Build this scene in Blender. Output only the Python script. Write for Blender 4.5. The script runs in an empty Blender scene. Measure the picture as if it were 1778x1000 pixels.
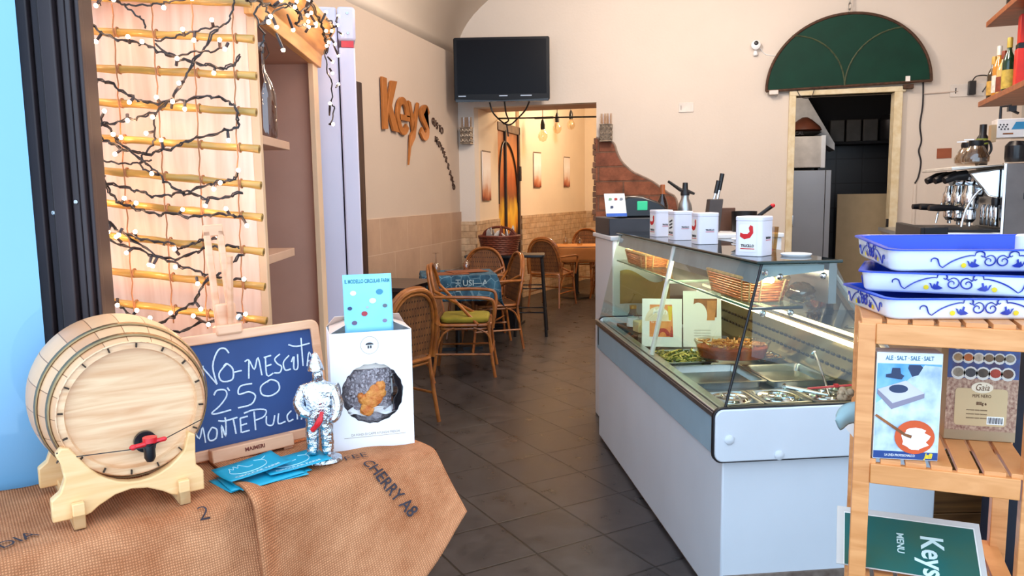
import bpy, bmesh, math, random
from mathutils import Matrix, Vector
from math import sin, cos, pi, radians as rad
random.seed(7)
S = bpy.context.scene
COL = S.collection
# ------------------------------------------------------------------ camera
F_PX = 1347.0
YAW, PITCH, ROLL = rad(15.5), rad(7.06), 0.0134
fwd = Vector((-sin(YAW)*cos(PITCH), cos(YAW)*cos(PITCH), -sin(PITCH)))
r0 = Vector((cos(YAW), sin(YAW), 0)); u0 = r0.cross(fwd)
rt = r0*cos(ROLL) - u0*sin(ROLL); up = u0*cos(ROLL) + r0*sin(ROLL)
cam_d = bpy.data.cameras.new('camera'); cam = bpy.data.objects.new('camera', cam_d); COL.objects.link(cam)
cam_d.sensor_width = 36.0; cam_d.lens = 36.0*F_PX/1778.0; cam_d.clip_start = 0.02
mw = Matrix.Identity(4)
for i in range(3):
    mw[i][0] = rt[i]; mw[i][1] = up[i]; mw[i][2] = -fwd[i]
mw[2][3] = 1.5
cam.matrix_world = mw
S.camera = cam
# ------------------------------------------------------------------ world, lights, exposure
w = bpy.data.worlds.new('sky'); S.world = w; w.use_nodes = True
nt = w.node_tree; bg = nt.nodes['Background']
bg.inputs[0].default_value = (0.62, 0.80, 1.0, 1); bg.inputs[1].default_value = 2.4
def lamp(name, kind, loc, energy, color, size=0.3, aim=None, size_y=None):
    d = bpy.data.lights.new(name, kind); d.energy = energy; d.color = color
    if kind == 'AREA':
        d.size = size
        if size_y: d.shape = 'RECTANGLE'; d.size_y = size_y
    else: d.shadow_soft_size = size
    o = bpy.data.objects.new(name, d); COL.objects.link(o); o.location = loc
    if aim: o.rotation_euler = (Vector(aim)-Vector(loc)).to_track_quat('-Z', 'Y').to_euler()
    return o
WARM = (1.0, 0.74, 0.50)
# unseen point lamps added under the ceilings to light shop, alcove and kitchen
lamp('unseen_lamp_shop', 'POINT', (-0.6, 6.2, 3.55), 130, (1.0, 0.84, 0.70), 0.25)
lamp('unseen_lamp_counter', 'POINT', (0.9, 4.4, 3.5), 110, (1.0, 0.85, 0.72), 0.25)
lamp('unseen_lamp_alcove', 'POINT', (-1.5, 10.9, 2.85), 85, (1.0, 0.79, 0.56), 0.12)
lamp('unseen_lamp_kitchen', 'POINT', (0.75, 9.2, 2.5), 7, (1.0, 0.85, 0.7), 0.1)
S.view_settings.view_transform = 'Standard'
S.view_settings.look = 'None'
S.view_settings.gamma = 1.0
S.view_settings.use_curve_mapping = False
S.view_settings.exposure = 0.28
S.cycles.use_denoising = True
S.cycles.max_bounces = 7
S.cycles.sample_clamp_indirect = 4.0
# ------------------------------------------------------------------ materials
def hx(h):
    h = h.lstrip('#'); c = [int(h[i:i+2], 16)/255 for i in (0, 2, 4)]
    return tuple(x/12.92 if x <= 0.04045 else ((x+0.055)/1.055)**2.4 for x in c) + (1,)
MATS = {}
def newmat(name):
    m = bpy.data.materials.new(name); m.use_nodes = True
    return m, m.node_tree, m.node_tree.nodes['Principled BSDF']
def sock(b, *names):
    for n in names:
        if n in b.inputs: return b.inputs[n]
def mk(name, col, rough=0.5, metal=0.0, var=0.12, vs=9.0, bump=0.0, bs=120.0, coat=0.0, emit=0.0, col2=None, spec=None, sss=0.0):
    """principled surface with procedural colour variation and bump"""
    if name in MATS: return MATS[name]
    m, t, b = newmat(name); N = t.nodes; L = t.links
    c = hx(col)
    tc = N.new('ShaderNodeTexCoord')
    no = N.new('ShaderNodeTexNoise'); no.inputs['Scale'].default_value = vs; no.inputs['Detail'].default_value = 4
    L.new(tc.outputs['Object'], no.inputs['Vector'])
    rp = N.new('ShaderNodeValToRGB')
    c2 = hx(col2) if col2 else tuple(x*(1-var*2) for x in c[:3])+(1,)
    rp.color_ramp.elements[0].position = 0.3; rp.color_ramp.elements[1].position = 0.7
    rp.color_ramp.elements[0].color = c2; rp.color_ramp.elements[1].color = c
    L.new(no.outputs['Fac'], rp.inputs['Fac']); L.new(rp.outputs['Color'], b.inputs['Base Color'])
    b.inputs['Roughness'].default_value = rough; b.inputs['Metallic'].default_value = metal
    if coat: sock(b, 'Coat Weight').default_value = coat
    if spec is not None: sock(b, 'Specular IOR Level').default_value = spec
    if emit:
        L.new(rp.outputs['Color'], sock(b, 'Emission Color')); sock(b, 'Emission Strength').default_value = emit
    if bump:
        n2 = N.new('ShaderNodeTexNoise'); n2.inputs['Scale'].default_value = bs; n2.inputs['Detail'].default_value = 3
        L.new(tc.outputs['Object'], n2.inputs['Vector'])
        bp = N.new('ShaderNodeBump'); bp.inputs['Strength'].default_value = bump; bp.inputs['Distance'].default_value = 0.01
        L.new(n2.outputs['Fac'], bp.inputs['Height']); L.new(bp.outputs['Normal'], b.inputs['Normal'])
    MATS[name] = m; return m
def wood(name, c1, c2, scale=(3, 30, 30), rough=0.45, dist=3.0, coat=0.0):
    """long streaky grain; the small scale component runs along the grain"""
    if name in MATS: return MATS[name]
    m, t, b = newmat(name); N = t.nodes; L = t.links
    tc = N.new('ShaderNodeTexCoord'); mp = N.new('ShaderNodeMapping'); mp.inputs['Scale'].default_value = scale
    L.new(tc.outputs['Object'], mp.inputs['Vector'])
    no = N.new('ShaderNodeTexNoise'); no.inputs['Scale'].default_value = 1.0; no.inputs['Detail'].default_value = 5; no.inputs['Distortion'].default_value = dist*0.3
    L.new(mp.outputs['Vector'], no.inputs['Vector'])
    rp = N.new('ShaderNodeValToRGB'); rp.color_ramp.elements[0].position = 0.32; rp.color_ramp.elements[1].position = 0.66
    rp.color_ramp.elements[0].color = hx(c2); rp.color_ramp.elements[1].color = hx(c1)
    L.new(no.outputs['Fac'], rp.inputs['Fac']); L.new(rp.outputs['Color'], b.inputs['Base Color'])
    b.inputs['Roughness'].default_value = rough
    if coat: sock(b, 'Coat Weight').default_value = coat
    bp = N.new('ShaderNodeBump'); bp.inputs['Strength'].default_value = 0.08; bp.inputs['Distance'].default_value = 0.005
    L.new(no.outputs['Fac'], bp.inputs['Height']); L.new(bp.outputs['Normal'], b.inputs['Normal'])
    MATS[name] = m; return m
def pane(name, tint, gloss=0.06, rough=0.0, edge=1.45):
    """clear sheet or hollow glass: tinted transparency with a fresnel reflection"""
    if name in MATS: return MATS[name]
    m = bpy.data.materials.new(name); m.use_nodes = True; t = m.node_tree; N = t.nodes; L = t.links
    N.remove(N['Principled BSDF']); out = N['Material Output']
    tr = N.new('ShaderNodeBsdfTransparent'); tr.inputs[0].default_value = hx(tint)
    gl = N.new('ShaderNodeBsdfGlossy'); gl.inputs['Roughness'].default_value = rough
    fr = N.new('ShaderNodeFresnel'); fr.inputs['IOR'].default_value = edge
    ad = N.new('ShaderNodeMath'); ad.operation = 'ADD'; ad.inputs[1].default_value = gloss; ad.use_clamp = True
    no = N.new('ShaderNodeTexNoise'); no.inputs['Scale'].default_value = 4
    mx = N.new('ShaderNodeMixShader')
    ge = N.new('ShaderNodeNewGeometry'); fb = N.new('ShaderNodeMath'); fb.operation = 'SUBTRACT'; fb.inputs[0].default_value = 1.0
    L.new(ge.outputs['Backfacing'], fb.inputs[1]); mm = N.new('ShaderNodeMath'); mm.operation = 'MULTIPLY'
    L.new(fr.outputs[0], ad.inputs[0]); L.new(ad.outputs[0], mm.inputs[0]); L.new(fb.outputs[0], mm.inputs[1]); L.new(mm.outputs[0], mx.inputs[0]); L.new(tr.outputs[0], mx.inputs[1]); L.new(gl.outputs[0], mx.inputs[2]); L.new(mx.outputs[0], out.inputs[0])
    MATS[name] = m; return m
def brickmat(name, c1, c2, mortar, bw, rh, ms, rot=(0, 0, 0), loc=(0, 0, 0), offset=0.5, rough=0.6, bump=0.3, nscale=6, namt=0.5, nrough=0.0, coord='Object', nb=0.5):
    if name in MATS: return MATS[name]
    m, t, b = newmat(name); N = t.nodes; L = t.links
    tc = N.new('ShaderNodeTexCoord'); mp = N.new('ShaderNodeMapping'); mp.inputs['Rotation'].default_value = rot; mp.inputs['Location'].default_value = loc
    L.new(tc.outputs[coord], mp.inputs['Vector'])
    br = N.new('ShaderNodeTexBrick'); br.offset = offset; br.inputs['Scale'].default_value = 1.0
    br.inputs['Brick Width'].default_value = bw; br.inputs['Row Height'].default_value = rh; br.inputs['Mortar Size'].default_value = ms
    br.inputs['Color1'].default_value = hx(c1); br.inputs['Color2'].default_value = hx(c2); br.inputs['Mortar'].default_value = hx(mortar)
    br.inputs['Mortar Smooth'].default_value = 0.3
    L.new(mp.outputs['Vector'], br.inputs['Vector'])
    no = N.new('ShaderNodeTexNoise'); no.inputs['Scale'].default_value = nscale; no.inputs['Detail'].default_value = 7; no.inputs['Roughness'].default_value = 0.65
    L.new(tc.outputs['Object'], no.inputs['Vector'])
    rp = N.new('ShaderNodeValToRGB'); rp.color_ramp.elements[0].position = 0.3; rp.color_ramp.elements[1].position = 0.72
    rp.color_ramp.elements[0].color = (1-namt, 1-namt, 1-namt, 1); rp.color_ramp.elements[1].color = (1+namt*0.3, 1+namt*0.3, 1+namt*0.3, 1)
    L.new(no.outputs['Fac'], rp.inputs['Fac'])
    mx = N.new('ShaderNodeMixRGB'); mx.blend_type = 'MULTIPLY'; mx.inputs[0].default_value = 1.0
    L.new(br.outputs['Color'], mx.inputs[1]); L.new(rp.outputs['Color'], mx.inputs[2]); L.new(mx.outputs[0], b.inputs['Base Color'])
    b.inputs['Roughness'].default_value = rough
    if nrough:
        mr = N.new('ShaderNodeMapRange'); mr.inputs['To Min'].default_value = rough-nrough; mr.inputs['To Max'].default_value = rough+nrough
        L.new(no.outputs['Fac'], mr.inputs['Value']); L.new(mr.outputs[0], b.inputs['Roughness'])
    ma = N.new('ShaderNodeMath'); ma.operation = 'MULTIPLY_ADD'; ma.inputs[1].default_value = -1.0
    L.new(br.outputs['Fac'], ma.inputs[0]); 
    m3 = N.new('ShaderNodeMath'); m3.operation = 'MULTIPLY'; m3.inputs[1].default_value = nb
    L.new(no.outputs['Fac'], m3.inputs[0]); L.new(m3.outputs[0], ma.inputs[2])
    bp = N.new('ShaderNodeBump'); bp.inputs['Strength'].default_value = bump; bp.inputs['Distance'].default_value = 0.006
    L.new(ma.outputs[0], bp.inputs['Height']); L.new(bp.outputs['Normal'], b.inputs['Normal'])
    MATS[name] = m; return m
def emitter(name, col, strength):
    if name in MATS: return MATS[name]
    m, t, b = newmat(name)
    b.inputs['Base Color'].default_value = hx(col); sock(b, 'Emission Color').default_value = hx(col); sock(b, 'Emission Strength').default_value = strength
    no = t.nodes.new('ShaderNodeTexNoise'); no.inputs['Scale'].default_value = 40
    MATS[name] = m; return m
# ------------------------------------------------------------------ mesh builder
class MB:
    def __init__(s): s.bm = bmesh.new(); s.T = Matrix.Identity(4); s.m = 0
    def _v(s, co): return s.bm.verts.new(s.T @ Vector(co))
    def _f(s, vs):
        try:
            f = s.bm.faces.new(vs); f.material_index = s.m; return f
        except ValueError: return None
    def box(s, c, d, rz=0, rx=0, ry=0, taper=1.0):
        M = Matrix.Translation(c) @ Matrix.Rotation(rz, 4, 'Z') @ Matrix.Rotation(ry, 4, 'Y') @ Matrix.Rotation(rx, 4, 'X')
        hxx, hy, hz = d[0]/2, d[1]/2, d[2]/2
        v = [s._v(M @ Vector((x*hxx*(taper if z < 0 else 1), y*hy*(taper if z < 0 else 1), z*hz))) for z in (-1, 1) for y in (-1, 1) for x in (-1, 1)]
        for q in ((0, 2, 3, 1), (4, 5, 7, 6), (0, 1, 5, 4), (2, 6, 7, 3), (0, 4, 6, 2), (1, 3, 7, 5)): s._f([v[i] for i in q])
        return s
    def bx(s, x0, x1, y0, y1, z0, z1): return s.box(((x0+x1)/2, (y0+y1)/2, (z0+z1)/2), (abs(x1-x0), abs(y1-y0), abs(z1-z0)))
    def tube(s, pts, r, n=8, closed=False, cap=True):
        pts = [Vector(p) for p in pts]; k = len(pts); rs = r if isinstance(r, (list, tuple)) else [r]*k
        rings = []; prev = None
        for i, p in enumerate(pts):
            if closed: t = pts[(i+1) % k]-pts[i-1]
            else: t = pts[min(i+1, k-1)]-pts[max(i-1, 0)]
            if t.length < 1e-9: t = Vector((0, 0, 1))
            t.normalize()
            if prev is None:
                a = Vector((0, 0, 1)) if abs(t.z) < 0.9 else Vector((1, 0, 0))
                x = a.cross(t).normalized()
            else:
                x = prev-t*prev.dot(t)
                x = x.normalized() if x.length > 1e-6 else Vector((1, 0, 0)).cross(t).normalized()
            prev = x; y = t.cross(x)
            rings.append([s._v(p+(x*cos(2*pi*j/n)+y*sin(2*pi*j/n))*rs[i]) for j in range(n)])
        m = k if closed else k-1
        for i in range(m):
            a, b = rings[i], rings[(i+1) % k]
            for j in range(n): s._f([a[j], a[(j+1) % n], b[(j+1) % n], b[j]])
        if cap and not closed:
            s._f(rings[0][::-1]); s._f(rings[-1])
        return s
    def cyl(s, p0, p1, r0, r1=None, n=20): return s.tube([p0, p1], [r0, r0 if r1 is None else r1], n)
    def lathe(s, prof, n=24, c=(0, 0, 0), sx=1.0, sy=1.0, cap=True):
        """prof: (radius, z) from bottom to top"""
        rings = []
        for r, z in prof:
            rings.append([s._v((c[0]+r*sx*cos(2*pi*j/n), c[1]+r*sy*sin(2*pi*j/n), c[2]+z)) for j in range(n)])
        for a, b in zip(rings, rings[1:]):
            for j in range(n): s._f([a[j], a[(j+1) % n], b[(j+1) % n], b[j]])
        if cap:
            if prof[0][0] > 1e-4: s._f(rings[0][::-1])
            if prof[-1][0] > 1e-4: s._f(rings[-1])
        return s
    def prism(s, poly, h, M=None):
        """poly in local xy, extruded from z=0 to z=h, placed by M"""
        M = M or Matrix.Identity(4)
        a = [s._v(M @ Vector((x, y, 0))) for x, y in poly]; b = [s._v(M @ Vector((x, y, h))) for x, y in poly]
        s._f(a[::-1]); s._f(b); k = len(poly)
        for i in range(k): s._f([a[i], a[(i+1) % k], b[(i+1) % k], b[i]])
        return s
    def ell(s, c, d, n=14, m=10, M=None):
        R = M or Matrix.Identity(4)
        rows = []
        for i in range(m+1):
            th = pi*i/m
            rows.append([s._v(Vector(c)+R @ Vector((d[0]*sin(th)*cos(2*pi*j/n), d[1]*sin(th)*sin(2*pi*j/n), d[2]*cos(th)))) for j in range(n)] if 0 < i < m else [s._v(Vector(c)+R @ Vector((0, 0, d[2]*cos(th))))])
        for i in range(m):
            a, b = rows[i], rows[i+1]
            for j in range(n):
                if len(a) == 1: s._f([a[0], b[j], b[(j+1) % n]])
                elif len(b) == 1: s._f([a[j], b[0], a[(j+1) % n]])
                else: s._f([a[j], b[j], b[(j+1) % n], a[(j+1) % n]])
        return s
    def grid(s, fn, nu, nv, uv=True):
        uvl = s.bm.loops.layers.uv.verify() if uv else None
        V = [[s._v(fn(i/nu, j/nv)) for j in range(nv+1)] for i in range(nu+1)]
        for i in range(nu):
            for j in range(nv):
                f = s._f([V[i][j], V[i+1][j], V[i+1][j+1], V[i][j+1]])
                if f and uvl:
                    for lp, (a, b) in zip(f.loops, ((i, j), (i+1, j), (i+1, j+1), (i, j+1))): lp[uvl].uv = (a/nu, b/nv)
        return s
    def build(s, name, mat, parent=None, bevel=0.0, smooth=35, solid=0.0, sub=0, seg=2):
        me = bpy.data.meshes.new(name)
        bmesh.ops.recalc_face_normals(s.bm, faces=s.bm.faces)
        s.bm.to_mesh(me); s.bm.free()
        for m in (mat if isinstance(mat, (list, tuple)) else [mat]): me.materials.append(m)
        o = bpy.data.objects.new(name, me); COL.objects.link(o)
        if parent is not None: o.parent = parent
        if smooth:
            for p in me.polygons: p.use_smooth = True
            me.set_sharp_from_angle(angle=rad(smooth))
        if solid:
            md = o.modifiers.new('solid', 'SOLIDIFY'); md.thickness = solid; md.offset = 0
        if bevel:
            md = o.modifiers.new('bevel', 'BEVEL'); md.width = bevel; md.segments = seg; md.limit_method = 'ANGLE'; md.angle_limit = rad(40)
        if sub:
            md = o.modifiers.new('sub', 'SUBSURF'); md.levels = sub; md.render_levels = sub
        return o
def tag(o, label, cat, group=None, kind=None):
    o['label'] = label; o['category'] = cat
    if group: o['group'] = group
    if kind: o['kind'] = kind
    return o
def thing(name, label, cat, loc=(0, 0, 0), rz=0, group=None):
    o = bpy.data.objects.new(name, None); COL.objects.link(o); o.empty_display_size = 0.05
    o.location = loc; o.rotation_euler = (0, 0, rz)
    return tag(o, label, cat, group)
def struct(o, label=None):
    o['kind'] = 'structure'
    if label: o['label'] = label
    return o
def dup(root, loc=None, rz=None, label=None, group=None):
    def cp(o, par):
        c = o.copy(); COL.objects.link(c)
        if par is not None: c.parent = par
        for ch in o.children: cp(ch, c)
        return c
    r = cp(root, None)
    if loc is not None: r.location = loc
    if rz is not None: r.rotation_euler = (0, 0, rz)
    if label: r['label'] = label
    if group: r['group'] = group
    return r
def frame(o, xd, yd):
    """matrix whose x, y columns are the given directions"""
    x = Vector(xd).normalized(); z = x.cross(Vector(yd)).normalized(); y = z.cross(x)
    M = Matrix.Identity(4)
    for i in range(3): M[i][0] = x[i]; M[i][1] = y[i]; M[i][2] = z[i]; M[i][3] = o[i]
    return M
def text(name, body, mat, parent, M, size, ext=0.0004, sx=1.0, bold=0.0, shear=0.0, align='CENTER', spacing=1.0, fn=None, res=3):
    cu = bpy.data.curves.new(name, 'FONT'); cu.body = body; cu.size = size; cu.align_x = align; cu.align_y = 'CENTER'
    cu.extrude = 0 if fn else ext; cu.offset = bold; cu.shear = shear; cu.resolution_u = res; cu.space_character = spacing
    o = bpy.data.objects.new(name+'_src', cu); COL.objects.link(o)
    bpy.context.view_layer.update()
    me = bpy.data.meshes.new_from_object(o.evaluated_get(bpy.context.evaluated_depsgraph_get()))
    bpy.data.objects.remove(o); me.name = name
    for v in me.vertices:
        v.co.x *= sx
        v.co = fn(v.co.x, v.co.y) if fn else (M @ v.co)
    me.materials.clear(); me.materials.append(mat)
    r = bpy.data.objects.new(name, me); COL.objects.link(r)
    if parent is not None: r.parent = parent
    return r
def smoothpts(pts, k=4):
    """Catmull-Rom resampling"""
    P = [Vector(p) for p in pts]
    if len(P) < 3: return P
    out = []
    for i in range(len(P)-1):
        p0, p1, p2, p3 = P[max(i-1, 0)], P[i], P[i+1], P[min(i+2, len(P)-1)]
        for j in range(k):
            t = j/k
            out.append(0.5*((2*p1)+(p2-p0)*t+(2*p0-5*p1+4*p2-p3)*t*t+(3*p1-p0-3*p2+p3)*t*t*t))
    out.append(P[-1]); return out
POLES= [(-0.211,1.936,0.258,1.906),(-0.216,1.842,0.26,1.812),(-0.215,1.756,0.255,1.718),(-0.218,1.663,0.258,1.622),(-0.215,1.578,0.257,1.526),(-0.211,1.492,0.256,1.44),(-0.205,1.404,0.255,1.347),(-0.205,1.307,0.253,1.252),(-0.207,1.224,0.253,1.158),(-0.219,2.023,0.256,1.997)]
CABLES= [[(-0.215,2.007),(-0.203,1.981),(-0.18,1.96),(-0.144,1.936),(-0.116,1.917),(-0.079,1.903),(-0.04,1.897),(-0.007,1.887),(0.026,1.871),(0.063,1.856),(0.102,1.846),(0.145,1.836),(0.183,1.829),(0.213,1.838),(0.228,1.856)],[(-0.203,2.03),(-0.095,2.005),(-0.062,1.993),(-0.014,1.99),(0.034,1.992),(0.058,1.999),(0.121,2.005),(0.218,2.015)],[(-0.062,1.991),(-0.035,1.967),(-0.017,1.953),(-0.009,1.93)],[(0.008,1.901),(0.052,1.908),(0.096,1.917),(0.141,1.93),(0.179,1.934),(0.204,1.946),(0.216,1.983),(0.222,2.01)],[(0.013,1.892),(0.035,1.873),(0.069,1.863),(0.113,1.872),(0.156,1.871),(0.191,1.885)],[(-0.204,1.85),(-0.181,1.833),(-0.144,1.807),(-0.106,1.79),(-0.069,1.765),(-0.041,1.751),(-0.003,1.742),(0.046,1.747),(0.095,1.751),(0.145,1.758),(0.183,1.748),(0.207,1.733),(0.215,1.704),(0.209,1.68),(0.178,1.669),(0.124,1.655),(0.079,1.646),(0.048,1.629),(0.009,1.62),(-0.031,1.613),(-0.075,1.621),(-0.118,1.639),(-0.146,1.654),(-0.17,1.661),(-0.209,1.671)],[(-0.201,1.767),(-0.179,1.738),(-0.152,1.709),(-0.125,1.675),(-0.094,1.636),(-0.047,1.601),(-0.029,1.579),(-0.005,1.562),(0.018,1.537),(0.055,1.51),(0.095,1.502),(0.129,1.492),(0.178,1.498),(0.214,1.508)],[(-0.198,1.681),(-0.153,1.687),(-0.114,1.694),(-0.069,1.701),(-0.029,1.71),(0.006,1.724),(0.042,1.752),(0.073,1.787),(0.101,1.839),(0.138,1.881),(0.174,1.927)],[(-0.005,1.707),(-0.008,1.659),(-0.015,1.635),(-0.042,1.606),(-0.049,1.577),(-0.02,1.562)],[(-0.2,1.594),(-0.16,1.598),(-0.131,1.593),(-0.092,1.587),(-0.053,1.589),(-0.018,1.596)],[(-0.2,1.589),(-0.162,1.574),(-0.146,1.534),(-0.128,1.5),(-0.1,1.48),(-0.061,1.467),(-0.018,1.454),(0.027,1.455),(0.076,1.445),(0.121,1.45),(0.171,1.45),(0.205,1.444)],[(-0.212,2.011),(-0.206,1.97),(-0.217,1.895),(-0.211,1.853),(-0.22,1.801),(-0.206,1.758),(-0.215,1.681),(-0.208,1.618),(-0.216,1.555),(-0.209,1.481),(-0.21,1.412)],[(-0.208,1.552),(-0.175,1.537),(-0.136,1.537),(-0.087,1.521),(-0.053,1.514),(-0.019,1.501),(0.015,1.503),(0.055,1.51),(0.09,1.517),(0.131,1.531),(0.166,1.538),(0.201,1.545)],[(-0.205,1.538),(-0.183,1.503),(-0.166,1.468),(-0.134,1.423),(-0.101,1.403),(-0.057,1.388),(-0.008,1.377),(0.017,1.377),(0.041,1.361),(0.077,1.376),(0.117,1.383),(0.158,1.395)],[(-0.2,1.474),(-0.166,1.458),(-0.134,1.423),(-0.106,1.403),(-0.068,1.373),(-0.02,1.342),(0.028,1.321),(0.077,1.301),(0.111,1.29),(0.161,1.279),(0.206,1.274)],[(-0.21,1.41),(-0.166,1.394),(-0.118,1.376),(-0.069,1.358),(-0.011,1.337),(0.039,1.336),(0.08,1.351),(0.116,1.363),(0.166,1.367),(0.196,1.362)],[(-0.205,1.474),(-0.216,1.4),(-0.211,1.34),(-0.201,1.274),(-0.173,1.243),(-0.145,1.218),(-0.121,1.197),(-0.078,1.171),(-0.039,1.15),(-0.004,1.139),(0.026,1.136),(0.078,1.158),(0.124,1.166),(0.155,1.173),(0.161,1.198)],[(-0.201,1.274),(-0.201,1.203),(-0.162,1.187),(-0.113,1.164),(-0.079,1.153),(-0.038,1.155),(0.003,1.175),(0.04,1.2),(0.077,1.225),(0.094,1.26),(0.126,1.285),(0.157,1.302),(0.183,1.324),(0.205,1.344)]]
BULBS= [(-0.126,2.008),(-0.128,1.987),(-0.079,2.0),(0.059,2.006),(0.045,1.98),(0.121,2.0),(-0.15,1.953),(0.166,1.948),(0.092,1.924),(-0.138,1.899),(-0.052,1.909),(-0.014,1.895),(-0.201,1.886),(0.117,1.898),(0.185,1.897),(0.193,1.876),(-0.21,1.836),(-0.165,1.854),(0.068,1.854),(0.163,1.815),(0.074,1.79),(-0.153,1.781),(-0.061,1.744),(0.013,1.755),(0.049,1.745),(0.082,1.725),(-0.217,1.779),(-0.202,1.777),(-0.185,1.724),(-0.124,1.722),(-0.214,1.7),(-0.069,1.698),(-0.0,1.705),(-0.178,1.659),(-0.176,1.646),(-0.217,1.652),(-0.092,1.655),(-0.109,1.663),(-0.02,1.664),(0.013,1.647),(-0.108,1.612),(-0.185,1.598),(0.189,1.644),(0.212,1.566),(-0.013,1.56),(-0.155,1.542),(0.145,1.518),(-0.167,1.51),(-0.159,1.517),(-0.218,1.528),(-0.089,1.497),(-0.065,1.484),(-0.15,1.482),(-0.167,1.468),(0.057,1.465),(0.174,1.466),(0.229,1.421),(-0.145,1.409),(-0.121,1.396),(-0.111,1.401),(-0.073,1.408),(-0.097,1.353),(-0.2,1.382),(-0.177,1.357),(0.031,1.361),(0.15,1.395),(-0.042,1.32),(-0.03,1.317),(0.033,1.314),(-0.184,1.322),(-0.19,1.289),(-0.15,1.253),(-0.186,1.243),(0.087,1.268),(0.213,1.279),(-0.135,1.212),(-0.081,1.198),(-0.044,1.178),(0.007,1.189),(0.091,1.199),(0.072,1.182),(0.208,1.183),(0.156,1.157),(0.111,1.158),(0.118,1.474),(0.163,1.534)]
CCABLES= [[(-0.329,1.951),(-0.271,1.964),(-0.216,1.971),(-0.115,1.99),(-0.027,2.009),(0.088,2.038),(0.157,2.05),(0.2,2.045),(0.205,2.024),(0.193,2.006),(0.32,2.027)],[(0.392,2.129),(0.389,2.115),(0.483,2.101),(0.527,2.09),(0.547,2.075),(0.616,2.059),(0.625,2.04),(0.628,2.025),(0.641,1.996)],[(0.389,2.115),(0.363,2.088),(0.276,2.05),(0.224,2.024)],[(0.629,2.059),(0.781,2.09)],[(0.681,2.123),(0.762,2.13),(0.801,2.117),(0.752,2.083),(0.625,2.04)],[(-0.216,1.969),(-0.251,1.944),(-0.239,1.911),(-0.205,1.895),(-0.209,1.872),(-0.219,1.852)],[(-0.189,1.977),(-0.159,1.968),(-0.163,1.947),(-0.206,1.921)],[(0.086,2.031),(-0.044,1.996),(-0.12,1.962),(-0.206,1.921)],[(0.157,2.05),(0.228,2.044),(0.376,2.105)],[(0.64,2.009),(0.64,1.944),(0.705,1.892),(0.725,1.839),(0.751,1.81),(0.628,1.749)]]
CBULBS= [(0.16,2.063),(0.103,2.034),(-0.084,2.009),(0.326,2.106),(-0.179,1.947),(-0.224,1.924),(-0.097,1.938),(0.276,2.049),(0.302,2.062),(0.312,2.038),(0.397,2.051),(0.367,2.036),(0.314,2.022),(0.069,1.964),(0.554,2.12),(0.872,2.177),(0.819,2.132),(0.543,2.056),(0.72,2.091),(0.911,2.116),(0.585,2.026),(0.608,2.018),(0.745,2.049),(0.771,2.012),(0.713,1.98),(0.666,1.933),(-0.087,1.881),(0.817,1.915),(0.593,1.818),(0.604,1.747)]
ROPES=[[(-0.197,1.982),(-0.21,1.184)],[(-0.101,1.998),(-0.103,1.182)],[(0.001,1.997),(0.002,1.157)],[(0.106,1.996),(0.094,1.14)],[(0.21,1.991),(0.193,1.154)]]
# ------------------------------------------------------------------ shared materials
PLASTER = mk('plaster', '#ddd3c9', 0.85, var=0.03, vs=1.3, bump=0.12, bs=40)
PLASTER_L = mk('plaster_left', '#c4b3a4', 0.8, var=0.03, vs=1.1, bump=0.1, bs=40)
PLASTER_A = mk('plaster_alcove', '#efdcc2', 0.85, var=0.04, vs=1.5, bump=0.1, bs=30)
WHITE = mk('white_enamel', '#eef0f4', 0.3, var=0.02, vs=2)
STEEL = mk('brushed_steel', '#b9bdc0', 0.28, 0.95, var=0.06, vs=30)
CHROME = mk('chrome', '#dfe3e8', 0.1, 1.0, var=0.03)
BLACK = mk('black_plastic', '#15151a', 0.35, var=0.1)
DARKMETAL = mk('dark_metal', '#1d1c20', 0.45, 0.4, var=0.15)
CLEAR = pane('clear_glass', '#f4faf7', 0.03)
GREENISH = pane('green_edge_glass', '#e3f4ec', 0.05)
PAPER = mk('white_paper', '#f4f2ee', 0.7, var=0.02)
RED = mk('red_plastic', '#d8202a', 0.3, var=0.05)
INK = mk('black_ink', '#26242a', 0.7, var=0.05)
# ------------------------------------------------------------------ floor, walls, vault
FLOOR = brickmat('slate_floor_tile', '#443f3f', '#383537', '#100e0e', 0.345, 0.345, 0.0055, rot=(0, 0, rad(-45)), loc=(-0.214, -0.22, 0), offset=0.0, rough=0.31, bump=0.45, nscale=7, namt=0.6, nrough=0.14, nb=0.12)
b = MB(); b.bx(-3.3, 3.2, -0.6, 13.5, -0.12, 0.0); struct(b.build('floor', FLOOR, smooth=0), 'dark slate floor of diagonal square tiles')
XR = 2.62
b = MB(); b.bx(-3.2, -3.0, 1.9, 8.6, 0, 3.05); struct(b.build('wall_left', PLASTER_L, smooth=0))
b = MB(); b.bx(XR, XR+0.15, 1.2, 8.6, 0, 3.05); struct(b.build('wall_right', PLASTER, smooth=0))
OPX0, OPX1, OPZ = -2.81, -1.40, 2.46
DX0, DX1, DZ = 0.62, 1.62, 2.43
b = MB()
for x0, x1, z0, z1 in ((-3.2, OPX0, 0, 4.5), (OPX0, OPX1, OPZ, 4.5), (OPX1, DX0, 0, 4.5), (DX0, DX1, DZ, 4.5), (DX1, XR+0.15, 0, 4.5)): b.bx(x0, x1, 8.6, 8.76, z0, z1)
struct(b.build('wall_back', PLASTER, smooth=0), 'white plaster back wall')
# vault: half ellipse along the room
b = MB(); cx, hw = (-3.0+XR)/2, (XR+3.0)/2+0.03
def vault(u, v):
    a = pi*(1-u); return (cx+hw*cos(a), 1.9+6.7*v, 3.05+1.18*sin(a))
b.grid(vault, 40, 2, uv=False); struct(b.build('ceiling', mk('white_vault', '#e9ddd0', 0.85, var=0.03, vs=1.2), solid=0.06))
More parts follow.
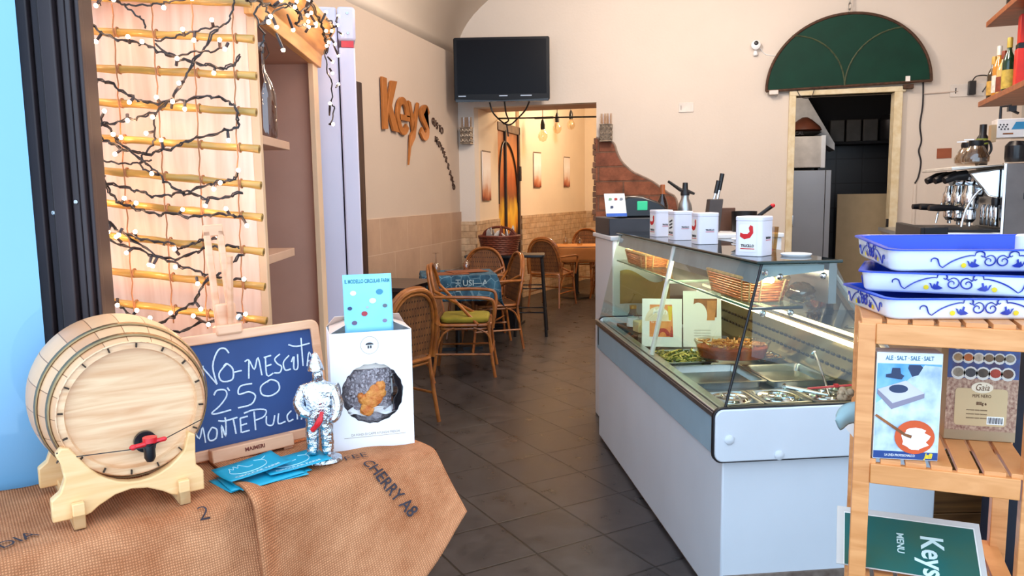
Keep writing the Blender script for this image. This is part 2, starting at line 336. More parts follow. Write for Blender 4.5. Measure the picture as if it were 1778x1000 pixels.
# passage through the thick wall: left reveal, right reveal, soffit
b = MB(); b.bx(-3.2, OPX0, 8.76, 9.55, 0, 2.62); struct(b.build('wall_passage_left', PLASTER_A, smooth=0))
b = MB(); b.bx(OPX1, -1.22, 8.76, 9.2, 0, 2.62); struct(b.build('wall_passage_right', PLASTER_A, smooth=0))
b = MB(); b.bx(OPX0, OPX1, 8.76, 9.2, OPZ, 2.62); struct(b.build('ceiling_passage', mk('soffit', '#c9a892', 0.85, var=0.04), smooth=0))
# alcove
def slab(name, p, q, z0, z1, th, m, side=1):
    p, q = Vector(p).to_3d(), Vector(q).to_3d(); d = (q-p).normalized(); n = Vector((-d.y, d.x, 0))*side*th
    b = MB(); b.prism([(p.x, p.y), (q.x, q.y), (q.x+n.x, q.y+n.y), (p.x+n.x, p.y+n.y)], z1-z0, Matrix.Translation((0, 0, z0)))
    return b.build(name, m, smooth=0)
struct(slab('wall_alcove_door_side', (-2.86, 9.5), (-2.86, 10.66), 0, 3.0, 0.12, PLASTER_A))
struct(slab('wall_alcove_left', (-2.81, 10.62), (-2.33, 13.1), 0, 3.0, 0.12, PLASTER_A))
b = MB(); b.bx(-2.5, 0.4, 13.1, 13.25, 0, 3.0); struct(b.build('wall_alcove_back', PLASTER_A, smooth=0))
b = MB(); b.bx(0.25, 0.4, 8.76, 13.1, 0, 3.0); struct(b.build('wall_alcove_right', PLASTER_A, smooth=0))
b = MB(); b.bx(-3.2, 0.4, 9.2, 13.25, 3.0, 3.1); b.bx(-3.2, OPX0, 9.2, 9.6, 2.62, 3.0); b.bx(OPX0, 0.4, 9.15, 9.21, 2.62, 3.0); struct(b.build('ceiling_alcove', PLASTER_A, smooth=0))
# wainscots
WT = brickmat('beige_wall_tile', '#bb9d86', '#b1927b', '#c9b09c', 0.62, 0.32, 0.004, rot=(0, 0, 0), rough=0.5, bump=0.12, nscale=2.5, namt=0.18, coord='UV')
def clad(name, p, q, z1, th, m, side=-1, z0=0.0):
    p, q = Vector(p).to_3d(), Vector(q).to_3d(); d = (q-p); L = d.length; d.normalize(); n = Vector((-d.y, d.x, 0))*side*th
    b = MB(); uvl = b.bm.loops.layers.uv.verify()
    P = [(p, z0), (q, z0), (q, z1), (p, z1)]
    A = [b._v((c.x, c.y, z)) for c, z in P]; B = [b._v((c.x+n.x, c.y+n.y, z)) for c, z in P]
    fs = [b._f(A), b._f(B[::-1])]+[b._f([A[i], B[i], B[(i+1) % 4], A[(i+1) % 4]]) for i in range(4)]
    for f in fs:
        for lp in f.loops:
            co = lp.vert.co; lp[uvl].uv = ((Vector((co.x, co.y, 0))-Vector((p.x, p.y, 0))).dot(d), co.z)
    return struct(b.build(name, m, smooth=0))
STONE = brickmat('cream_split_stone', '#d6b896', '#c6a27c', '#a8845f', 0.24, 0.075, 0.003, rough=0.8, bump=0.9, nscale=14, namt=0.35, coord='UV')
clad('trim_1', (-3.0, 3.9), (-3.0, 8.6), 1.28, 0.015, WT)
clad('trim_2', (-3.0, 8.6), (OPX0, 8.6), 1.165, 0.02, STONE)
clad('trim_3', (OPX0, 8.58), (OPX0, 9.55), 1.165, 0.02, STONE)
clad('trim_4', (-2.80, 10.62), (-2.32, 13.1), 1.165, 0.02, STONE)
clad('trim_5', (-2.33, 13.1), (0.25, 13.1), 1.165, 0.02, STONE)
# exposed brickwork patch where the plaster has come off
BRK = brickmat('old_red_brick', '#8a5340', '#9c6046', '#7d5a48', 0.55, 0.16, 0.010, rough=0.9, bump=1.4, nscale=9, namt=0.55, coord='UV')
edge = [(-1.40, 1.12), (-0.48, 1.12), (-0.53, 1.40), (-0.62, 1.47), (-0.72, 1.545), (-0.80, 1.60), (-0.92, 1.66), (-1.0, 1.70), (-1.08, 1.77), (-1.13, 1.83), (-1.17, 1.91), (-1.20, 2.0), (-1.25, 2.04), (-1.33, 2.05), (-1.40, 2.08)]
b = MB(); uvl = b.bm.loops.layers.uv.verify()
A = [b._v((x+random.uniform(-.008, .008), 8.602, z+random.uniform(-.006, .006))) for x, z in edge]
B = [b._v((v.co.x, 8.585, v.co.z)) for v in A]
fs = [b._f(A), b._f(B)]+[b._f([A[i], A[(i+1) % len(A)], B[(i+1) % len(A)], B[i]]) for i in range(len(A))]
for f in fs:
    for lp in f.loops: lp[uvl].uv = (lp.vert.co.x, lp.vert.co.z)
struct(b.build('trim_6', BRK, smooth=0), 'patch of bare red brick beside the passage')
# rough brick return inside the passage mouth (right jamb)
b = MB()
for k in range(14):
    z = 1.2+k*0.065; b.box((-1.405+random.uniform(-.012, .006), 8.70, z), (0.05+random.uniform(0, .03), 0.22, 0.06), rz=random.uniform(-.06, .06))
struct(b.build('trim_7', BRK, bevel=0.006))
# hollow skim of plaster round the patch edge
b = MB(); pts = smoothpts([(x, 8.59, z) for x, z in edge[1:]], 3); b.tube(pts, 0.012, 6); struct(b.build('trim_8', mk('grey_render', '#a08a7c', 0.9, var=0.15, vs=30)))
# kitchen behind the doorway
KT = brickmat('black_kitchen_tile', '#25262b', '#2b2c31', '#0e0e10', 0.31, 0.31, 0.006, rough=0.28, bump=0.3, nscale=2, namt=0.15, coord='UV', offset=0.0)
clad('wall_kitchen_back', (0.4, 10.75), (2.75, 10.75), 2.02, 0.1, KT, side=1)
DK = mk('dark_paint', '#1b1a1e', 0.8, var=0.1)
b = MB(); b.bx(0.4, 2.75, 10.75, 10.85, 2.02, 3.0); b.bx(2.7, 2.8, 8.76, 10.8, 0, 3.0); b.bx(0.4, 2.8, 8.76, 10.85, 2.78, 2.88); struct(b.build('wall_kitchen_right', DK, smooth=0))
b = MB(); b.bx(0.40, 0.44, 8.76, 10.75, 0, 3.0); struct(b.build('wall_kitchen_left', PLASTER, smooth=0))
# kitchen door frame with peeling cream paint
PEEL = mk('peeling_cream_paint', '#e6dcc0', 0.6, var=0.25, vs=14, bump=0.3, bs=60, col2='#d3c096')
t = thing('door_2', 'cream door frame with peeling paint round the kitchen doorway', 'door frame', (0, 0, 0))
t['kind'] = 'structure'
b = MB(); b.bx(DX0-0.03, DX0+0.035, 8.54, 8.72, 0, DZ); b.build('left_jamb', PEEL, t, 0.004)
b = MB(); b.bx(DX1-0.05, DX1+0.025, 8.54, 8.72, 0, DZ); b.build('right_jamb', PEEL, t, 0.004)
b = MB(); b.bx(DX0-0.03, DX1+0.05, 8.54, 8.72, DZ, DZ+0.05); b.build('head', PEEL, t, 0.004)
b = MB(); b.bx(DX0+0.03, DX0+0.044, 8.56, 8.62, 1.10, 1.22); b.build('strike_plate', CHROME, t, 0.002)
b = MB(); b.bx(DX1-0.065, DX1-0.048, 8.56, 8.62, 1.06, 1.18); b.build('hinge', DARKMETAL, t, 0.002)
# ------------------------------------------------------------------ refrigerated display case (local x = across, y = along)
CASE_O, CASE_R = (0.004, 2.706, 0), rad(21.34)
CM = Matrix.Translation(CASE_O) @ Matrix.Rotation(CASE_R, 4, 'Z')
def cw(x, y, z=0): return CM @ Vector((x, y, z))
case = thing('display_case', 'white refrigerated deli display case with slanted glass front', 'display case', CASE_O, CASE_R)
WALLW = mk('white_case_panel', '#dfe6ee', 0.38, var=0.03, vs=3)
L = 2.02
b = MB(); b.bx(0.0, 0.80, 0.005, L, 0.015, 0.57); b.bx(0.0, 0.78, 0.02, L-0.02, 0.57, 0.60); b.build('body', WALLW, case, 0.006)
b = MB(); b.bx(0.01, 0.79, -0.004, L-0.03, 0.0, 0.135); b.build('plinth', mk('dirty_plinth', '#8e7f73', 0.8, var=0.25, vs=20, col2='#5d4a3e'), case)
b = MB(); b.bx(-0.012, 0.01, 0.02, L, 0.56, 0.70); b.build('front_fascia', mk('blue_grey_fascia', '#9fbccb', 0.35, var=0.03), case, 0.002)
b = MB(); b.bx(-0.022, 0.045, 0.02, L, 0.70, 0.722); b.bx(-0.026, 0.0, 0.02, L, 0.725, 0.735); b.bx(0.012, 0.05, 0.02, L, 0.718, 0.732); b.build('glass_rail', STEEL, case, 0.003)
def roundrect(w, h, r, k=5):
    out = []
    for cx, cy, a0 in ((w-r, h-r, 0), (r, h-r, 90), (r, r, 180), (w-r, r, 270)):
        for i in range(k+1): a = rad(a0+90*i/k); out.append((cx+r*cos(a), cy+r*sin(a)))
    return out
def endpanel(y, sgn, x0=-0.04):
    M = frame((x0, y, 0.565), (1, 0, 0), (0, 0, 1))
    b = MB(); b.prism(roundrect(0.86, 0.185, 0.03), 0.028*sgn, M); e = b.build('end_panel', WALLW, case, 0.004)
    b = MB(); b.prism(roundrect(0.872, 0.197, 0.034), 0.018*sgn, frame((x0-0.006, y-0.002, 0.559), (1, 0, 0), (0, 0, 1))); b.build('edge_seal', BLACK, e, 0.002)
    for x, z in ((0.01, 0.645), (0.19, 0.582)):
        b = MB(); b.lathe([(0.017, 0), (0.017, 0.004), (0.012, 0.008), (0.0, 0.009)], 20); b.bm.transform(Matrix.Translation((x, y-0.028*sgn, z)) @ Matrix.Rotation(rad(90*sgn), 4, 'X')); b.build('cover_cap', WALLW, e)
    return e
endpanel(0.0, 1); endpanel(L-0.03, 1, -0.008)
# well: deck, rear duct panel with slots, inner side
b = MB(); b.bx(0.03, 0.70, 0.02, L-0.01, 0.665, 0.675); b.build('deck', STEEL, case)
RP = mk('warm_steel', '#c8b583', 0.25, 0.8, var=0.08, vs=5)
b = MB(); b.prism([(0.690, 0.665), (0.61, 0.885), (0.60, 0.905), (0.625, 0.91), (0.71, 0.69)], L-0.04, frame((0, L-0.01, 0), (1, 0, 0), (0, 0, 1))); rp = b.build('rear_duct_panel', RP, case)
for row, (x, z) in enumerate(((0.631, 0.825), (0.653, 0.765))):
    b = MB()
    for k in range(44): b.box((x-0.001, 0.06+k*0.043, z), (0.004, 0.024, 0.011), ry=rad(-20))
    b.build('vent_slot_row', BLACK, rp)
b = MB(); b.bx(0.594, 0.608, 0.03, L-0.03, 0.893, 0.908); b.build('light_strip', emitter('warm_tube', '#ffe3ae', 9.0), case)
b = MB(); b.bx(0.37, 0.40, 0.015, L, 1.10, 1.245); b.bx(0.385, 0.72, L-0.02, L, 0.7, 1.24); b.build('rear_rail', mk('grey_steel', '#8c8a8b', 0.4, 0.7), case, 0.002)
# back sliding panels: sloped clear sheets from the top rail down to the duct panel
b = MB(); b.prism([(0.405, 1.20), (0.625, 0.905), (0.630, 0.908), (0.41, 1.204)], L-0.2, frame((0, L-0.05, 0), (1, 0, 0), (0, 0, 1))); b.build('rear_glass', pane('rear_acrylic', '#e7e5df', 0.07), case)
b = MB()
for y in (0.04, 0.07): b.tube([(0.40, y, 1.205), (0.632, y, 0.905)], 0.008, 8)
b.build('rear_glass_frame', mk('grey_plastic', '#a9a49d', 0.4), case)
# steel light channel below the top glass
b = MB(); b.prism([(0.125, 1.235), (0.36, 1.235), (0.36, 1.215), (0.155, 1.195), (0.110, 1.175)], L-0.06, frame((0, L-0.03, 0), (1, 0, 0), (0, 0, 1))); b.build('light_channel', mk('sky_tinted_channel', '#93a4aa', 0.4, 0.15), case)  # sky reflection put into the channel's blue-grey base colour
b = MB(); b.tube([(0.18, 0.05, 1.184), (0.18, L-0.08, 1.184)], 0.011, 12); b.build('light_tube', emitter('warm_tube_top', '#ffeec8', 55.0), case)
# glass: sloping front in two sheets, ends, top and shelf
def quad(pts, th, name, m):
    p = [Vector(q) for q in pts]; n = (p[1]-p[0]).cross(p[3]-p[0]).normalized()*th
    b = MB(); A = [b._v(q) for q in p]; B = [b._v(q+n) for q in p]
    b._f(A); b._f(B[::-1])
    for i in range(4): b._f([A[i], B[i], B[(i+1) % 4], A[(i+1) % 4]])
    return b.build(name, m, case, smooth=0)
FG = pane('front_glass', '#f6fbf9', 0.02)
quad([(0.004, 0.005, 0.728), (0.004, 0.955, 0.728), (0.122, 0.955, 1.243), (0.122, 0.005, 1.243)], 0.006, 'front_glass', FG)
quad([(0.004, 0.965, 0.728), (0.004, L, 0.728), (0.122, L, 1.243), (0.122, 0.965, 1.243)], 0.006, 'front_glass', FG)
quad([(0.004, 0.004, 0.74), (0.122, 0.004, 1.243), (0.385, 0.004, 1.243), (0.655, 0.004, 0.75)], 0.005, 'side_glass', FG)
quad([(0.004, L-0.006, 0.74), (0.122, L-0.006, 1.243), (0.385, L-0.006, 1.243), (0.655, L-0.006, 0.75)], 0.005, 'side_glass', FG)
b = MB(); b.tube([(0.0, 0.0, 0.735), (0.121, 0.0, 1.246)], 0.005, 8); b.build('glass_edge_seal', BLACK, case)
b = MB(); b.bx(0.108, 0.405, -0.005, L+0.01, 1.246, 1.254); b.build('top_glass', pane('top_glass_sheet', '#aebdbd', 0.16), case)
b = MB(); b.tube([(0.108, L, 1.250), (0.108, -0.005, 1.250), (0.405, -0.005, 1.250)], 0.006, 8); b.build('top_glass_edge', mk('dark_glass_edge', '#14302d', 0.15), case)
b = MB(); b.bx(0.10, 0.285, 0.03, L-0.05, 1.085, 1.093); sh = b.build('glass_shelf', GREENISH, case)
b = MB(); b.tube([(0.285, 0.028, 1.089), (0.10, 0.028, 1.089), ], 0.0055, 8); b.build('shelf_end_edge', BLACK, sh)
b = MB(); b.tube([(0.10, 0.028, 1.089), (0.10, L-0.05, 1.089)], 0.0045, 8); b.build('shelf_front_edge', mk('green_glass_edge', '#4f8f7a', 0.15), sh)
b = MB(); b.tube([(0.02, 0.96, 0.735), (0.125, 0.96, 1.24)], 0.012, 8); b.tube([(0.098, 0.96, 1.075), (0.29, 0.96, 1.075)], 0.008, 8); b.build('middle_post', mk('white_metal', '#e8e6de', 0.35), case)
for (x, y, z) in ((0.14, 0.02, 1.215), (0.19, 0.012, 1.2), (0.345, 0.012, 1.2), (0.14, 0.03, 1.072), (0.24, 0.03, 1.072)):
    b = MB(); b.lathe([(0.010, 0), (0.012, 0.008), (0.006, 0.016), (0, 0.017)], 14, (0, 0, 0)); b.bm.transform(Matrix.Translation((x, y, z)) @ Matrix.Rotation(rad(90), 4, 'X')); b.build('glass_clamp', CHROME, case)
# ------------------------------------------------------------------ pans and food in the case
def caseobj(name, label, cat, x, y, z, rz=0, group=None): return thing(name, label, cat, cw(x, y, z), CASE_R+rz, group)
def gnpan(w, l, d, t, m=STEEL):
    """open steel pan, rim at z=0"""
    b = MB(); r = 0.022
    def ring(dx, z, rr):
        return [b._v((x-w/2+dx, y-l/2+dx, z)) for x, y in roundrect(w-2*dx, l-2*dx, rr, 4)]
    R = [ring(0, -0.004, r*.5), ring(0, 0, r*.5), ring(0.012, 0.001, r), ring(0.016, -0.006, r), ring(0.024, -d, r)]
    n = len(R[0])
    for a, c in zip(R, R[1:]):
        for j in range(n): b._f([a[j], a[(j+1) % n], c[(j+1) % n], c[j]])
    b._f(R[-1])
    return b.build('basin', m, t)
OIL = mk('golden_residue', '#b09a3a', 0.2, 0.3, var=0.2, vs=12)
t = caseobj('steel_food_pan', 'empty steel food pan in front of the baked dish, golden base', 'food pan', 0.225, 0.68, 0.705); gnpan(0.325, 0.335, 0.06, t)
b = MB(); b.prism([(x-0.13, y-0.135) for x, y in roundrect(0.26, 0.27, 0.03)], 0.003, Matrix.Translation((0, 0, -0.058))); b.build('residue', OIL, t)
t = caseobj('steel_food_pan', 'empty steel food pan beside the slotted rear panel', 'food pan', 0.535, 0.655, 0.705); gnpan(0.28, 0.32, 0.05, t)
def lidpan(x, y, w, l, label):
    t = caseobj('lidded_steel_pan', label, 'food pan', x, y, 0.700, group='small steel pans at the near end'); gnpan(w, l, 0.03, t)
    b = MB(); s = min(w, l)*0.43
    b.lathe([(s, 0.0), (s*.98, 0.004), (s*.8, 0.003), (s*.74, 0.008), (s*.5, 0.009), (s*.45, 0.003), (s*.2, 0.004), (s*.15, 0.010), (0, 0.011)], 28, (0, 0, -0.004), sx=w/min(w, l)*0.98, sy=l/min(w, l)*0.98); b.build('lid', CHROME, t)
lidpan(0.145, 0.30, 0.185, 0.20, 'round-lidded small steel pan nearest the slanted front glass')
lidpan(0.335, 0.30, 0.185, 0.20, 'round-lidded small steel pan in the middle of the near row')
lidpan(0.525, 0.30, 0.185, 0.20, 'small steel pan holding the ladle nearest the rear panel')
b = MB(); b.bx(0.05, 0.62, 0.02, 0.19, 0.678, 0.70); b.bm.transform(CM); tag(b.build('steel_filler_plate', STEEL, None, 0.003), 'flat steel filler plate at the near end of the case', 'plate')
# ladle and tongs
t = caseobj('ladle', 'long steel ladle leaning out of the rear small pan', 'ladle', 0.53, 0.30, 0.70)
b = MB(); b.tube(smoothpts([(0.0, -0.03, -0.012), (0.03, 0.10, 0.07), (0.05, 0.19, 0.115), (0.055, 0.21, 0.122), (0.045, 0.215, 0.112)]), 0.005, 8); b.build('handle', CHROME, t)
b = MB(); b.lathe([(0.0, -0.018), (0.02, -0.014), (0.03, 0.0), (0.028, 0.0)], 18, (0.0, -0.035, -0.005)); b.build('bowl', CHROME, t)
t = caseobj('serving_tongs', 'red-handled serving tongs lying over the small pans', 'tongs', 0.43, 0.27, 0.716)
b = MB(); b.tube([(-0.06, 0.06, 0.012), (0.0, 0.01, 0.006), (0.06, -0.06, 0.004)], [0.008, 0.009, 0.004], 8); b.tube([(-0.065, 0.05, 0.012), (-0.05, 0.075, 0.012)], 0.009, 8); b.build('jaw', CHROME, t)
b = MB(); b.tube([(0.015, 0.015, 0.012), (0.10, 0.0, 0.02), (0.20, -0.03, 0.032)], 0.0045, 8); b.box((0.12, -0.005, 0.025), (0.016, 0.014, 0.012)); b.build('handle', RED, t)
# oval glass dish with baked pasta
t = caseobj('glass_baking_dish', 'oval glass baking dish of orange baked pasta', 'baking dish', 0.385, 0.90, 0.712, rad(-14)); t.scale = (1, 1, 1.35)
a, c = 0.175, 0.118
b = MB(); b.lathe([(0.80, 0), (0.86, 0.006), (0.95, 0.055), (1.0, 0.066), (0.985, 0.067), (0.93, 0.055), (0.84, 0.010), (0.0, 0.008)], 40, (0, 0, 0), sx=a, sy=c, cap=False); b.build('dish', pane('dish_glass', '#f3efe6', 0.05), t)
SAUCE = mk('tomato_bake', '#c2531a', 0.45, var=0.2, vs=30, bump=0.4, bs=60)
b = MB(); b.lathe([(0.0, 0.012), (0.82, 0.012), (0.915, 0.046), (0.9, 0.049), (0.0, 0.051)], 40, (0, 0, 0), sx=a, sy=c, cap=False); b.build('baked_pasta', SAUCE, t)
TOP = mk('browned_cheese_top', '#e3a75c', 0.6, var=0.3, vs=40, col2='#8b4a1c', bump=0.6, bs=80)
b = MB()
for k in range(150):
    r = math.sqrt(random.random())*0.86; an = random.random()*2*pi; l = random.uniform(.012, .026)
    b.box((a*r*cos(an), c*r*sin(an), 0.053+random.random()*0.008), (l, 0.007, 0.005), rz=random.random()*pi, rx=random.uniform(-.4, .4), ry=random.uniform(-.3, .3))
o = b.build('pasta_topping', TOP, t); o['kind'] = 'stuff'
# tray of green vegetables and small tray behind
def tray(label, x, y, w, l, cols, rz=0, n=170):
    t = caseobj('food_tray', label, 'food tray', x, y, 0.705, rz); gnpan(w, l, 0.02, t)
    for q, (nm, m) in enumerate(cols):
        b = MB()
        for k in range(n//len(cols)):
            b.box((random.uniform(-.43, .43)*w, random.uniform(-.43, .43)*l, random.uniform(-0.012, 0.010)), (random.uniform(.015, .035), 0.007, 0.005), rz=random.random()*pi, rx=random.uniform(-.5, .5), ry=random.uniform(-.35, .35))
        o = b.build(nm, m, t); o['kind'] = 'stuff'
GRN = mk('courgette_skin', '#6f7a22', 0.5, var=0.3, vs=50, col2='#2f3a12'); YEL = mk('courgette_flesh', '#d8c062', 0.5, var=0.15, vs=40)
tray('steel tray of green and yellow grilled courgettes', 0.20, 1.05, 0.25, 0.30, (('courgette_strips', GRN), ('courgette_flesh', YEL)), n=260)
tray('small steel tray of brown food behind the baked dish', 0.59, 1.0, 0.14, 0.16, (('brown_pieces', mk('fried_food', '#b58448', 0.6, var=0.3, vs=40)),), n=60)
# two printed cards
def card(label, x, y, rz, w, h, parts_fn):
    t = caseobj('printed_card', label, 'sign', x, y, 0.705, rz)
    T = Matrix.Rotation(rad(-10), 4, 'X')
    b = MB(); b.T = T; b.bx(-w/2, w/2, -0.002, 0.002, 0, h); b.build('card', PAPER, t)
    b = MB(); b.T = T; b.bx(-w/2, w/2, 0.0, 0.05, 0, 0.003); b.build('foot', CLEAR, t)
    parts_fn(t, T, w, h)
def flat(t, T, name, m, poly, y=-0.0026):
    M = T @ frame((0, y, 0), (1, 0, 0), (0, 0, 1))
    b = MB(); b.prism(poly, 0.0004, M); return b.build(name, m, t, smooth=0)
def disc(x, y, r, k=24, r2=None): return [(x+r*cos(2*pi*i/k), y+(r2 or r)*sin(2*pi*i/k)) for i in range(k)]
def cardA(t, T, w, h):
    flat(t, T, 'orange_field', mk('orange_print', '#d9602a', 0.6, var=0.2, vs=14, col2='#e9a55c'), [(-.062, .05), (.058, .05), (.05, .215), (-.062, .215)])
    flat(t, T, 'pale_arch', mk('cream_print', '#f4e2c4', 0.6), [(-.02+.065*cos(a*pi/12), .13+.075*sin(a*pi/12)) for a in range(0, 13)]+[(-.085+.0, .13)][:0], -0.0030)
    flat(t, T, 'ring', mk('red_print', '#b8322a', 0.6), [(0.005+.036*cos(a*pi/12), .055+.04*sin(a*pi/12)) for a in range(0, 13)]+[(0.005+.018*cos(a*pi/12), .055+.02*sin(a*pi/12)) for a in range(12, -1, -1)], -0.0032)
    flat(t, T, 'bottle_print', mk('red_print', '#b8322a', 0.6), [(.042, .05), (.056, .05), (.056, .08), (.051, .09), (.051, .105), (.047, .105), (.047, .09), (.042, .08)], -0.0032)
    flat(t, T, 'yellow_print', mk('yellow_print', '#f0c92a', 0.6), [(.035, .135), (.048, .135), (.052, .205), (.028, .21)], -0.0032)
    text('lettering', 'Mun', PAPER, t, T @ frame((-.012, -0.0033, .178), (1, 0, 0), (0, 0, 1)), 0.042, shear=0.2, bold=0.0008)
    text('lettering', 'Tu ——', PAPER, t, T @ frame((-.03, -0.0033, .125), (1, 0, 0), (0, 0, 1)), 0.016)
card('white printed card with orange picture reading Mun', 0.165, 1.28, rad(-16), 0.20, 0.245, cardA)
def cardB(t, T, w, h):
    flat(t, T, 'photo_top', mk('brown_print', '#a8632f', 0.6, var=0.3, vs=25), [(-.05, .15), (.072, .15), (.075, .245), (-.04, .245)])
    flat(t, T, 'photo_glass', mk('tan_print', '#d98f4d', 0.6, var=0.2, vs=20), [(.022, .135), (.062, .135), (.072, .235), (.026, .235)], -0.0031)
    flat(t, T, 'photo_white', PAPER, disc(-.02, .16, .045, r2=.065), -0.0033)
    for k in range(4): text('small_print', 'oooooo ooooooo', mk('grey_print', '#b9a994', 0.7), t, T @ frame((0, -0.0028, .085-.014*k), (1, 0, 0), (0, 0, 1)), 0.011)
card('white printed card with cups photo behind the orange-picture card', 0.365, 1.24, rad(-12), 0.19, 0.285, cardB)
# cheeses, jars and dark block at the far end
CH = mk('pale_cheese', '#ead9a0', 0.55, var=0.08, vs=20, bump=0.2)
def wedge(label, x, y, z, w, l, h, rz, m=CH):
    b = MB(); b.prism([(-w/2, -l/2), (w/2, -l/2), (w/2*.7, l/2), (-w/2, l/2)], h); o = b.build('cheese', m, None, 0.006); tag(o, label, 'cheese')
    o.location = cw(x, y, z); o.rotation_euler = (0, 0, CASE_R+rz)
b = MB(); b.bx(-.11, .11, -.2, .2, 0, .05); o = b.build('cheese_stand', mk('black_slate', '#242423', 0.5), None, 0.004); tag(o, 'low black stand under the cheeses', 'stand'); o.location = cw(0.19, 1.70, 0.676); o.rotation_euler = (0, 0, CASE_R)
wedge('pale cut cheese at the front of the black stand', 0.155, 1.60, 0.726, 0.09, 0.075, 0.062, 0.2)
wedge('orange-rind cheese wedge on the black stand', 0.225, 1.65, 0.726, 0.07, 0.08, 0.075, -0.3, mk('orange_cheese', '#dcae5c', 0.5, var=0.1))
wedge('grey-rind round cheese behind the white printed card', 0.25, 1.56, 0.726, 0.08, 0.09, 0.055, 0.4, mk('grey_rind', '#8d8069', 0.7, var=0.2, vs=30))
t = caseobj('cheese', 'large grey cheese half by the glass rail', 'cheese', 0.135, 1.40, 0.677)
b = MB(); b.lathe([(0.055, 0), (0.06, 0.01), (0.06, 0.06), (0.052, 0.07), (0, 0.071)], 24); b.build('wheel', mk('grey_rind', '#8d8069', 0.7, var=0.2, vs=30), t)
t = caseobj('glass_jar', 'small jar with pale label on the black stand', 'jar', 0.13, 1.72, 0.726)
b = MB(); b.lathe([(0.032, 0), (0.034, 0.01), (0.034, 0.07), (0.018, 0.095), (0.018, 0.115)], 20); b.build('glass', CLEAR, t)
b = MB(); b.lathe([(0.035, 0.012), (0.035, 0.062)], 20, cap=False); b.build('label', PAPER, t)
b = MB(); b.lathe([(0.02, 0.112), (0.02, 0.13), (0, 0.131)], 16); b.build('lid', mk('gold_lid', '#c9a44a', 0.3, 0.8), t)
b = MB(); b.bx(-.16, .16, -.02, .02, 0, .17); o = b.build('dark_board', mk('dark_brown_board', '#3a2c20', 0.6), None, 0.003); tag(o, 'dark brown board at the far end of the case', 'board'); o.location = cw(0.42, 1.95, 0.70); o.rotation_euler = (0, 0, CASE_R)
b = MB(); b.grid(lambda u, v: (-.15+.30*u, .01*sin(9*u), .20*v*(0.8+0.2*sin(5*u+1))), 16, 6); o = b.build('olive_cloth', mk('olive_cloth', '#8e7a2c', 0.8, var=0.15), None, solid=0.004); tag(o, 'olive green cloth hanging at the far end of the case', 'cloth'); o.location = cw(0.25, 1.90, 0.84); o.rotation_euler = (0, 0, CASE_R)
# wicker baskets on the glass shelf
WICK = mk('orange_wicker', '#cf7c3c', 0.55, var=0.25, vs=60)
WICKL = mk('pale_wicker', '#e9bd7e', 0.55, var=0.2, vs=60)
def basket(label, x, y, w, l, h, fl, rz=0, z=1.094, m=WICK, m2=WICKL):
    t = caseobj('wicker_basket', label, 'basket', x, y, z, rz)
    def ringpts(f, zz): return [((px-w/2)*f, (py-l/2)*f, zz) for px, py in roundrect(w, l, min(w, l)*.3, 4)]
    b = MB(); n = 9
    for k in range(n):
        f = 1+fl*k/(n-1); b.tube([(p[0]*(1+.012*(-1)**(i+k)), p[1]*(1+.012*(-1)**(i+k)), p[2]) for i, p in enumerate(ringpts(f, 0.006+h*k/n))], h/n*0.48, 6, closed=True)
    b.build('weave', m, t)
    b = MB(); a0 = ringpts(1.0, 0.0); a1 = ringpts(1+fl, h)
    for i in range(0, len(a0), 2): b.tube([a0[i], (a1[i][0]*1.03, a1[i][1]*1.03, a1[i][2])], 0.004, 6)
    b.build('stakes', m2, t)
    b = MB(); b.tube(ringpts(1+fl, h), 0.008, 8, closed=True); b.build('rim', m2, t)
    b = MB(); b.prism([(p[0], p[1]) for p in ringpts(0.98, 0)], 0.004); b.build('base', m, t)
    return t
basket('orange wicker basket at the near end of the glass shelf', 0.20, 0.32, 0.145, 0.38, 0.088, 0.16)
bk = basket('orange wicker basket at the far end of the glass shelf', 0.19, 1.62, 0.15, 0.36, 0.07, 0.14)
for k in range(5):
    b = MB(); b.ell((0, 0, 0), (0.045, 0.032, 0.028)); o = b.build('bread_roll', mk('bread_crust', '#d9a55c', 0.6, var=0.25, vs=25, col2='#b5762f'), None)
    tag(o, 'golden bread roll heaped in the far wicker basket', 'bread roll', 'bread rolls in the far basket'); o.location = cw(0.165+0.05*(k % 2), 1.48+0.065*k, 1.15); o.rotation_euler = (0, 0, 0.6*k)
# bagged food at the near end
b = MB(); b.ell((0, 0, 0), (0.045, 0.07, 0.035), 18, 12)
for v in b.bm.verts: v.co *= 1+random.uniform(-.14, .14)
o = b.build('clear_food_bag', pane('crinkled_bag', '#efe6d2', 0.14, 0.12), None); tag(o, 'crinkled clear bag of bread at the near shelf end', 'bag'); o.location = cw(0.315, 0.11, 1.131); o.rotation_euler = (0, 0, CASE_R)
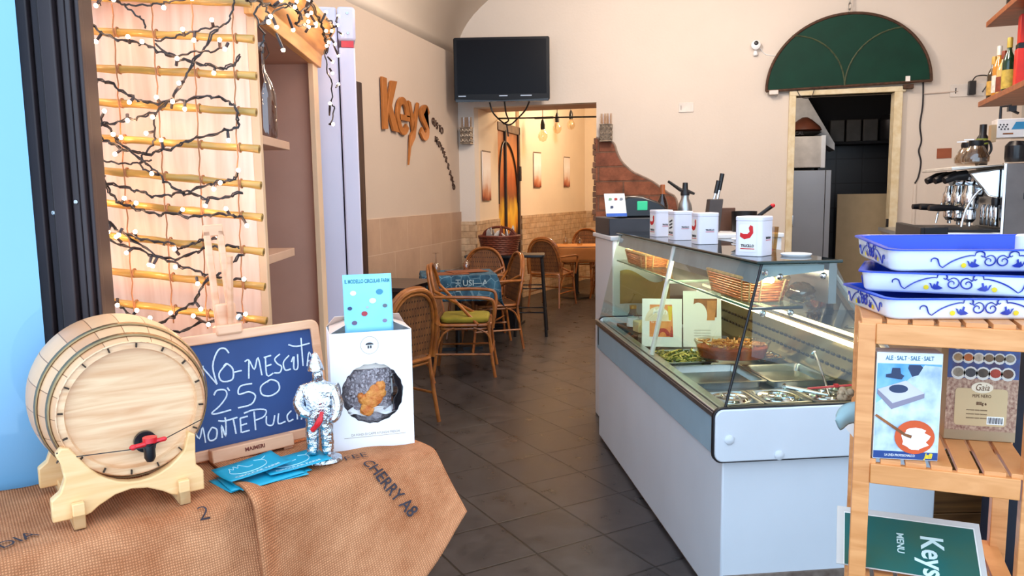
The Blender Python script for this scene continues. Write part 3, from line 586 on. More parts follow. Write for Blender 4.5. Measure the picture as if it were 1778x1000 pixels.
# ------------------------------------------------------------------ four white tins on the top glass
TIN = mk('white_tin', '#eceaf6', 0.3, var=0.02)
PEP = [(-.030, -.012), (-.012, -.022), (.010, -.016), (.022, .002), (.020, .026), (.010, .030), (.004, .020), (.008, .006), (.0, -.002), (-.016, -.002), (-.028, .002)]
def tin(label, x, y, rz, s=0.098, h=0.142, kind=0):
    t = caseobj('white_coffee_tin', label, 'tin', x, y, 1.2545, rz, 'white coffee tins on the case top')
    b = MB(); b.prism([(px-s/2, py-s/2) for px, py in roundrect(s, s, 0.016, 5)], h-0.018); b.build('can', TIN, t, 0.002)
    b = MB(); b.prism([(px-s/2-.001, py-s/2-.001) for px, py in roundrect(s+.002, s+.002, 0.017, 5)], 0.018, Matrix.Translation((0, 0, h-0.019))); b.build('lid', TIN, t, 0.004)
    # printed label panel on the -x face, wordmark on the -y face
    M = frame((-s/2-0.0006, 0, h*0.45), (0, -1, 0), (0, 0, 1))
    b = MB(); b.prism([(px-.033, py-.05) for px, py in roundrect(.066, .100, .003, 2)], 0.0004, M); b.build('label', PAPER, t, smooth=0)
    M2 = frame((-s/2-0.0014, 0, h*0.45), (0, -1, 0), (0, 0, 1))
    if kind == 0:
        b = MB(); b.prism([(px, py+.018) for px, py in PEP], 0.0004, M2); b.build('red_emblem', RED, t, smooth=0)
    else:
        for k in range(3): text('lettering', 'oooo', INK, t, M2 @ Matrix.Translation((0, .03-.016*k, 0)) @ Matrix.Rotation(0.25, 4, 'Z'), 0.017, bold=0.0006)
    text('brand_lettering', 'TRUCILLO', INK, t, M2 @ Matrix.Translation((0, -.028, 0)), 0.0135, sx=0.8, bold=0.0004)
    b = MB(); b.prism([(-.027, -.040), (.027, -.040), (.027, -.037), (-.027, -.037)], 0.0004, M2); b.build('red_bar', RED, t, smooth=0)
    M3 = frame((0.0, -s/2-0.0010, h*0.45), (1, 0, 0), (0, 0, 1))
    text('brand_lettering', 'TRUCILLO', INK, t, M3 @ Matrix.Translation((0.004, 0.0, 0)), 0.0105, sx=0.8, bold=0.0003)
    b = MB(); b.prism([(-.016, -.009), (.024, -.009), (.024, -.007), (-.016, -.007)], 0.0004, M3); b.build('red_bar', RED, t, smooth=0)
    return t
tin('white coffee tin nearest the camera, red emblem label facing us', 0.20, 0.253, rad(42), 0.105, 0.146)
tin('white coffee tin second from the near end, with red emblem', 0.245, 0.90, rad(2))
tin('white coffee tin third from the near end, dark lettering on label', 0.232, 1.21, rad(5), kind=1)
tin('white coffee tin farthest from the camera, beside the register', 0.228, 1.52, rad(8))
b = MB(); b.lathe([(0.0, 0), (0.05, 0), (0.06, 0.008), (0.075, 0.016), (0.074, 0.018), (0.0, 0.009)], 28)
pl0 = b.build('white_saucer', WHITE, None)
for k in range(3):
    o = pl0 if k == 0 else dup(pl0); o.location = cw(0.33, 0.60, 1.2545+0.011*k); tag(o, 'small white saucer in the stack behind the tins', 'saucer', 'saucers stacked on the case top')
b = MB(); b.lathe([(0.0, 0), (0.05, 0), (0.055, 0.007), (0.054, 0.009), (0, 0.008)], 28); o = b.build('small_plate', WHITE, None); o.location = cw(0.335, 0.19, 1.2545); tag(o, 'white saucer right of the nearest tin', 'saucer')
b = MB(); b.lathe([(0.022, 0), (0.03, 0.095), (0.028, 0.095), (0.02, 0.004), (0, 0.004)], 20); o = b.build('drinking_glass', pane('amber_glass', '#e9d9b8', 0.08), None); o.location = cw(0.345, 0.43, 1.2545); tag(o, 'small tinted glass standing behind the nearest tin', 'glass')
# ------------------------------------------------------------------ white counter behind the case with the till
t = caseobj('white_counter', 'tall white counter unit at the far end of the case', 'counter', 0, 2.05, 0)
b = MB(); b.bx(0.09, 1.15, 0, 0.50, 0, 1.20); b.build('body', WHITE, t, 0.008)
b = MB(); b.bx(0.075, 1.16, -0.01, 0.51, 1.20, 1.228); b.build('worktop', WHITE, t, 0.006)
GREY = mk('charcoal_plastic', '#33343c', 0.45, var=0.08)
t = caseobj('cash_register', 'dark grey cash register with green display on the white counter', 'cash register', 0.30, 2.30, 1.228)
b = MB(); b.bx(-0.22, 0.22, -0.20, 0.20, 0.0, 0.105); b.build('cash_drawer', GREY, t, 0.006)
b = MB(); b.prism([(-0.17, 0.105), (0.18, 0.105), (0.20, 0.13), (0.10, 0.20), (0.0, 0.235), (-0.09, 0.235), (-0.15, 0.20)], 0.30, frame((0, 0.15, 0), (1, 0, 0), (0, 0, 1))); b.build('body', mk('gloss_black', '#17181d', 0.25), t, 0.012)
b = MB(); b.bx(-0.035, 0.03, -0.156, -0.148, 0.15, 0.205); b.build('green_display', emitter('green_lcd', '#2fae7c', 0.55), t, 0.004)
b = MB(); b.prism([(-.10, .11), (-.06, .11), (-.02, .22), (-.04, .23)], 0.02, frame((-0.10, -0.14, 0), (1, 0, 0), (0, 0, 1))); b.build('clear_holder', CLEAR, t)
b = MB(); b.prism([(-.07, 0), (.06, 0), (.06, .145), (-.07, .145)], 0.004, frame((-.17, -.20, .115), (1, .1, 0), (0.12, .35, 1))); pc = b.build('price_card', PAPER, None, smooth=0)
pc.matrix_world = Matrix.Translation(cw(0.30, 2.30, 1.228)) @ Matrix.Rotation(CASE_R, 4, 'Z'); tag(pc, 'slanted white card with small pictures at the till', 'card')
cardM = frame((-.17, -.2045, .115), (1, .1, 0), (0.12, .35, 1))
for k, (x, y, m) in enumerate(((-.035, .11, 'green_print'), (.0, .11, 'red_print'), (.035, .11, 'grey_print2'), (-.03, .06, 'navy_print'))):
    bb = MB(); bb.prism([(x+px-.009, y+py-.007) for px, py in roundrect(.018, .014, .003, 2)], 0.0005, cardM @ Matrix.Translation((0, 0, 0.0045))); bb.build('printed_picture', mk(m, {'green_print': '#7aa37a', 'red_print': '#b8322a', 'grey_print2': '#8a8f98', 'navy_print': '#2c3a5c'}[m], 0.6), pc, smooth=0)
bb = MB(); bb.prism([(-.07, 0), (.06, 0), (.06, .02), (-.07, .02)], 0.0005, cardM @ Matrix.Translation((0, 0, 0.0045))); bb.build('blue_strip', mk('blue_strip', '#2b62c4', 0.5), pc, smooth=0)
# bottles, siphon and knives on the counter
def bottle(name, label, loc, prof, m, capm=None, cap=(0.016, 0.05), labm=None, lab=None, group=None, rz=0.0, cat='bottle'):
    t = thing(name, label, cat, loc, rz, group); H = prof[-1][1]
    b = MB(); b.lathe(prof, 18); b.build('glass', m, t)
    if capm: b = MB(); b.lathe([(cap[0], H-cap[1]), (cap[0], H), (cap[0]*0.9, H+0.006), (0, H+0.007)], 16); b.build('cap', capm, t)
    if labm: b = MB(); b.lathe([(lab[0], lab[1]), (lab[0], lab[2])], 18, cap=False); b.build('label', labm, t)
    return t
WINE = [(0.034, 0), (0.037, 0.006), (0.037, 0.17), (0.03, 0.20), (0.015, 0.235), (0.0135, 0.30)]
bottle('wine_bottle', 'dark bottle with orange capsule behind the till', cw(0.50, 2.40, 1.228), WINE, mk('dark_brown_glass', '#2c140c', 0.12, coat=0.5), mk('orange_foil', '#b5622f', 0.4), (0.0155, 0.055), mk('orange_label', '#c25a2c', 0.6, var=0.3, vs=40), (0.038, 0.05, 0.14))
bottle('sauce_bottle', 'clear bottle with bright red cap behind the till', cw(0.38, 2.46, 1.228), [(0.028, 0), (0.03, 0.006), (0.03, 0.12), (0.017, 0.15), (0.017, 0.19)], pane('pale_glass', '#efe6da', 0.06), RED, (0.021, 0.028))
t = caseobj('soda_siphon', 'steel cream siphon with black lever head', 'siphon', 0.60, 2.25, 1.228)
b = MB(); b.lathe([(0.042, 0), (0.044, 0.01), (0.044, 0.15), (0.038, 0.185), (0.024, 0.215), (0.024, 0.235)], 24); b.build('flask', STEEL, t)
b = MB(); b.lathe([(0.028, 0.235), (0.028, 0.255), (0.018, 0.27), (0.016, 0.315), (0, 0.317)], 18); b.build('head', BLACK, t)
b = MB(); b.tube([(-0.11, 0, 0.325), (-0.03, 0, 0.27), (0.02, 0, 0.26), (0.06, 0, 0.245)], [0.008, 0.012, 0.012, 0.008], 8); b.build('lever', BLACK, t)
t = caseobj('knife_block', 'grey knife holder with two black handled knives', 'knife block', 0.80, 2.32, 1.228)
b = MB(); b.prism([(-0.045, 0), (0.045, 0), (0.065, 0.21), (-0.022, 0.21)], 0.07, frame((0, 0.035, 0), (1, 0, 0), (0, 0, 1))); b.build('holder', mk('slate_grey', '#4a4546', 0.5), t, 0.006)
for x, h in ((0.012, .10), (0.036, .145)):
    b = MB(); b.tube([(x, 0, 0.20), (x+.012, 0, 0.20+h*.45)], 0.008, 6); b.build('blade', CHROME, t)
    b = MB(); b.tube([(x+.012, 0, 0.20+h*.45), (x+.03, 0, 0.225+h)], [0.013, 0.015], 8); b.build('handle', BLACK, t)
b = MB(); b.lathe([(0.03, 0), (0.06, 0.03), (0.075, 0.07), (0.072, 0.07), (0.055, 0.03), (0, 0.008)], 28); o = b.build('white_bowl', WHITE, None); o.location = cw(0.48, 2.25, 1.228); tag(o, 'white bowl in front of the dark bottle', 'bowl')
b = MB(); b.ell((0, 0, 0.045), (0.05, 0.045, 0.045)); o = b.build('green_melon', mk('olive_green_skin', '#7d8a2a', 0.5, var=0.2, vs=20), None); o.location = cw(0.70, 2.35, 1.228); tag(o, 'round green fruit between siphon and knife holder', 'fruit')
for k in range(4):
    b = MB(); b.lathe([(0.015, 0), (0.017, 0.005), (0.017, 0.085), (0.010, 0.10), (0.010, 0.12), (0, 0.121)], 14); o = b.build('mini_bottle', mk('amber_spirit', '#a9581f', 0.15, var=0.3, vs=30, coat=0.5), None); o.location = cw(0.42+0.045*k, 2.50-0.03*(k % 2), 1.228); tag(o, 'small amber bottle clustered behind the white bowl', 'bottle', 'small amber bottles at the till')
t = caseobj('black_saucepan', 'small black pan with red-tipped handle behind the tins', 'saucepan', 1.00, 2.28, 1.228)
b = MB(); b.lathe([(0.07, 0), (0.075, 0.01), (0.08, 0.13), (0.077, 0.13), (0.07, 0.012), (0, 0.012)], 28); b.build('pan', mk('black_iron', '#1c1a1c', 0.4, 0.3), t)
b = MB(); b.tube([(0.04, 0.0, 0.06), (0.16, -0.05, 0.16)], [0.011, 0.013], 8); b.build('handle', BLACK, t)
b = MB(); b.ell((0.165, -0.052, 0.164), (0.016, 0.014, 0.014), 10, 8); b.build('red_tip', RED, t)
t = caseobj('knife', 'wide grey blade resting behind the black pan', 'knife', 0.93, 2.42, 1.228)
b = MB(); b.box((0, 0, 0.075), (0.13, 0.02, 0.15)); b.build('holder', mk('brown_holder', '#6b4a3a', 0.5), t, 0.004)
t['label'] = 'brown square holder behind the black pan'; t['category'] = 'holder'; t.name = 'utensil_holder'
# ------------------------------------------------------------------ wooden plank panel and dark cabinet right of the case
t = thing('plank_counter', 'brown horizontal plank counter front behind the wooden rack', 'counter', (1.02, 3.25, 0), rad(16))
PLK = wood('brown_plank', '#8a5f31', '#5f3d1f', (2, 30, 40), 0.6)
for k in range(6):
    b = MB(); b.bx(-0.25, 0.75, 0, 0.03, 0.02+0.115*k, 0.02+0.115*k+0.112); b.build('plank', PLK, t, 0.003)
b = MB(); b.bx(-0.25, 0.75, 0.03, 0.3, 0, 0.72); b.build('carcass', PLK, t)
t = thing('bar_cabinet', 'dark navy bar cabinet edge at the right of the photo', 'cabinet', (1.28, 2.60, 0), rad(10))
b = MB(); b.bx(-0.34, 0.5, 0, 0.4, 0, 1.02); b.build('body', mk('navy_steel_post', '#1c2236', 0.4, 0.3), t, 0.004)
b = MB(); b.bx(-0.36, 0.52, -0.015, 0.42, 1.02, 1.05); b.build('top', mk('navy_steel_post', '#1c2236', 0.4, 0.3), t, 0.004)
# ------------------------------------------------------------------ back counter with espresso machine
t = thing('back_counter', 'steel topped back bar counter under the espresso machine', 'counter', (1.85, 5.4, 0), 0)
b = MB(); b.bx(-0.62, 0.76, -0.9, 1.6, 0, 1.14); b.build('body', mk('beige_counter', '#b9a58f', 0.5, var=0.06), t, 0.004)
b = MB(); b.bx(-0.64, 0.76, -0.92, 1.62, 1.14, 1.17); b.build('worktop', STEEL, t, 0.004)
# espresso machine: group heads face -x
t = thing('espresso_machine', 'chrome espresso machine with black lever handles facing left', 'espresso machine', (1.50, 5.15, 1.17), 0)
b = MB(); b.bx(-0.40, 0.45, -0.28, 0.38, 0.02, 0.07); b.build('base_tray', STEEL, t, 0.006)
b = MB(); b.bx(-0.42, -0.02, -0.27, 0.37, 0.07, 0.085); b.build('drip_grille', DARKMETAL, t, 0.002)
b = MB(); b.bx(-0.44, -0.40, -0.29, 0.39, 0.0, 0.10); b.bx(-0.42, -0.30, -0.295, -0.28, 0.0, 0.10); b.build('tray_front', DARKMETAL, t, 0.004)
b = MB(); b.prism([(0.0, 0.07), (0.0, 0.44), (0.45, 0.44), (0.45, 0.07)], 0.64, frame((0, 0.37, 0), (1, 0, 0), (0, 0, 1))); b.build('body', STEEL, t, 0.006)
b = MB(); b.bx(-0.03, 0.46, -0.30, -0.27, 0.0, 0.45); sp = b.build('side_panel', mk('dark_steel_side', '#6e6562', 0.3, 0.85, var=0.1), t, 0.004)
b = MB(); b.bx(-0.045, -0.03, -0.302, -0.268, 0.0, 0.45); b.build('bright_trim', CHROME, sp, 0.002)
b = MB()
for k in range(4): b.box((0.06+0.025*k, -0.301, 0.27+0.006*k), (0.006, 0.002, 0.035))
b.build('vent_slot', BLACK, sp)
b = MB(); b.prism([(-0.30, 0.415), (-0.02, 0.44), (0.45, 0.44), (0.45, 0.46), (-0.30, 0.435)], 0.68, frame((0, 0.39, 0), (1, 0, 0), (0, 0, 1))); b.build('cup_tray', mk('cup_tray_white', '#d8d3cb', 0.35, 0.3), t, 0.004)
b = MB(); b.prism([(-0.20, 0.40), (-0.02, 0.43), (-0.02, 0.25), (-0.10, 0.27)], 0.6, frame((0, 0.35, 0), (1, 0, 0), (0, 0, 1))); b.build('front_cowl', CHROME, t, 0.01)
for y in (-0.14, 0.07, 0.27):
    g = MB(); g.lathe([(0.04, 0.20), (0.045, 0.22), (0.045, 0.28), (0.035, 0.30), (0.03, 0.33)], 20, (-0.16, y, 0)); g.tube([(-0.16, y, 0.29), (-0.06, y, 0.30)], 0.03, 12); go = g.build('group_head', CHROME, t)
    g = MB(); g.lathe([(0.02, 0.12), (0.035, 0.14), (0.036, 0.19), (0.03, 0.20)], 18, (-0.16, y, 0)); g.tube([(-0.16, y-.012, 0.14), (-0.16, y-.02, 0.10)], 0.007, 8); g.tube([(-0.16, y+.012, 0.14), (-0.16, y+.02, 0.10)], 0.007, 8); g.build('portafilter', CHROME, go)
    g = MB(); g.tube([(-0.19, y, 0.20), (-0.26, y, 0.205), (-0.33, y-.03, 0.205), (-0.38, y-.04, 0.205)], [0.012, 0.017, 0.02, 0.016], 10); g.build('portafilter_handle', BLACK, go)
    g = MB(); g.tube([(-0.13, y, 0.36), (-0.22, y-.02, 0.385)], 0.018, 10); g.build('lever_arm', CHROME, go)
    g = MB(); g.tube([(-0.19, y-.02, 0.39), (-0.25, y-.03, 0.385), (-0.31, y-.05, 0.36)], [0.03, 0.026, 0.02], 12); g.build('lever_handle', BLACK, go)
for y in (-0.22, 0.34):
    g = MB(); g.tube(smoothpts([(-0.06, y, 0.34), (-0.14, y, 0.30), (-0.20, y-.01, 0.20), (-0.22, y-.01, 0.10)]), 0.007, 8); g.build('steam_wand', CHROME, t)
    g = MB(); g.lathe([(0.022, 0), (0.024, 0.03), (0.018, 0.05), (0, 0.052)], 16, (-0.05, y, 0.22)); g.build('steam_knob', BLACK, t)
for k in range(4):
    g = MB(); g.lathe([(0.016, 0.10), (0.02, 0.11), (0.02, 0.20), (0.012, 0.22)], 16, (-0.04, -0.20+0.075*k, 0)); g.build('chrome_cylinder', CHROME, t)
for x in (-0.36, 0.40):
    for y in (-0.24, 0.34): g = MB(); g.cyl((x, y, 0), (x, y, 0.03), 0.02, n=12); g.build('foot', BLACK, t)
# glass jugs and boxes on top of the machine
JUG = [(0.055, 0), (0.07, 0.012), (0.072, 0.04), (0.045, 0.09), (0.030, 0.11), (0.036, 0.135), (0.034, 0.135), (0.028, 0.11), (0.043, 0.09), (0.069, 0.04), (0.066, 0.014), (0, 0.004)]
for k, (x, y, lb) in enumerate(((-0.18, -0.16, 'rounded glass coffee jug at the front corner of the machine top'), (-0.16, 0.06, 'rounded glass coffee jug farther back on the machine top'))):
    t = thing('glass_jug', lb, 'jug', (1.53+x, 5.15+y, 1.17+0.452), 0.4)
    b = MB(); b.lathe(JUG, 24, cap=False); b.build('bowl', pane('jug_glass', '#e6ddd2', 0.12), t)
    b = MB(); b.lathe([(0.037, 0.10), (0.040, 0.115), (0.037, 0.13)], 20, cap=False); b.build('collar', DARKMETAL, t)
    b = MB(); b.tube(smoothpts([(0.036, 0, 0.12), (0.08, 0, 0.125), (0.095, 0, 0.08), (0.07, 0, 0.04)]), 0.007, 8); b.build('handle', BLACK, t)
    b = MB(); b.prism([(-.03, -.02), (-.075, .0), (-.03, .02)], 0.004, Matrix.Translation((0, 0, 0.133))); b.build('spout', CHROME, t)
t = thing('dark_canister', 'round dark canister beside the glass jugs', 'canister', (1.56, 5.02, 1.63))
b = MB(); b.lathe([(0.05, 0), (0.055, 0.02), (0.055, 0.09), (0.035, 0.115), (0, 0.118)], 22); b.build('body', mk('gloss_black', '#17181d', 0.25), t)
b = MB(); b.bx(0.06, 0.10, -.02, .03, 0, 0.13); b.build('tan_side', mk('tan_card', '#a98f6d', 0.7), t)
t = thing('ribbed_bottle', 'dark bottle with green band behind the glass jug', 'bottle', (1.50, 5.42, 1.62))
b = MB(); b.lathe([(0.03, 0), (0.033, 0.01), (0.033, 0.17), (0.02, 0.19), (0.02, 0.25), (0, 0.252)], 18); b.build('body', BLACK, t)
b = MB(); b.lathe([(0.034, 0.13), (0.034, 0.165)], 18, cap=False); b.build('band', mk('olive_band', '#8b9a3a', 0.6), t)
t = thing('long_carton', 'long white carton with blue stripe on the machine top', 'carton', (1.62, 5.05, 1.765), rad(-6))
b = MB(); b.bx(-0.16, 0.34, -0.06, 0.10, 0, 0.105); b.build('carton', mk('white_carton', '#dcd6d4', 0.6), t, 0.003)
b = MB(); b.prism([(-0.09, 0.045), (0.34, 0.045), (0.34, 0.085), (-0.07, 0.085)], 0.001, frame((0, -0.0602, 0), (1, 0, 0), (0, 0, 1))); b.build('blue_stripe', mk('teal_blue_print', '#1f7fae', 0.5), t, smooth=0)
b = MB()
for k in range(9): b.prism(disc(-0.15+0.0055*k, .06+.014*sin(k*2.1), .005, 6), 0.0008, frame((0, -0.0602, 0), (1, 0, 0), (0, 0, 1)))
b.build('dark_print', INK, t, smooth=0)
b = MB(); b.prism([(-.13, .018), (-.08, .018), (-.08, .026), (-.13, .026)], 0.0008, frame((0, -0.0602, 0), (1, 0, 0), (0, 0, 1))); b.build('brown_print', mk('brown_print', '#a8632f', 0.6, var=0.3, vs=25), t, smooth=0)
b = MB(); b.bx(-0.185, -0.16, -0.05, 0.03, -0.02, 0.075); b.build('tan_flap', mk('tan_card', '#a98f6d', 0.7), t)
t = thing('white_carton', 'plain white box under the lower bottle shelf', 'carton', (1.76, 5.15, 1.871), rad(-6))
b = MB(); b.bx(-0.10, 0.26, -0.06, 0.10, 0, 0.085); b.build('carton', mk('white_carton', '#dcd6d4', 0.6), t, 0.003)
b = MB(); b.bx(-0.13, -0.10, -0.05, 0.05, 0.0, 0.085); b.build('grey_edge', mk('grey_plastic', '#a9a49d', 0.4), t)
t = thing('cup_stack_box', 'white box and cup stack at the right of the carton', 'box', (1.72, 4.96, 1.64), 0)
b = MB(); b.bx(-0.05, 0.2, -0.03, 0.10, 0, 0.12); b.build('box', mk('white_carton', '#dcd6d4', 0.6), t, 0.004)
b = MB(); b.lathe([(0.035, 0), (0.045, 0.06), (0.042, 0.06), (0, 0.005)], 18, (-0.01, -0.07, 0)); b.build('cup', WHITE, t)
b = MB(); b.bx(-0.12, 0.0, -0.20, -0.19, 0.0, 0.02); b.bx(0.06, 0.2, -0.235, -0.205, -0.06, 0.03); b.build('metal_clip', STEEL, t)
t = thing('black_clip', 'black spring clip standing on the long carton', 'clip', (1.50, 5.05, 1.87), 0)
b = MB(); b.tube([(-.02, 0, 0), (-.02, 0, .07), (.03, 0, .075), (.03, 0, .05), (.07, 0, .03)], 0.008, 6); b.box((.035, 0, .058), (.04, .03, .03)); b.build('clip', BLACK, t)
# ------------------------------------------------------------------ bottle shelves on the right
SHW = wood('cherry_shelf', '#a8602f', '#7e4320', (3, 25, 25), 0.45)
def shelf(label, x, y, z):
    t = thing('wall_shelf', label, 'shelf', (x, y, z), rad(-5))
    b = MB(); b.bx(0, 1.0, -2.2, 0, -0.035, 0); b.build('board', SHW, t, 0.003)
    b = MB(); b.bx(0.9, 1.0, -1.9, -1.86, -0.16, -0.035); b.bx(0.9, 1.0, -0.3, -0.26, -0.16, -0.035); b.build('bracket', DARKMETAL, t)
    return t
shelf('lower brown wall shelf crowded with spirit bottles', 1.62, 6.0, 2.06)
shelf('upper brown wall shelf near the ceiling at right', 1.64, 6.0, 2.58)
LIQ = [('#3b2a14', '#caa04a'), ('#12351f', '#c9b04a'), ('#cfd8d4', '#b5652f'), ('#c7852a', '#e4dfd2'), ('#1a1512', '#c2452c'), ('#2f5a36', '#e8e2cf'), ('#d8b46a', '#8a3a22'), ('#b8c4c0', '#e0c070')]
random.seed(21)
k = 0
for r in range(3):
    for c in range(4):
        g, l = LIQ[(k*3+r) % 8]; k += 1
        x = 1.685+0.085*r; y = 5.935-0.095*c-.01*r
        hgt = random.uniform(0.26, 0.37); rr = random.uniform(.032, .040)
        prof = [(rr*.95, 0), (rr, .006), (rr, hgt*.58), (rr*.8, hgt*.68), (.014, hgt*.78), (.0135, hgt)]
        clear = g in ('#cfd8d4', '#b8c4c0')
        m = pane('spirit_clear', '#dfe8e4', 0.1) if clear else mk('spirit_'+g[1:], g, 0.12, var=0.1, coat=0.6)
        col = {'#3b2a14': 'brown', '#12351f': 'dark green', '#cfd8d4': 'clear', '#c7852a': 'amber', '#1a1512': 'black', '#2f5a36': 'green', '#d8b46a': 'yellow', '#b8c4c0': 'pale'}[g]
        where = ['nearest the far shelf end', 'second from the far shelf end', 'third from the far shelf end', 'next to the red boxed bottle'][c]
        bottle('spirit_bottle', f'{col} spirit bottle in the {["edge", "middle", "wall side"][r]} row, {where}', (x, y, 2.06), prof, m, mk('cap_'+l[1:], l, 0.4, 0.2), (0.016, hgt*.16), mk('lab_'+l[1:], l, 0.6, var=0.25, vs=30), (rr+.001, hgt*.12, hgt*.45), 'spirit bottles on the lower shelf')
t = thing('red_gift_box', 'tall red boxed bottle at the right end of the lower shelf', 'box', (1.725, 5.50, 2.06), rad(-8))
b = MB(); b.bx(-.05, .09, -.045, .045, 0, .26); b.build('lower_box', mk('bright_red_card', '#dd2a1c', 0.45), t, 0.004)
b = MB(); b.bx(-.04, .09, -.045, .045, .29, .46); b.build('upper_box', mk('bright_red_card', '#dd2a1c', 0.45), t, 0.004)
b = MB(); b.bx(-.045, .09, -.046, .046, .26, .29); b.build('dark_band', BLACK, t)
for k, (g, lb) in enumerate((('#1a1512', 'black bottle at the end of the upper shelf'), ('#cfd8d4', 'pale bottle behind the black one on the upper shelf'))):
    bottle('spirit_bottle', lb, (1.71+.09*k, 5.72-.12*k, 2.58), [(.036, 0), (.04, .006), (.04, .2), (.015, .25), (.014, .31)], mk('spirit_'+g[1:], g, 0.15, coat=0.6), BLACK, group=None)
# ------------------------------------------------------------------ left display table, burlap sacks (e along the front edge, n to the back)
B0 = Vector((-0.71, 1.75, 0.85)); E0 = Vector((0.616, 0.788, 0)); N0 = Vector((-0.788, 0.616, 0)); EA = math.atan2(0.788, 0.616)
def tw(e, n, z=0.0): return B0+E0*e+N0*n+Vector((0, 0, z))
t = thing('display_table', 'black framed table hidden under the burlap sacks', 'table', tw(-0.75, 0.2, -0.85), EA)
b = MB(); b.bx(-0.70, 0.72, -0.19, 0.20, 0.80, 0.835); b.build('tabletop', BLACK, t, 0.004)
for x in (-0.66, 0.68):
    for y in (-0.15, 0.16): b = MB(); b.bx(x-.018, x+.018, y-.018, y+.018, 0, 0.80); b.build('leg', DARKMETAL, t, 0.003)
def burlap():
    m, tt, bs = newmat('burlap'); N = tt.nodes; Lk = tt.links
    tc = N.new('ShaderNodeTexCoord'); mp = N.new('ShaderNodeMapping'); Lk.new(tc.outputs['UV'], mp.inputs['Vector'])
    def wv(ax, sc):
        wt = N.new('ShaderNodeTexWave'); wt.bands_direction = ax; wt.inputs['Scale'].default_value = sc; wt.inputs['Distortion'].default_value = 1.2; wt.inputs['Detail'].default_value = 2; wt.inputs['Detail Scale'].default_value = 2.0
        Lk.new(mp.outputs['Vector'], wt.inputs['Vector']); return wt
    a, c = wv('X', 62), wv('Y', 62)
    mu = N.new('ShaderNodeMath'); mu.operation = 'MULTIPLY'; Lk.new(a.outputs['Fac'], mu.inputs[0]); Lk.new(c.outputs['Fac'], mu.inputs[1])
    no = N.new('ShaderNodeTexNoise'); no.inputs['Scale'].default_value = 7; no.inputs['Detail'].default_value = 8; no.inputs['Roughness'].default_value = 0.7; Lk.new(mp.outputs['Vector'], no.inputs['Vector'])
    rp = N.new('ShaderNodeValToRGB'); rp.color_ramp.elements[0].color = hx('#b8734c'); rp.color_ramp.elements[1].color = hx('#eaa87c'); rp.color_ramp.elements[0].position = .3; rp.color_ramp.elements[1].position = .7
    Lk.new(no.outputs['Fac'], rp.inputs['Fac'])
    r2 = N.new('ShaderNodeValToRGB'); r2.color_ramp.elements[0].color = (0.5, 0.45, 0.41, 1); r2.color_ramp.elements[1].color = (1.15, 1.12, 1.08, 1); r2.color_ramp.elements[1].position = .5
    Lk.new(mu.outputs[0], r2.inputs['Fac'])
    mx = N.new('ShaderNodeMixRGB'); mx.blend_type = 'MULTIPLY'; mx.inputs[0].default_value = 0.9; Lk.new(rp.outputs[0], mx.inputs[1]); Lk.new(r2.outputs[0], mx.inputs[2]); Lk.new(mx.outputs[0], bs.inputs['Base Color'])
    bp = N.new('ShaderNodeBump'); bp.inputs['Strength'].default_value = 0.7; bp.inputs['Distance'].default_value = 0.004; Lk.new(mu.outputs[0], bp.inputs['Height']); Lk.new(bp.outputs['Normal'], bs.inputs['Normal'])
    bs.inputs['Roughness'].default_value = 0.95; sock(bs, 'Specular IOR Level').default_value = 0.1
    return m
BUR = burlap()
def sstep(x): x = max(0, min(1, x)); return x*x*(3-2*x)
# profile across the table: q in metres measured from the back edge over the rounded front edge
def prof(q, depth, flare):
    if q <= depth: return depth-q, 0.0
    r = q-depth; R = 0.035
    if r < R*1.2:
        a = r/R; return -R*sin(a)*0.9, -R*(1-cos(a))
    a = 1.2; n1, z1 = -R*sin(a)*0.9, -R*(1-cos(a)); s = r-R*1.2
    return n1-flare*s*0.42, z1-s*0.93
def clothL(e, q):
    n, z = prof(q, 0.375, 1.0)
    h = max(0.0, q-0.36)
    n -= 0.018*sin(e*17+1)*sstep(h/0.25)
    z += 0.002*sin(e*40+q*30)
    if e > -0.52 and q > 0.30: n += 0.022*sstep((e+0.52)/0.05)*sstep(h/0.04)
    return tw(e, n, z+0.003)
def clothR(e, v):
    # right sack: short wing over the right front corner, longer towards the left
    k = max(0.0, 0.02-e); qm = 0.49+0.60*k; q = qm*v
    th = rad(38+40*sstep(k/0.40)); d = 0.285; R = 0.05
    if q <= d: n, z = 0.30-q, 0.0
    else:
        r = q-d; a = min(r/R, th); n = 0.30-d-R*sin(a); z = -R*(1-cos(a))
        if r > R*th: n -= (r-R*th)*cos(th); z -= (r-R*th)*sin(th)
    h = sstep((q-0.28)/0.30)
    n += 0.012*sin(e*16+0.6)*h
    if e < -0.40:
        g = sstep((-0.40-e)/0.05); z += 0.014*g*sstep((q-0.2)/0.08)+0.004*g; n -= 0.030*g*sstep((q-0.28)/0.05)
    z += 0.0025*sin(e*33+q*27)
    return tw(e, n, z+0.007)
EL0, EL1 = -1.75, -0.415
b = MB(); b.grid(lambda u, v: clothL(EL0+(EL1-EL0)*u, 0.82*v), 90, 60); o = b.build('burlap_sack', BUR, None, solid=0.005, smooth=80); tag(o, 'left burlap sack hanging under the small wooden barrel', 'burlap sack')
sackL = o
ER0, ER1 = -0.455, 0.02
b = MB(); b.grid(lambda u, v: clothR(ER0+(ER1-ER0)*u, v), 60, 60); o = b.build('burlap_sack', BUR, None, solid=0.006, smooth=80); tag(o, 'right burlap sack printed CHERRY under the white box', 'burlap sack')
sackR = o
for oo, su, sv in ((sackL, EL1-EL0, 0.82), (sackR, ER1-ER0, 0.66)):
    for lp in oo.data.uv_layers[0].data: lp.uv = (lp.uv[0]*su, lp.uv[1]*sv)
STAMP = mk('purple_black_stamp', '#3a3038', 0.9, var=0.3, vs=90)
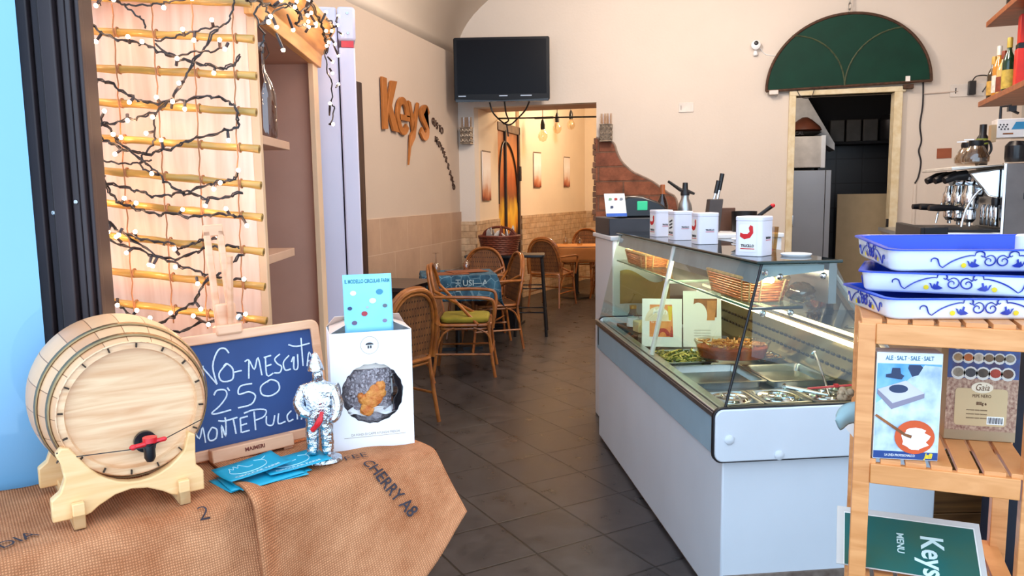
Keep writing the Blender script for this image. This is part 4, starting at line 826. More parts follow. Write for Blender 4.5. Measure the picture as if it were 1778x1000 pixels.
def onR(e0, q0, ang, sc):
    def f(x, y):
        e = e0+(x*cos(ang)-y*sin(ang))*sc; q = q0-(x*sin(ang)+y*cos(ang))*sc
        return clothR(e, q/(0.49+0.60*max(0.0, 0.02-e)))+Vector((0.003, -0.004, 0.007))
    return f
def subdiv(o, n=2):
    bm = bmesh.new(); bm.from_mesh(o.data); bmesh.ops.subdivide_edges(bm, edges=bm.edges, cuts=n); bm.to_mesh(o.data); bm.free()
text('stamped_lettering', 'FEE', STAMP, sackR, None, 0.048, sx=0.85, bold=-0.0004, fn=onR(-0.165, 0.235, rad(-14), 1.0))
text('stamped_lettering', 'CHERRY A8', STAMP, sackR, None, 0.042, sx=0.80, bold=0.0006, fn=onR(-0.135, 0.365, rad(-70), 1.0))
text('stamped_lettering', '2', STAMP, sackL, None, 0.05, bold=-0.0005, fn=lambda x, y: clothL(-0.545+x, 0.40-y)+Vector((0.003, -0.004, 0.007)))
text('stamped_lettering', 'INDIA', STAMP, sackL, None, 0.06, sx=0.7, fn=lambda x, y: clothL(-0.885+x*.9-y*.3, 0.33-y*.9-x*.3)+Vector((0.003, -0.004, 0.007)))
# ------------------------------------------------------------------ small barrel on its cradle
PINE = wood('pale_pine', '#edc297', '#d69f70', (6, 6, 60), 0.42, coat=0.15)
PINE2 = wood('pine_head', '#efc79c', '#d9a274', (5, 60, 60), 0.45, coat=0.1)
PINE3 = wood('cradle_pine', '#f3cb94', '#e6b477', (4, 40, 40), 0.5)
BZ = 0.222
t = thing('wine_barrel', 'small pale wooden wine barrel with red and black tap', 'barrel', tw(-0.648, 0.06, BZ), EA)
BT = Matrix.Rotation(rad(-90), 4, 'X')          # barrel axis -> local +y (n)
LB = 0.34
def rad_at(a): return 0.137+0.036*(1-((a-0.5)*2)**2)
ST = brickmat('barrel_staves', '#e9b98c', '#d69a6c', '#94623f', 0.9, 0.1, 0.002, rough=0.42, bump=0.25, nscale=9, namt=0.12, coord='UV')
b = MB(); b.T = BT
b.grid(lambda u, v: (rad_at(v)*cos(2*pi*u), rad_at(v)*sin(2*pi*u), LB*v), 72, 14)
b.bm.transform(Matrix.Identity(4)); bo = b.build('staves', ST, t, smooth=60)
for lp in bo.data.uv_layers[0].data: lp.uv = (lp.uv[1]*0.4, lp.uv[0]*2.0)
b = MB(); b.T = BT; b.lathe([(0.137, 0.0), (0.139, 0.004), (0.124, 0.002), (0.121, 0.016), (0.0, 0.016)], 60, cap=False); b.build('head', PINE2, t)
b = MB(); b.T = BT; b.lathe([(0.0, LB-0.015), (0.12, LB-0.015), (0.124, LB), (0.137, LB)], 48, cap=False); b.build('back_head', PINE2, t)
BRASS = mk('aged_brass_hoop', '#a68a63', 0.4, 0.8, var=0.15, vs=30)
for z0, z1 in ((0.020, 0.033), (0.072, 0.086)):
    b = MB(); b.T = BT; b.lathe([(rad_at(z0/LB)+.0025, z0), (rad_at(z1/LB)+.0025, z1)], 64, cap=False); h = b.build('hoop', BRASS, t, solid=0.002)
    for a in (2.35, 2.45): 
        b = MB(); b.T = BT; r = rad_at((z0+z1)/2/LB)+.004; b.ell((r*cos(a), r*sin(a), (z0+z1)/2), (.004, .004, .003), 8, 6); b.build('rivet', CHROME, h)
for k in range(16):
    b = MB(); b.T = BT; a = 2*pi*k/16+.1; b.box((0.131*cos(a), 0.131*sin(a), -0.001), (0.009, 0.0028, 0.005), rz=a); b.build('rim_nail', mk('dark_notch', '#3b2a1c', 0.8), t)
tp = MB(); tp.T = BT; tp.lathe([(0.022, 0.002), (0.022, 0.012), (0.0, 0.012)], 24, (0, 0, 0)); tp.bm.transform(Matrix.Translation((0.018, 0, -0.074)))
tap = tp.build('tap', BLACK, t)
tp = MB(); tp.tube([(0.018, 0.0, -0.074), (0.018, -0.035, -0.074)], 0.012, 14); tp.tube([(0.018, -0.030, -0.068), (0.018, -0.030, -0.098), (0.018, -0.030, -0.106)], [0.011, 0.011, 0.007], 14); tp.build('spout', BLACK, tap)
tp = MB(); tp.lathe([(0.014, 0), (0.014, 0.01), (0, 0.011)], 16, (0.020, -0.030, -0.066)); tp.tube([(-0.012, -0.034, -0.070), (0.045, -0.034, -0.064)], 0.005, 8); tp.ell((-0.012, -0.034, -0.070), (.008, .006, .006), 10, 6); tp.ell((0.045, -0.034, -0.064), (.007, .005, .005), 10, 6); tp.build('tap_lever', RED, tap)
tp = MB(); tp.tube([(-0.125, -0.004, -0.075), (0.014, -0.046, -0.072), (0.128, -0.004, -0.046)], 0.0011, 5); tp.build('string', BLACK, t)
tp = MB()
for k in range(7): tp.tube([(-0.128, -0.004, -0.066), (-0.130+random.uniform(-.018, .012), -0.008, -0.068-random.uniform(-.008, .014))], 0.0016, 5)
tp.build('string_knot', mk('dark_string', '#4a3a30', 0.8), t)
# cradle
t = thing('barrel_stand', 'pale pine cradle with arched plates carrying the barrel', 'barrel stand', tw(-0.665, 0.05, 0.006), EA)
plate = [(-0.142, 0.018), (-0.142, 0.062), (-0.125, 0.075), (-0.118, 0.10), (-0.122, 0.135), (-0.128, 0.160), (-0.115, 0.170), (-0.098, 0.168), (-0.09, 0.150)]
cup = []
for i in range(13):
    a = rad(213+114*i/12); cup.append((0.017+0.150*cos(a)*0.80, 0.206+0.150*sin(a)*0.93))
right = [(0.128, 0.150), (0.137, 0.128), (0.130, 0.10), (0.128, 0.075), (0.142, 0.060), (0.142, 0.018), (0.088, 0.018), (0.075, 0.022)]
arch = [(0.06, 0.033), (0.03, 0.048), (0.0, 0.053), (-0.03, 0.048), (-0.06, 0.033), (-0.075, 0.022), (-0.088, 0.018)]
cup = [(x, max(z, 0.060)) for x, z in cup]
pl2 = [(-0.142, 0.018), (-0.142, 0.062), (-0.125, 0.075), (-0.116, 0.10), (-0.12, 0.13), (-0.128, 0.150), (-0.118, 0.163), (-0.104, 0.160)]+[(x, z) for x, z in cup if -0.10 < x < 0.115]+[(0.117, 0.150), (0.130, 0.142), (0.128, 0.10), (0.128, 0.075), (0.142, 0.060), (0.142, 0.018), (0.088, 0.018), (0.075, 0.022)]+arch
pl3 = [(x, (z-.040 if -0.10 < x < 0.115 and z > .058 else z)) for x, z in pl2]
for y in (0.0, 0.225):
    b = MB(); b.prism(pl2 if y == 0 else pl3, 0.024, frame((0, y+0.024, 0), (1, 0, 0), (0, 0, 1))); b.build('cradle_plate', PINE3, t, 0.003)
for x in (-0.098, 0.098):
    b = MB(); b.bx(x-.011, x+.011, -0.016, 0.275, 0.0, 0.030); b.bx(x-.011, x+.011, -0.016, -0.001, 0.0, 0.052); b.build('foot_rail', PINE3, t, 0.002)
# ------------------------------------------------------------------ chalkboard easel
FRW = wood('peach_wood', '#eab893', '#d99c74', (4, 30, 30), 0.45)
LEAN = rad(9)
t = thing('chalkboard_easel', 'wooden framed blue chalkboard with handwritten wine prices', 'chalkboard', tw(-0.34, 0.275, 0.004), EA)
TM = Matrix.Translation((0, 0, 0.010)) @ Matrix.Rotation(-LEAN, 4, 'X') @ Matrix.Rotation(rad(-1.5), 4, 'Y')
W2, H2 = 0.235, 0.305
FM = TM @ frame((-0.03, 0, 0), (1, 0, 0), (0, 0, 1))
def rr(w, h, r, ox=0, oy=0): return [(x-w/2+ox, y+oy) for x, y in roundrect(w, h, r, 6)]
b = MB()
outer = rr(2*W2, H2, 0.022); inner = rr(2*W2-0.046, H2-0.05, 0.004, 0, 0.026)
Af = [b._v(FM @ Vector((x, y, 0.009))) for x, y in outer]; Ai = [b._v(FM @ Vector((x, y, 0.009))) for x, y in inner]
Bf = [b._v(FM @ Vector((x, y, -0.009))) for x, y in outer]; Bi = [b._v(FM @ Vector((x, y, -0.009))) for x, y in inner]
n = len(Af)
for i in range(n):
    j = (i+1) % n
    b._f([Af[i], Af[j], Ai[j], Ai[i]]); b._f([Bi[i], Bi[j], Bf[j], Bf[i]]); b._f([Af[j], Af[i], Bf[i], Bf[j]]); b._f([Ai[i], Ai[j], Bi[j], Bi[i]])
b.build('frame', FRW, t, 0.003)
b = MB(); b.prism(inner, 0.004, FM @ Matrix.Translation((0, 0, -0.002))); brd = b.build('board', mk('blue_slate', '#27477f', 0.65, var=0.12, vs=5, col2='#1f3a6c'), t, smooth=0)
CHALK = mk('white_chalk', '#e3eefa', 0.9, var=0.15, vs=200)
def chalk(strokes, x0, y0, sc, r=0.0017):
    b = MB()
    for s_ in strokes:
        pts = smoothpts([(x0+x*sc, y0+y*sc, 0.0025) for x, y in s_], 4)
        b.tube([FM @ Vector(p) for p in pts], r, 5)
    return b
def pxs(strokes, fx):
    return [[fx(x, y) for x, y in s_] for s_ in strokes]
# strokes read off the board, u to the right 0..1 over the slate, v up
def uv(x, y): return (x, y)
TXT = [
 [(.06, .86), (.12, .90), (.17, .86), (.16, .78)],                                   # end of a big V / I loop
 [(.235, .62), (.245, .80)], [(.24, .79), (.31, .60)], [(.31, .60), (.30, .78), (.34, .92), (.38, .93), (.40, .88)],   # N
 [(.45, .78), (.40, .70), (.41, .62), (.47, .62), (.48, .72), (.45, .78), (.43, .76)],                # O
 [(.50, .685), (.55, .69)],                                                       # dash
 [(.585, .60), (.60, .78)], [(.575, .77), (.60, .78), (.625, .68), (.655, .79), (.665, .61)],             # M
 [(.70, .78), (.695, .60), (.735, .61)], [(.695, .69), (.73, .70)], [(.69, .78), (.735, .79)],               # E
 [(.79, .79), (.755, .75), (.765, .70), (.79, .66), (.775, .605), (.74, .61)],                             # S
 [(.845, .76), (.805, .70), (.81, .62), (.845, .62)],                                                # C
 [(.855, .69), (.875, .74), (.865, .62), (.89, .62), (.90, .76)],                                       # I / R
 [(.935, .92), (.925, .63)], [(.85, .87), (.90, .84), (.985, .85)],                                            # T
 [(.95, .62), (.975, .76), (.995, .63)], [(.957, .67), (.99, .675)],                                     # A
 [(.335, .50), (.355, .54), (.40, .53), (.405, .47), (.36, .39), (.31, .335), (.34, .32), (.42, .33)],           # 2
 [(.455, .55), (.465, .515)],                                                                     # '
 [(.60, .545), (.53, .54), (.515, .465), (.575, .47), (.61, .42), (.58, .345), (.50, .335)],               # 5
 [(.70, .545), (.65, .50), (.65, .42), (.70, .39), (.755, .43), (.755, .51), (.715, .55), (.69, .53)],            # 0
 [(.20, .06), (.215, .22)], [(.21, .21), (.235, .12), (.26, .22), (.265, .07)],                          # M
 [(.31, .20), (.285, .14), (.29, .08), (.325, .09), (.335, .17), (.31, .20)],                            # O
 [(.36, .08), (.365, .20), (.41, .09), (.42, .21), (.42, .27), (.39, .25)],                                # N
 [(.47, .09), (.465, .24)], [(.41, .25), (.45, .235), (.52, .245)],                                          # T
 [(.53, .09), (.535, .23)], [(.53, .16), (.57, .165)], [(.535, .09), (.58, .095)], [(.535, .23), (.58, .235)],   # E
 [(.615, .085), (.62, .27)], [(.56, .27), (.62, .285), (.69, .26), (.675, .20), (.62, .18)],               # P
 [(.69, .20), (.685, .12), (.72, .10), (.74, .19)],                                                # U
 [(.765, .20), (.755, .10), (.80, .105)],                                                          # L
 [(.845, .20), (.815, .16), (.82, .10), (.85, .11)],                                               # C
 [(.875, .10), (.88, .20)], [(.885, .24), (.865, .26)],                                             # I'
 [(.90, .09), (.925, .22), (.95, .10)], [(.905, .14), (.945, .15)],                                  # A
 [(.96, .11), (.965, .22), (.99, .12), (.995, .22)],                                               # N
]
BW, BH = 2*W2-0.046, H2-0.05
TXT = [[((x+.13 if i == 0 else x+.09 if i in (1, 2, 3) else x+.02 if i == 4 else x+.04 if 18 <= i <= 18 else x+(.03 if x < .40 else 0) if i >= 22 and i <= 25 else x-.03 if i > 26 else x), y) for x, y in s_] for i, s_ in enumerate(TXT)]
b = chalk([[((x-0.5)*BW, 0.026+y*BH) for x, y in s_] for s_ in TXT], 0, 0, 1.0, 0.0021); b.build('chalk_writing', CHALK, brd)
b = MB(); b.T = TM; b.bx(-0.115, 0.088, -0.040, 0.0, -0.006, 0.026); led = b.build('ledge', FRW, t, 0.003)
text('brand_lettering', 'MAIMERI', mk('dark_red_print', '#7a3322', 0.7), led, TM @ frame((-0.012, -0.0405, 0.011), (1, 0, 0), (0, 0, 1)), 0.013, bold=0.0004)
b = MB(); b.T = TM
b.bx(-0.052, -0.036, 0.010, 0.022, 0.0, 0.56); b.bx(-0.020, -0.004, 0.010, 0.022, 0.0, 0.56); b.bx(-0.052, -0.004, 0.010, 0.022, 0.545, 0.575); b.build('mast', FRW, t, 0.003)
b = MB(); b.T = TM; b.bx(-0.060, 0.004, -0.016, 0.024, 0.296, 0.322); b.bx(-0.052, -0.002, -0.004, 0.010, 0.318, 0.375); cl = b.build('clamp', FRW, t, 0.005)
b = MB(); b.T = TM; b.lathe([(0.008, 0), (0.008, 0.006), (0, 0.009)], 14); b.bm.transform(Matrix.Translation((-0.027, -0.004, 0.352)) @ Matrix.Rotation(rad(90), 4, 'X')); b.build('screw', CHROME, cl)
for x in (-0.10, 0.075): b = MB(); b.bx(x-.012, x+.012, -0.03, 0.07, 0.0, 0.020); b.build('foot', FRW, t, 0.002)
b = MB(); b.tube([(-0.03, 0.02, 0.50), (-0.03, 0.09, 0.012)], 0.008, 6); b.build('rear_strut', FRW, t)
# ------------------------------------------------------------------ leaflets
TEAL = mk('teal_card', '#12a3c4', 0.45, var=0.06)
def leaflet(label, e, n, z, rz, tilt=0.0, detail=0, group=None):
    b = MB(); b.grid(lambda u, v: ((u-.5)*.148, (v-.5)*.105, 0.004*(2*v-1)**2*tilt+0.010*tilt*u*u), 10, 6); o = b.build('leaflet', TEAL, None, solid=0.0009); tag(o, label, 'leaflet', group)
    o.location = tw(e, n, z); o.rotation_euler = (0, 0, EA+rz)
    PR = mk('pale_teal_print', '#c9eef6', 0.6)
    def fl(x, y): u, v = x/.148+.5, y/.105+.5; return Vector((x, y, 0.004*(2*v-1)**2*tilt+0.010*tilt*u*u+0.0011))
    if detail:
        text('lettering', 'CIRCULAR FARM', PR, o, None, 0.0155, sx=0.92, bold=0.0005, fn=lambda x, y: fl(x-.002, y-.033))
        text('lettering', 'rete di economia circolare', PR, o, None, 0.006, sx=0.9, fn=lambda x, y: fl(x-.002, y-.045))
        g = MB()
        for s_ in ([(-.045, .018), (-.05, .002), (-.03, -.016), (.005, -.018), (.032, -.006), (.04, .016), (.035, .026)], [(-.045, .018), (-.042, .03), (-.036, .02), (-.03, .034), (-.024, .022), (-.018, .035), (-.010, .022), (-.004, .012), (.008, .014)], [(.035, .026), (.02, .034)], [(.035, .026), (.05, .036)]):
            g.tube([fl(p.x, p.y) for p in smoothpts([(x, y, 0) for x, y in s_], 4)], 0.0009, 5)
        g.build('line_drawing', PR, o)
    return o
lf = [(-0.385, 0.045, .012, 0.10, .3), (-0.40, 0.055, .0105, 0.02, .3), (-0.37, 0.05, .009, -0.10, .3), (-0.36, 0.065, .0075, 0.05, .3), (-0.41, 0.07, .006, 0.18, .3), (-0.38, 0.08, .0045, -0.22, .2)]
leaflet('top teal leaflet of the stack, reading CIRCULAR FARM with a hand drawing', -0.40, 0.115, 0.022, 0.14, 1.0, 1)
leaflet('teal leaflet beside the silver figurine, partly under the top one', -0.305, 0.10, 0.0185, -0.02, 0.8, 1)
for k, (e, n, z, rz, ti) in enumerate(lf): leaflet('teal leaflet inside the fanned stack under the top ones', e, n+0.03, z+0.001, rz, ti, 0, 'teal leaflets in the stack')
# ------------------------------------------------------------------ mushroom kit box
KA = rad(32.2)
t = thing('mushroom_kit_box', 'white cardboard box with round hole showing a mushroom block', 'box', (-0.8535, 1.7485, 0.858), KA)
BW3, BH3, BD3 = 0.204, 0.300, 0.115
CARD = mk('white_box_card', '#f3f2f6', 0.6, var=0.015)
hc = (0.0, 0.142); hr = 0.077
b = MB(); k = 48
ang = [2*pi*i/k for i in range(k)]
sqr = []
for a in ang:
    dx, dy = cos(a), sin(a); cands = []
    if dx > 1e-6: cands.append((BW3/2-hc[0])/dx)
    if dx < -1e-6: cands.append((-BW3/2-hc[0])/dx)
    if dy > 1e-6: cands.append((BH3-hc[1])/dy)
    if dy < -1e-6: cands.append((0-hc[1])/dy)
    s_ = min(cands); sqr.append((hc[0]+dx*s_, hc[1]+dy*s_))
def hole_r(a): return hr*(1+0.015*(1 if int(a*40) % 2 else -1))
I = [b._v((hc[0]+hole_r(a)*cos(a), 0, hc[1]+hole_r(a)*sin(a))) for a in ang]; O = [b._v((x, 0, z)) for x, z in sqr]
for i in range(k): b._f([I[i], I[(i+1) % k], O[(i+1) % k], O[i]])
cor = {}
for cx_, cz_ in ((-BW3/2, 0), (BW3/2, 0), (BW3/2, BH3), (-BW3/2, BH3)):
    ai = math.atan2(cz_-hc[1], cx_-hc[0]) % (2*pi); i = int(ai/(2*pi)*k); b._f([O[i], O[(i+1) % k], b._v((cx_, 0, cz_))])
b.build('front_panel', CARD, t, smooth=0, solid=0.0012)
b = MB(); b.bx(-BW3/2, -BW3/2+.0015, 0.001, BD3, 0, BH3); b.bx(BW3/2-.0015, BW3/2, 0.001, BD3, 0, BH3); b.bx(-BW3/2, BW3/2, BD3-.0015, BD3, 0, BH3); b.bx(-BW3/2, BW3/2, 0.001, BD3, 0, 0.0015); b.build('carton_sides', CARD, t, smooth=0)
CARDB = mk('inner_card', '#d9c4b8', 0.7, var=0.03)
b = MB()
b.prism([(0, 0), (BD3, 0.008), (BD3-.01, .05), (.012, .045)], 0.0015, frame((-BW3/2, 0.0, BH3), (0, 1, 0), (0.9, 0, 0.42)))
b.prism([(0, 0), (BD3, 0.008), (BD3-.01, .05), (.012, .045)], 0.0015, frame((BW3/2, 0.0, BH3), (0, 1, 0), (-0.9, 0, 0.42)))
b.prism([(-BW3/2, 0), (BW3/2, 0), (BW3/2-.02, .055), (-BW3/2+.02, .055)], 0.0015, frame((0, BD3, BH3), (1, 0, 0), (0, -0.75, 0.55)))
b.build('top_flap', CARDB, t, smooth=0)
b = MB(); b.ell((0, 0.062, hc[1]+.005), (0.075, 0.05, 0.125), 28, 24)
for v in b.bm.verts:
    f = 1+random.uniform(-.035, .035); v.co.x *= f; v.co.z = (v.co.z-.147)*f+.147; v.co.y += random.uniform(-.003, .003)
blk = b.build('mushroom_block', mk('grey_substrate', '#b9b0b4', 0.75, var=0.3, vs=60, col2='#6b5d63', bump=0.9, bs=110), t, smooth=20)
b = MB(); 
for _ in range(260):
    a = random.random()*2*pi; r = math.sqrt(random.random())*.066; x, z = r*cos(a), r*sin(a)*1.05
    y = 0.062-0.05*math.sqrt(max(0, 1-(x/.075)**2-(z/.125)**2))
    b.ell((x-.002, y-.001, hc[1]+z+.012), (random.uniform(.003, .006), .003, random.uniform(.003, .006)), 6, 4)
o = b.build('coffee_grains', mk('pale_grain', '#c9bfc4', 0.6, var=0.4, vs=200, col2='#5b4c52'), blk); o['kind'] = 'stuff'
b = MB()
for (x, z, s_) in ((.012, .010, .022), (-.004, -.012, .02), (.020, .026, .014), (-.014, -.03, .018), (-.024, -.004, .012), (.004, .0, .024), (-.03, .004, .008)):
    b.ell((x, 0.011, hc[1]+z-.012), (s_, .008, s_), 12, 8)
for v in b.bm.verts: v.co += Vector((random.uniform(-.002, .002), random.uniform(-.002, .001), random.uniform(-.002, .002)))
b.build('orange_growth', mk('orange_mycelium', '#e8a04c', 0.6, var=0.3, vs=40, col2='#c05a1c', bump=0.5), blk)
b = MB(); b.grid(lambda u, v: (-.06+.12*u+.006*sin(20*v), .016+.012*sin(9*u)*v, hc[1]-.058+.018*v+0.004*sin(14*u)), 20, 5); b.build('white_film', mk('white_film', '#eeeae8', 0.35, var=0.06), blk, solid=0.001)
b = MB(); b.grid(lambda u, v: (.046+.032*u, -.003+.02*u+.004*sin(9*v), hc[1]-.05+.095*v), 6, 16); b.build('torn_film', pane('grey_film', '#8d8190', 0.15, 0.1), blk, solid=0.0008)
b = MB(); b.grid(lambda u, v: (-.058+.11*u, .02-.006*sin(pi*u), hc[1]+.06+.014*v*sin(pi*u)), 16, 4); b.build('white_mould', mk('white_mould', '#f2e9e0', 0.8), blk, solid=0.002)
GP = mk('grey_print', '#b9b4b6', 0.7); 
b = MB(); M = frame((-.004, -.0009, .266), (1, 0, 0), (0, 0, 1)); pts = [M @ Vector((.022*cos(a), .022*sin(a), 0)) for a in ang]; b.tube(pts, .0006, 4, closed=True); em = b.build('round_emblem', GP, t)
b = MB(); b.prism([(-.010, .001)]+[(.010*cos(a), .001+.006*sin(a)) for a in [pi-i*pi/10 for i in range(11)]], .0005, M); b.prism([(-.005, -.008), (-.001, -.008), (-.001, -.001), (-.005, -.001)], .0005, M); b.prism([(.001, -.008), (.005, -.008), (.005, -.001), (.001, -.001)], .0005, M); b.build('mushroom_mark', mk('charcoal_print', '#4b4648', 0.7), em, smooth=0)
text('small_lettering', 'DA FONDI DI CAFFE A FUNGHI FRESCHI', GP, t, frame((.004, -.0009, .038), (1, 0, 0), (0, 0, 1)), .0085, sx=.8)
b = MB(); b.bx(-.075, .08, -.0012, -.0006, .031, .032); b.build('rule_line', GP, t)
b = MB(); b.grid(lambda u, v: ((u-.5)*.122, .010-.006*(2*u-1)**2, -.03+.16*v), 14, 6); fl = b.build('leaflet', mk('sky_blue_card', '#9adcf2', 0.45, var=0.06, vs=5, col2='#7bcdf0'), None, solid=.0008)
tag(fl, 'pale blue leaflet standing in the open top of the white box', 'leaflet'); fl.matrix_world = Matrix.Translation((-0.8535, 1.7485, 0.858)) @ Matrix.Rotation(KA, 4, 'Z') @ Matrix.Translation((0.0, 0.022, BH3+.012)) @ Matrix.Rotation(rad(-6), 4, 'X')
def onfl(x, y): u = x/.122+.5; return Vector((x, .0088-.006*(2*u-1)**2, y))
text('lettering', 'IL MODELLO CIRCULAR FARM', mk('teal_ink', '#2f7f90', 0.6), fl, None, .0135, sx=.62, bold=.0004, fn=lambda x, y: onfl(x, y+.112))
for (x, y, c, s_) in ((-.036, .083, '#f4f8fa', .008), (.030, .084, '#3f8fb0', .009), (.012, .062, '#e6f5f8', .009), (-.046, .045, '#3b4a72', .006), (.042, .048, '#6b6f7c', .006), (-.010, .030, '#b73a44', .008), (-.036, .008, '#6f5a7a', .007), (.04, .010, '#8f7fa0', .006), (-.002, .046, '#b7c0c4', .004)):
    g = MB(); q = [onfl(x+px, y+py)+Vector((0, -.0006, 0)) for px, py in disc(0, 0, s_, 10, s_*.8)]; g._f([g._v(p) for p in q]); g.build('printed_picture', mk('print_'+c[1:], c, .6), fl, smooth=0)
# ------------------------------------------------------------------ silver figurine
t = thing('silver_figurine', 'shiny silver figurine in loose robe holding a red chili', 'figurine', (-0.937, 1.626, 0.858), rad(20))
def skin(name, verts, edges, m, parent, sub=2, loc=(0, 0, 0)):
    me = bpy.data.meshes.new(name); me.from_pydata([v[0] for v in verts], edges, []); o = bpy.data.objects.new(name, me); COL.objects.link(o); o.parent = parent; o.location = loc
    o.modifiers.new('skin', 'SKIN'); 
    for i, v in enumerate(verts):
        r = v[1]; me.skin_vertices[0].data[i].radius = r if isinstance(r, tuple) else (r, r)
    me.skin_vertices[0].data[0].use_root = True
    md = o.modifiers.new('sub', 'SUBSURF'); md.levels = sub; md.render_levels = sub
    me.materials.append(m); return o
SIL = mk('silver_plate', '#d5dae2', 0.13, 1.0, var=0.12, vs=60, bump=0.6, bs=70)
v = [((0, 0, .105), (.028, .024)), ((0, 0, .135), (.029, .026)), ((0, 0, .165), (.028, .022)), ((0, 0, .185), (.012, .011)), ((0.0, -.003, .202), (.016, .017)), ((0, 0, .217), (.012, .013)),
     ((-.016, 0, .085), .020), ((-.018, -.003, .045), .017), ((-.018, -.004, .015), .016), ((-.020, -.014, .008), .011),
     ((.016, 0, .085), .020), ((.018, -.003, .045), .017), ((.018, -.004, .015), .016), ((.020, -.014, .008), .011),
     ((-.036, 0, .168), .015), ((-.048, -.012, .135), .016), ((-.030, -.030, .115), .013), ((-.012, -.034, .112), .007),
     ((.036, 0, .168), .015), ((.046, -.006, .130), .016), ((.040, -.018, .100), .014), ((.030, -.030, .092), .007)]
ed = [(0, 1), (1, 2), (2, 3), (3, 4), (4, 5), (0, 6), (6, 7), (7, 8), (8, 9), (0, 10), (10, 11), (11, 12), (12, 13), (2, 14), (14, 15), (15, 16), (16, 17), (2, 18), (18, 19), (19, 20), (20, 21)]
skin('body', v, ed, SIL, t, 2, (0, 0, .012))
b = MB(); b.lathe([(.020, .222), (.019, .228), (.014, .242), (.010, .252), (.006, .262), (0, .266)], 18, (-.004, 0, .004), sx=1.0); b.build('pointed_cap', SIL, t)
b = MB(); b.lathe([(.046, 0), (.050, .004), (.047, .011), (.040, .014), (0, .015)], 28, sx=1.05, sy=.8); b.build('base', SIL, t)
b = MB(); b.tube(smoothpts([(.014, -.043, .135), (.010, -.047, .118), (.0, -.048, .102), (-.012, -.045, .090)]), [.005]*4+[.0075]*4+[.006]*4+[.002], 8); b.build('red_chili', RED, t)
# ------------------------------------------------------------------ shop window and folded dark shutter at the left
def skyglass():  # opaque pane; the reflected sky is painted in as its blue base colour
    m, t, bs = newmat('painted_sky_window')
    N = t.nodes; Lk = t.links
    no = N.new('ShaderNodeTexNoise'); no.inputs['Scale'].default_value = 1.2
    rp = N.new('ShaderNodeValToRGB'); rp.color_ramp.elements[0].color = hx('#74aad4'); rp.color_ramp.elements[1].color = hx('#8bbde0'); Lk.new(no.outputs['Fac'], rp.inputs[0]); Lk.new(rp.outputs[0], bs.inputs['Base Color'])
    bs.inputs['Roughness'].default_value = 0.03; sock(bs, 'Specular IOR Level').default_value = 0.35; sock(bs, 'Transmission Weight').default_value = 0.0
    return m
wp = MB(); p, q = tw(-1.9, 0.43), tw(-0.76, 0.43)
wp.prism([(p.x, p.y), (q.x, q.y), (q.x-.788*.012, q.y+.616*.012), (p.x-.788*.012, p.y+.616*.012)], 2.7, Matrix.Translation((0, 0, 0))); struct(wp.build('window_1', skyglass(), smooth=0), 'shop window pane at the left, painted pale sky blue')
t = thing('folding_shutter', 'dark brown ribbed folding shutter between window and fairy lights', 'shutter', (-1.603, 1.477, 0), rad(15.5))
SHM = mk('dark_brown_aluminium', '#34282b', 0.55, 0.0, var=0.15, vs=6)
b = MB(); b.bx(-0.012, 0.155, 0.02, 0.075, 0.0, 2.75); b.build('leaf', SHM, t, 0.003)
for x0, w_, y in ((-0.012, 0.016, -0.012), (0.014, 0.026, 0.0), (0.046, 0.018, 0.006), (0.068, 0.034, -0.006), (0.108, 0.018, 0.004), (0.130, 0.012, -0.002), (0.146, 0.010, 0.008)):
    b = MB(); b.bx(x0, x0+w_, y, 0.03, 0.0, 2.75); b.build('rib', SHM, t, 0.004)
for x, z, y in ((0.062, 1.465, 0.004), (0.118, 1.49, 0.002)):
    b = MB(); b.lathe([(0.005, 0), (0.005, 0.002), (0.003, 0.003), (0, 0.002)], 12); b.bm.transform(Matrix.Translation((x, y, z)) @ Matrix.Rotation(rad(90), 4, 'X')); b.build('screw', STEEL, t)
# ------------------------------------------------------------------ open wooden cabinet
NC = Vector((-1.279, 1.928, 0)); CDA = rad(108)
t = thing('open_cabinet', 'tall open wooden cabinet with cornice and side panel behind the bamboo blind', 'cabinet', NC, CDA)
# local x runs along the open front (away from the camera), local y to the left/inside
SIDE = wood('pale_peach_veneer', '#f4d6c2', '#e4baa0', (26, 26, 2.2), 0.5)
IN = mk('dusty_pink_lining', '#b98d78', 0.65, var=0.04)
HON = wood('honey_cornice', '#dca25c', '#bd8040', (4, 30, 30), 0.45)
CW, CDp = 1.0, 0.47
b = MB(); b.bx(0.0, 0.025, 0.0, CDp, 0, 2.03); b.build('side_panel', SIDE, t, 0.002)
b = MB(); b.bx(-0.004, 0.022, -0.022, 0.0, 0, 2.03); b.bx(0.775, 0.86, -0.02, 0.0, 0, 2.03); b.build('front_stile', mk('pale_beech', '#dcb791', 0.5, var=0.06), t, 0.002)
b = MB(); b.bx(0.025, 0.84, CDp-.02, CDp, 0, 2.03); b.bx(0.82, 0.845, 0, CDp, 0, 2.03); b.bx(0.025, 0.82, 0, CDp-.02, 1.99, 2.03); b.bx(0.025, 0.82, 0, CDp-.02, 0.05, 0.09); b.build('lining', IN, t)
for z in (1.655, 1.285, 0.90): b = MB(); b.bx(0.025, 0.56, 0.03, CDp-.02, z, z+.028); b.build('shelf', mk('pale_shelf', '#c79f83', 0.55, var=0.05), t, 0.002)
b = MB(); b.prism([(-0.005, 1.985), (-0.03, 1.985), (-0.035, 2.03), (-0.06, 2.05), (-0.075, 2.10), (-0.09, 2.12), (-0.09, 2.14), (0.0, 2.14)], 0.92, frame((-0.04, 0, 0), (0, 1, 0), (0, 0, 1))); b.build('cornice', HON, t, 0.002)
b = MB(); b.bx(-0.06, 0.90, 0.0, CDp, 2.03, 2.15); b.build('cabinet_top', HON, t, 0.002)
b = MB()
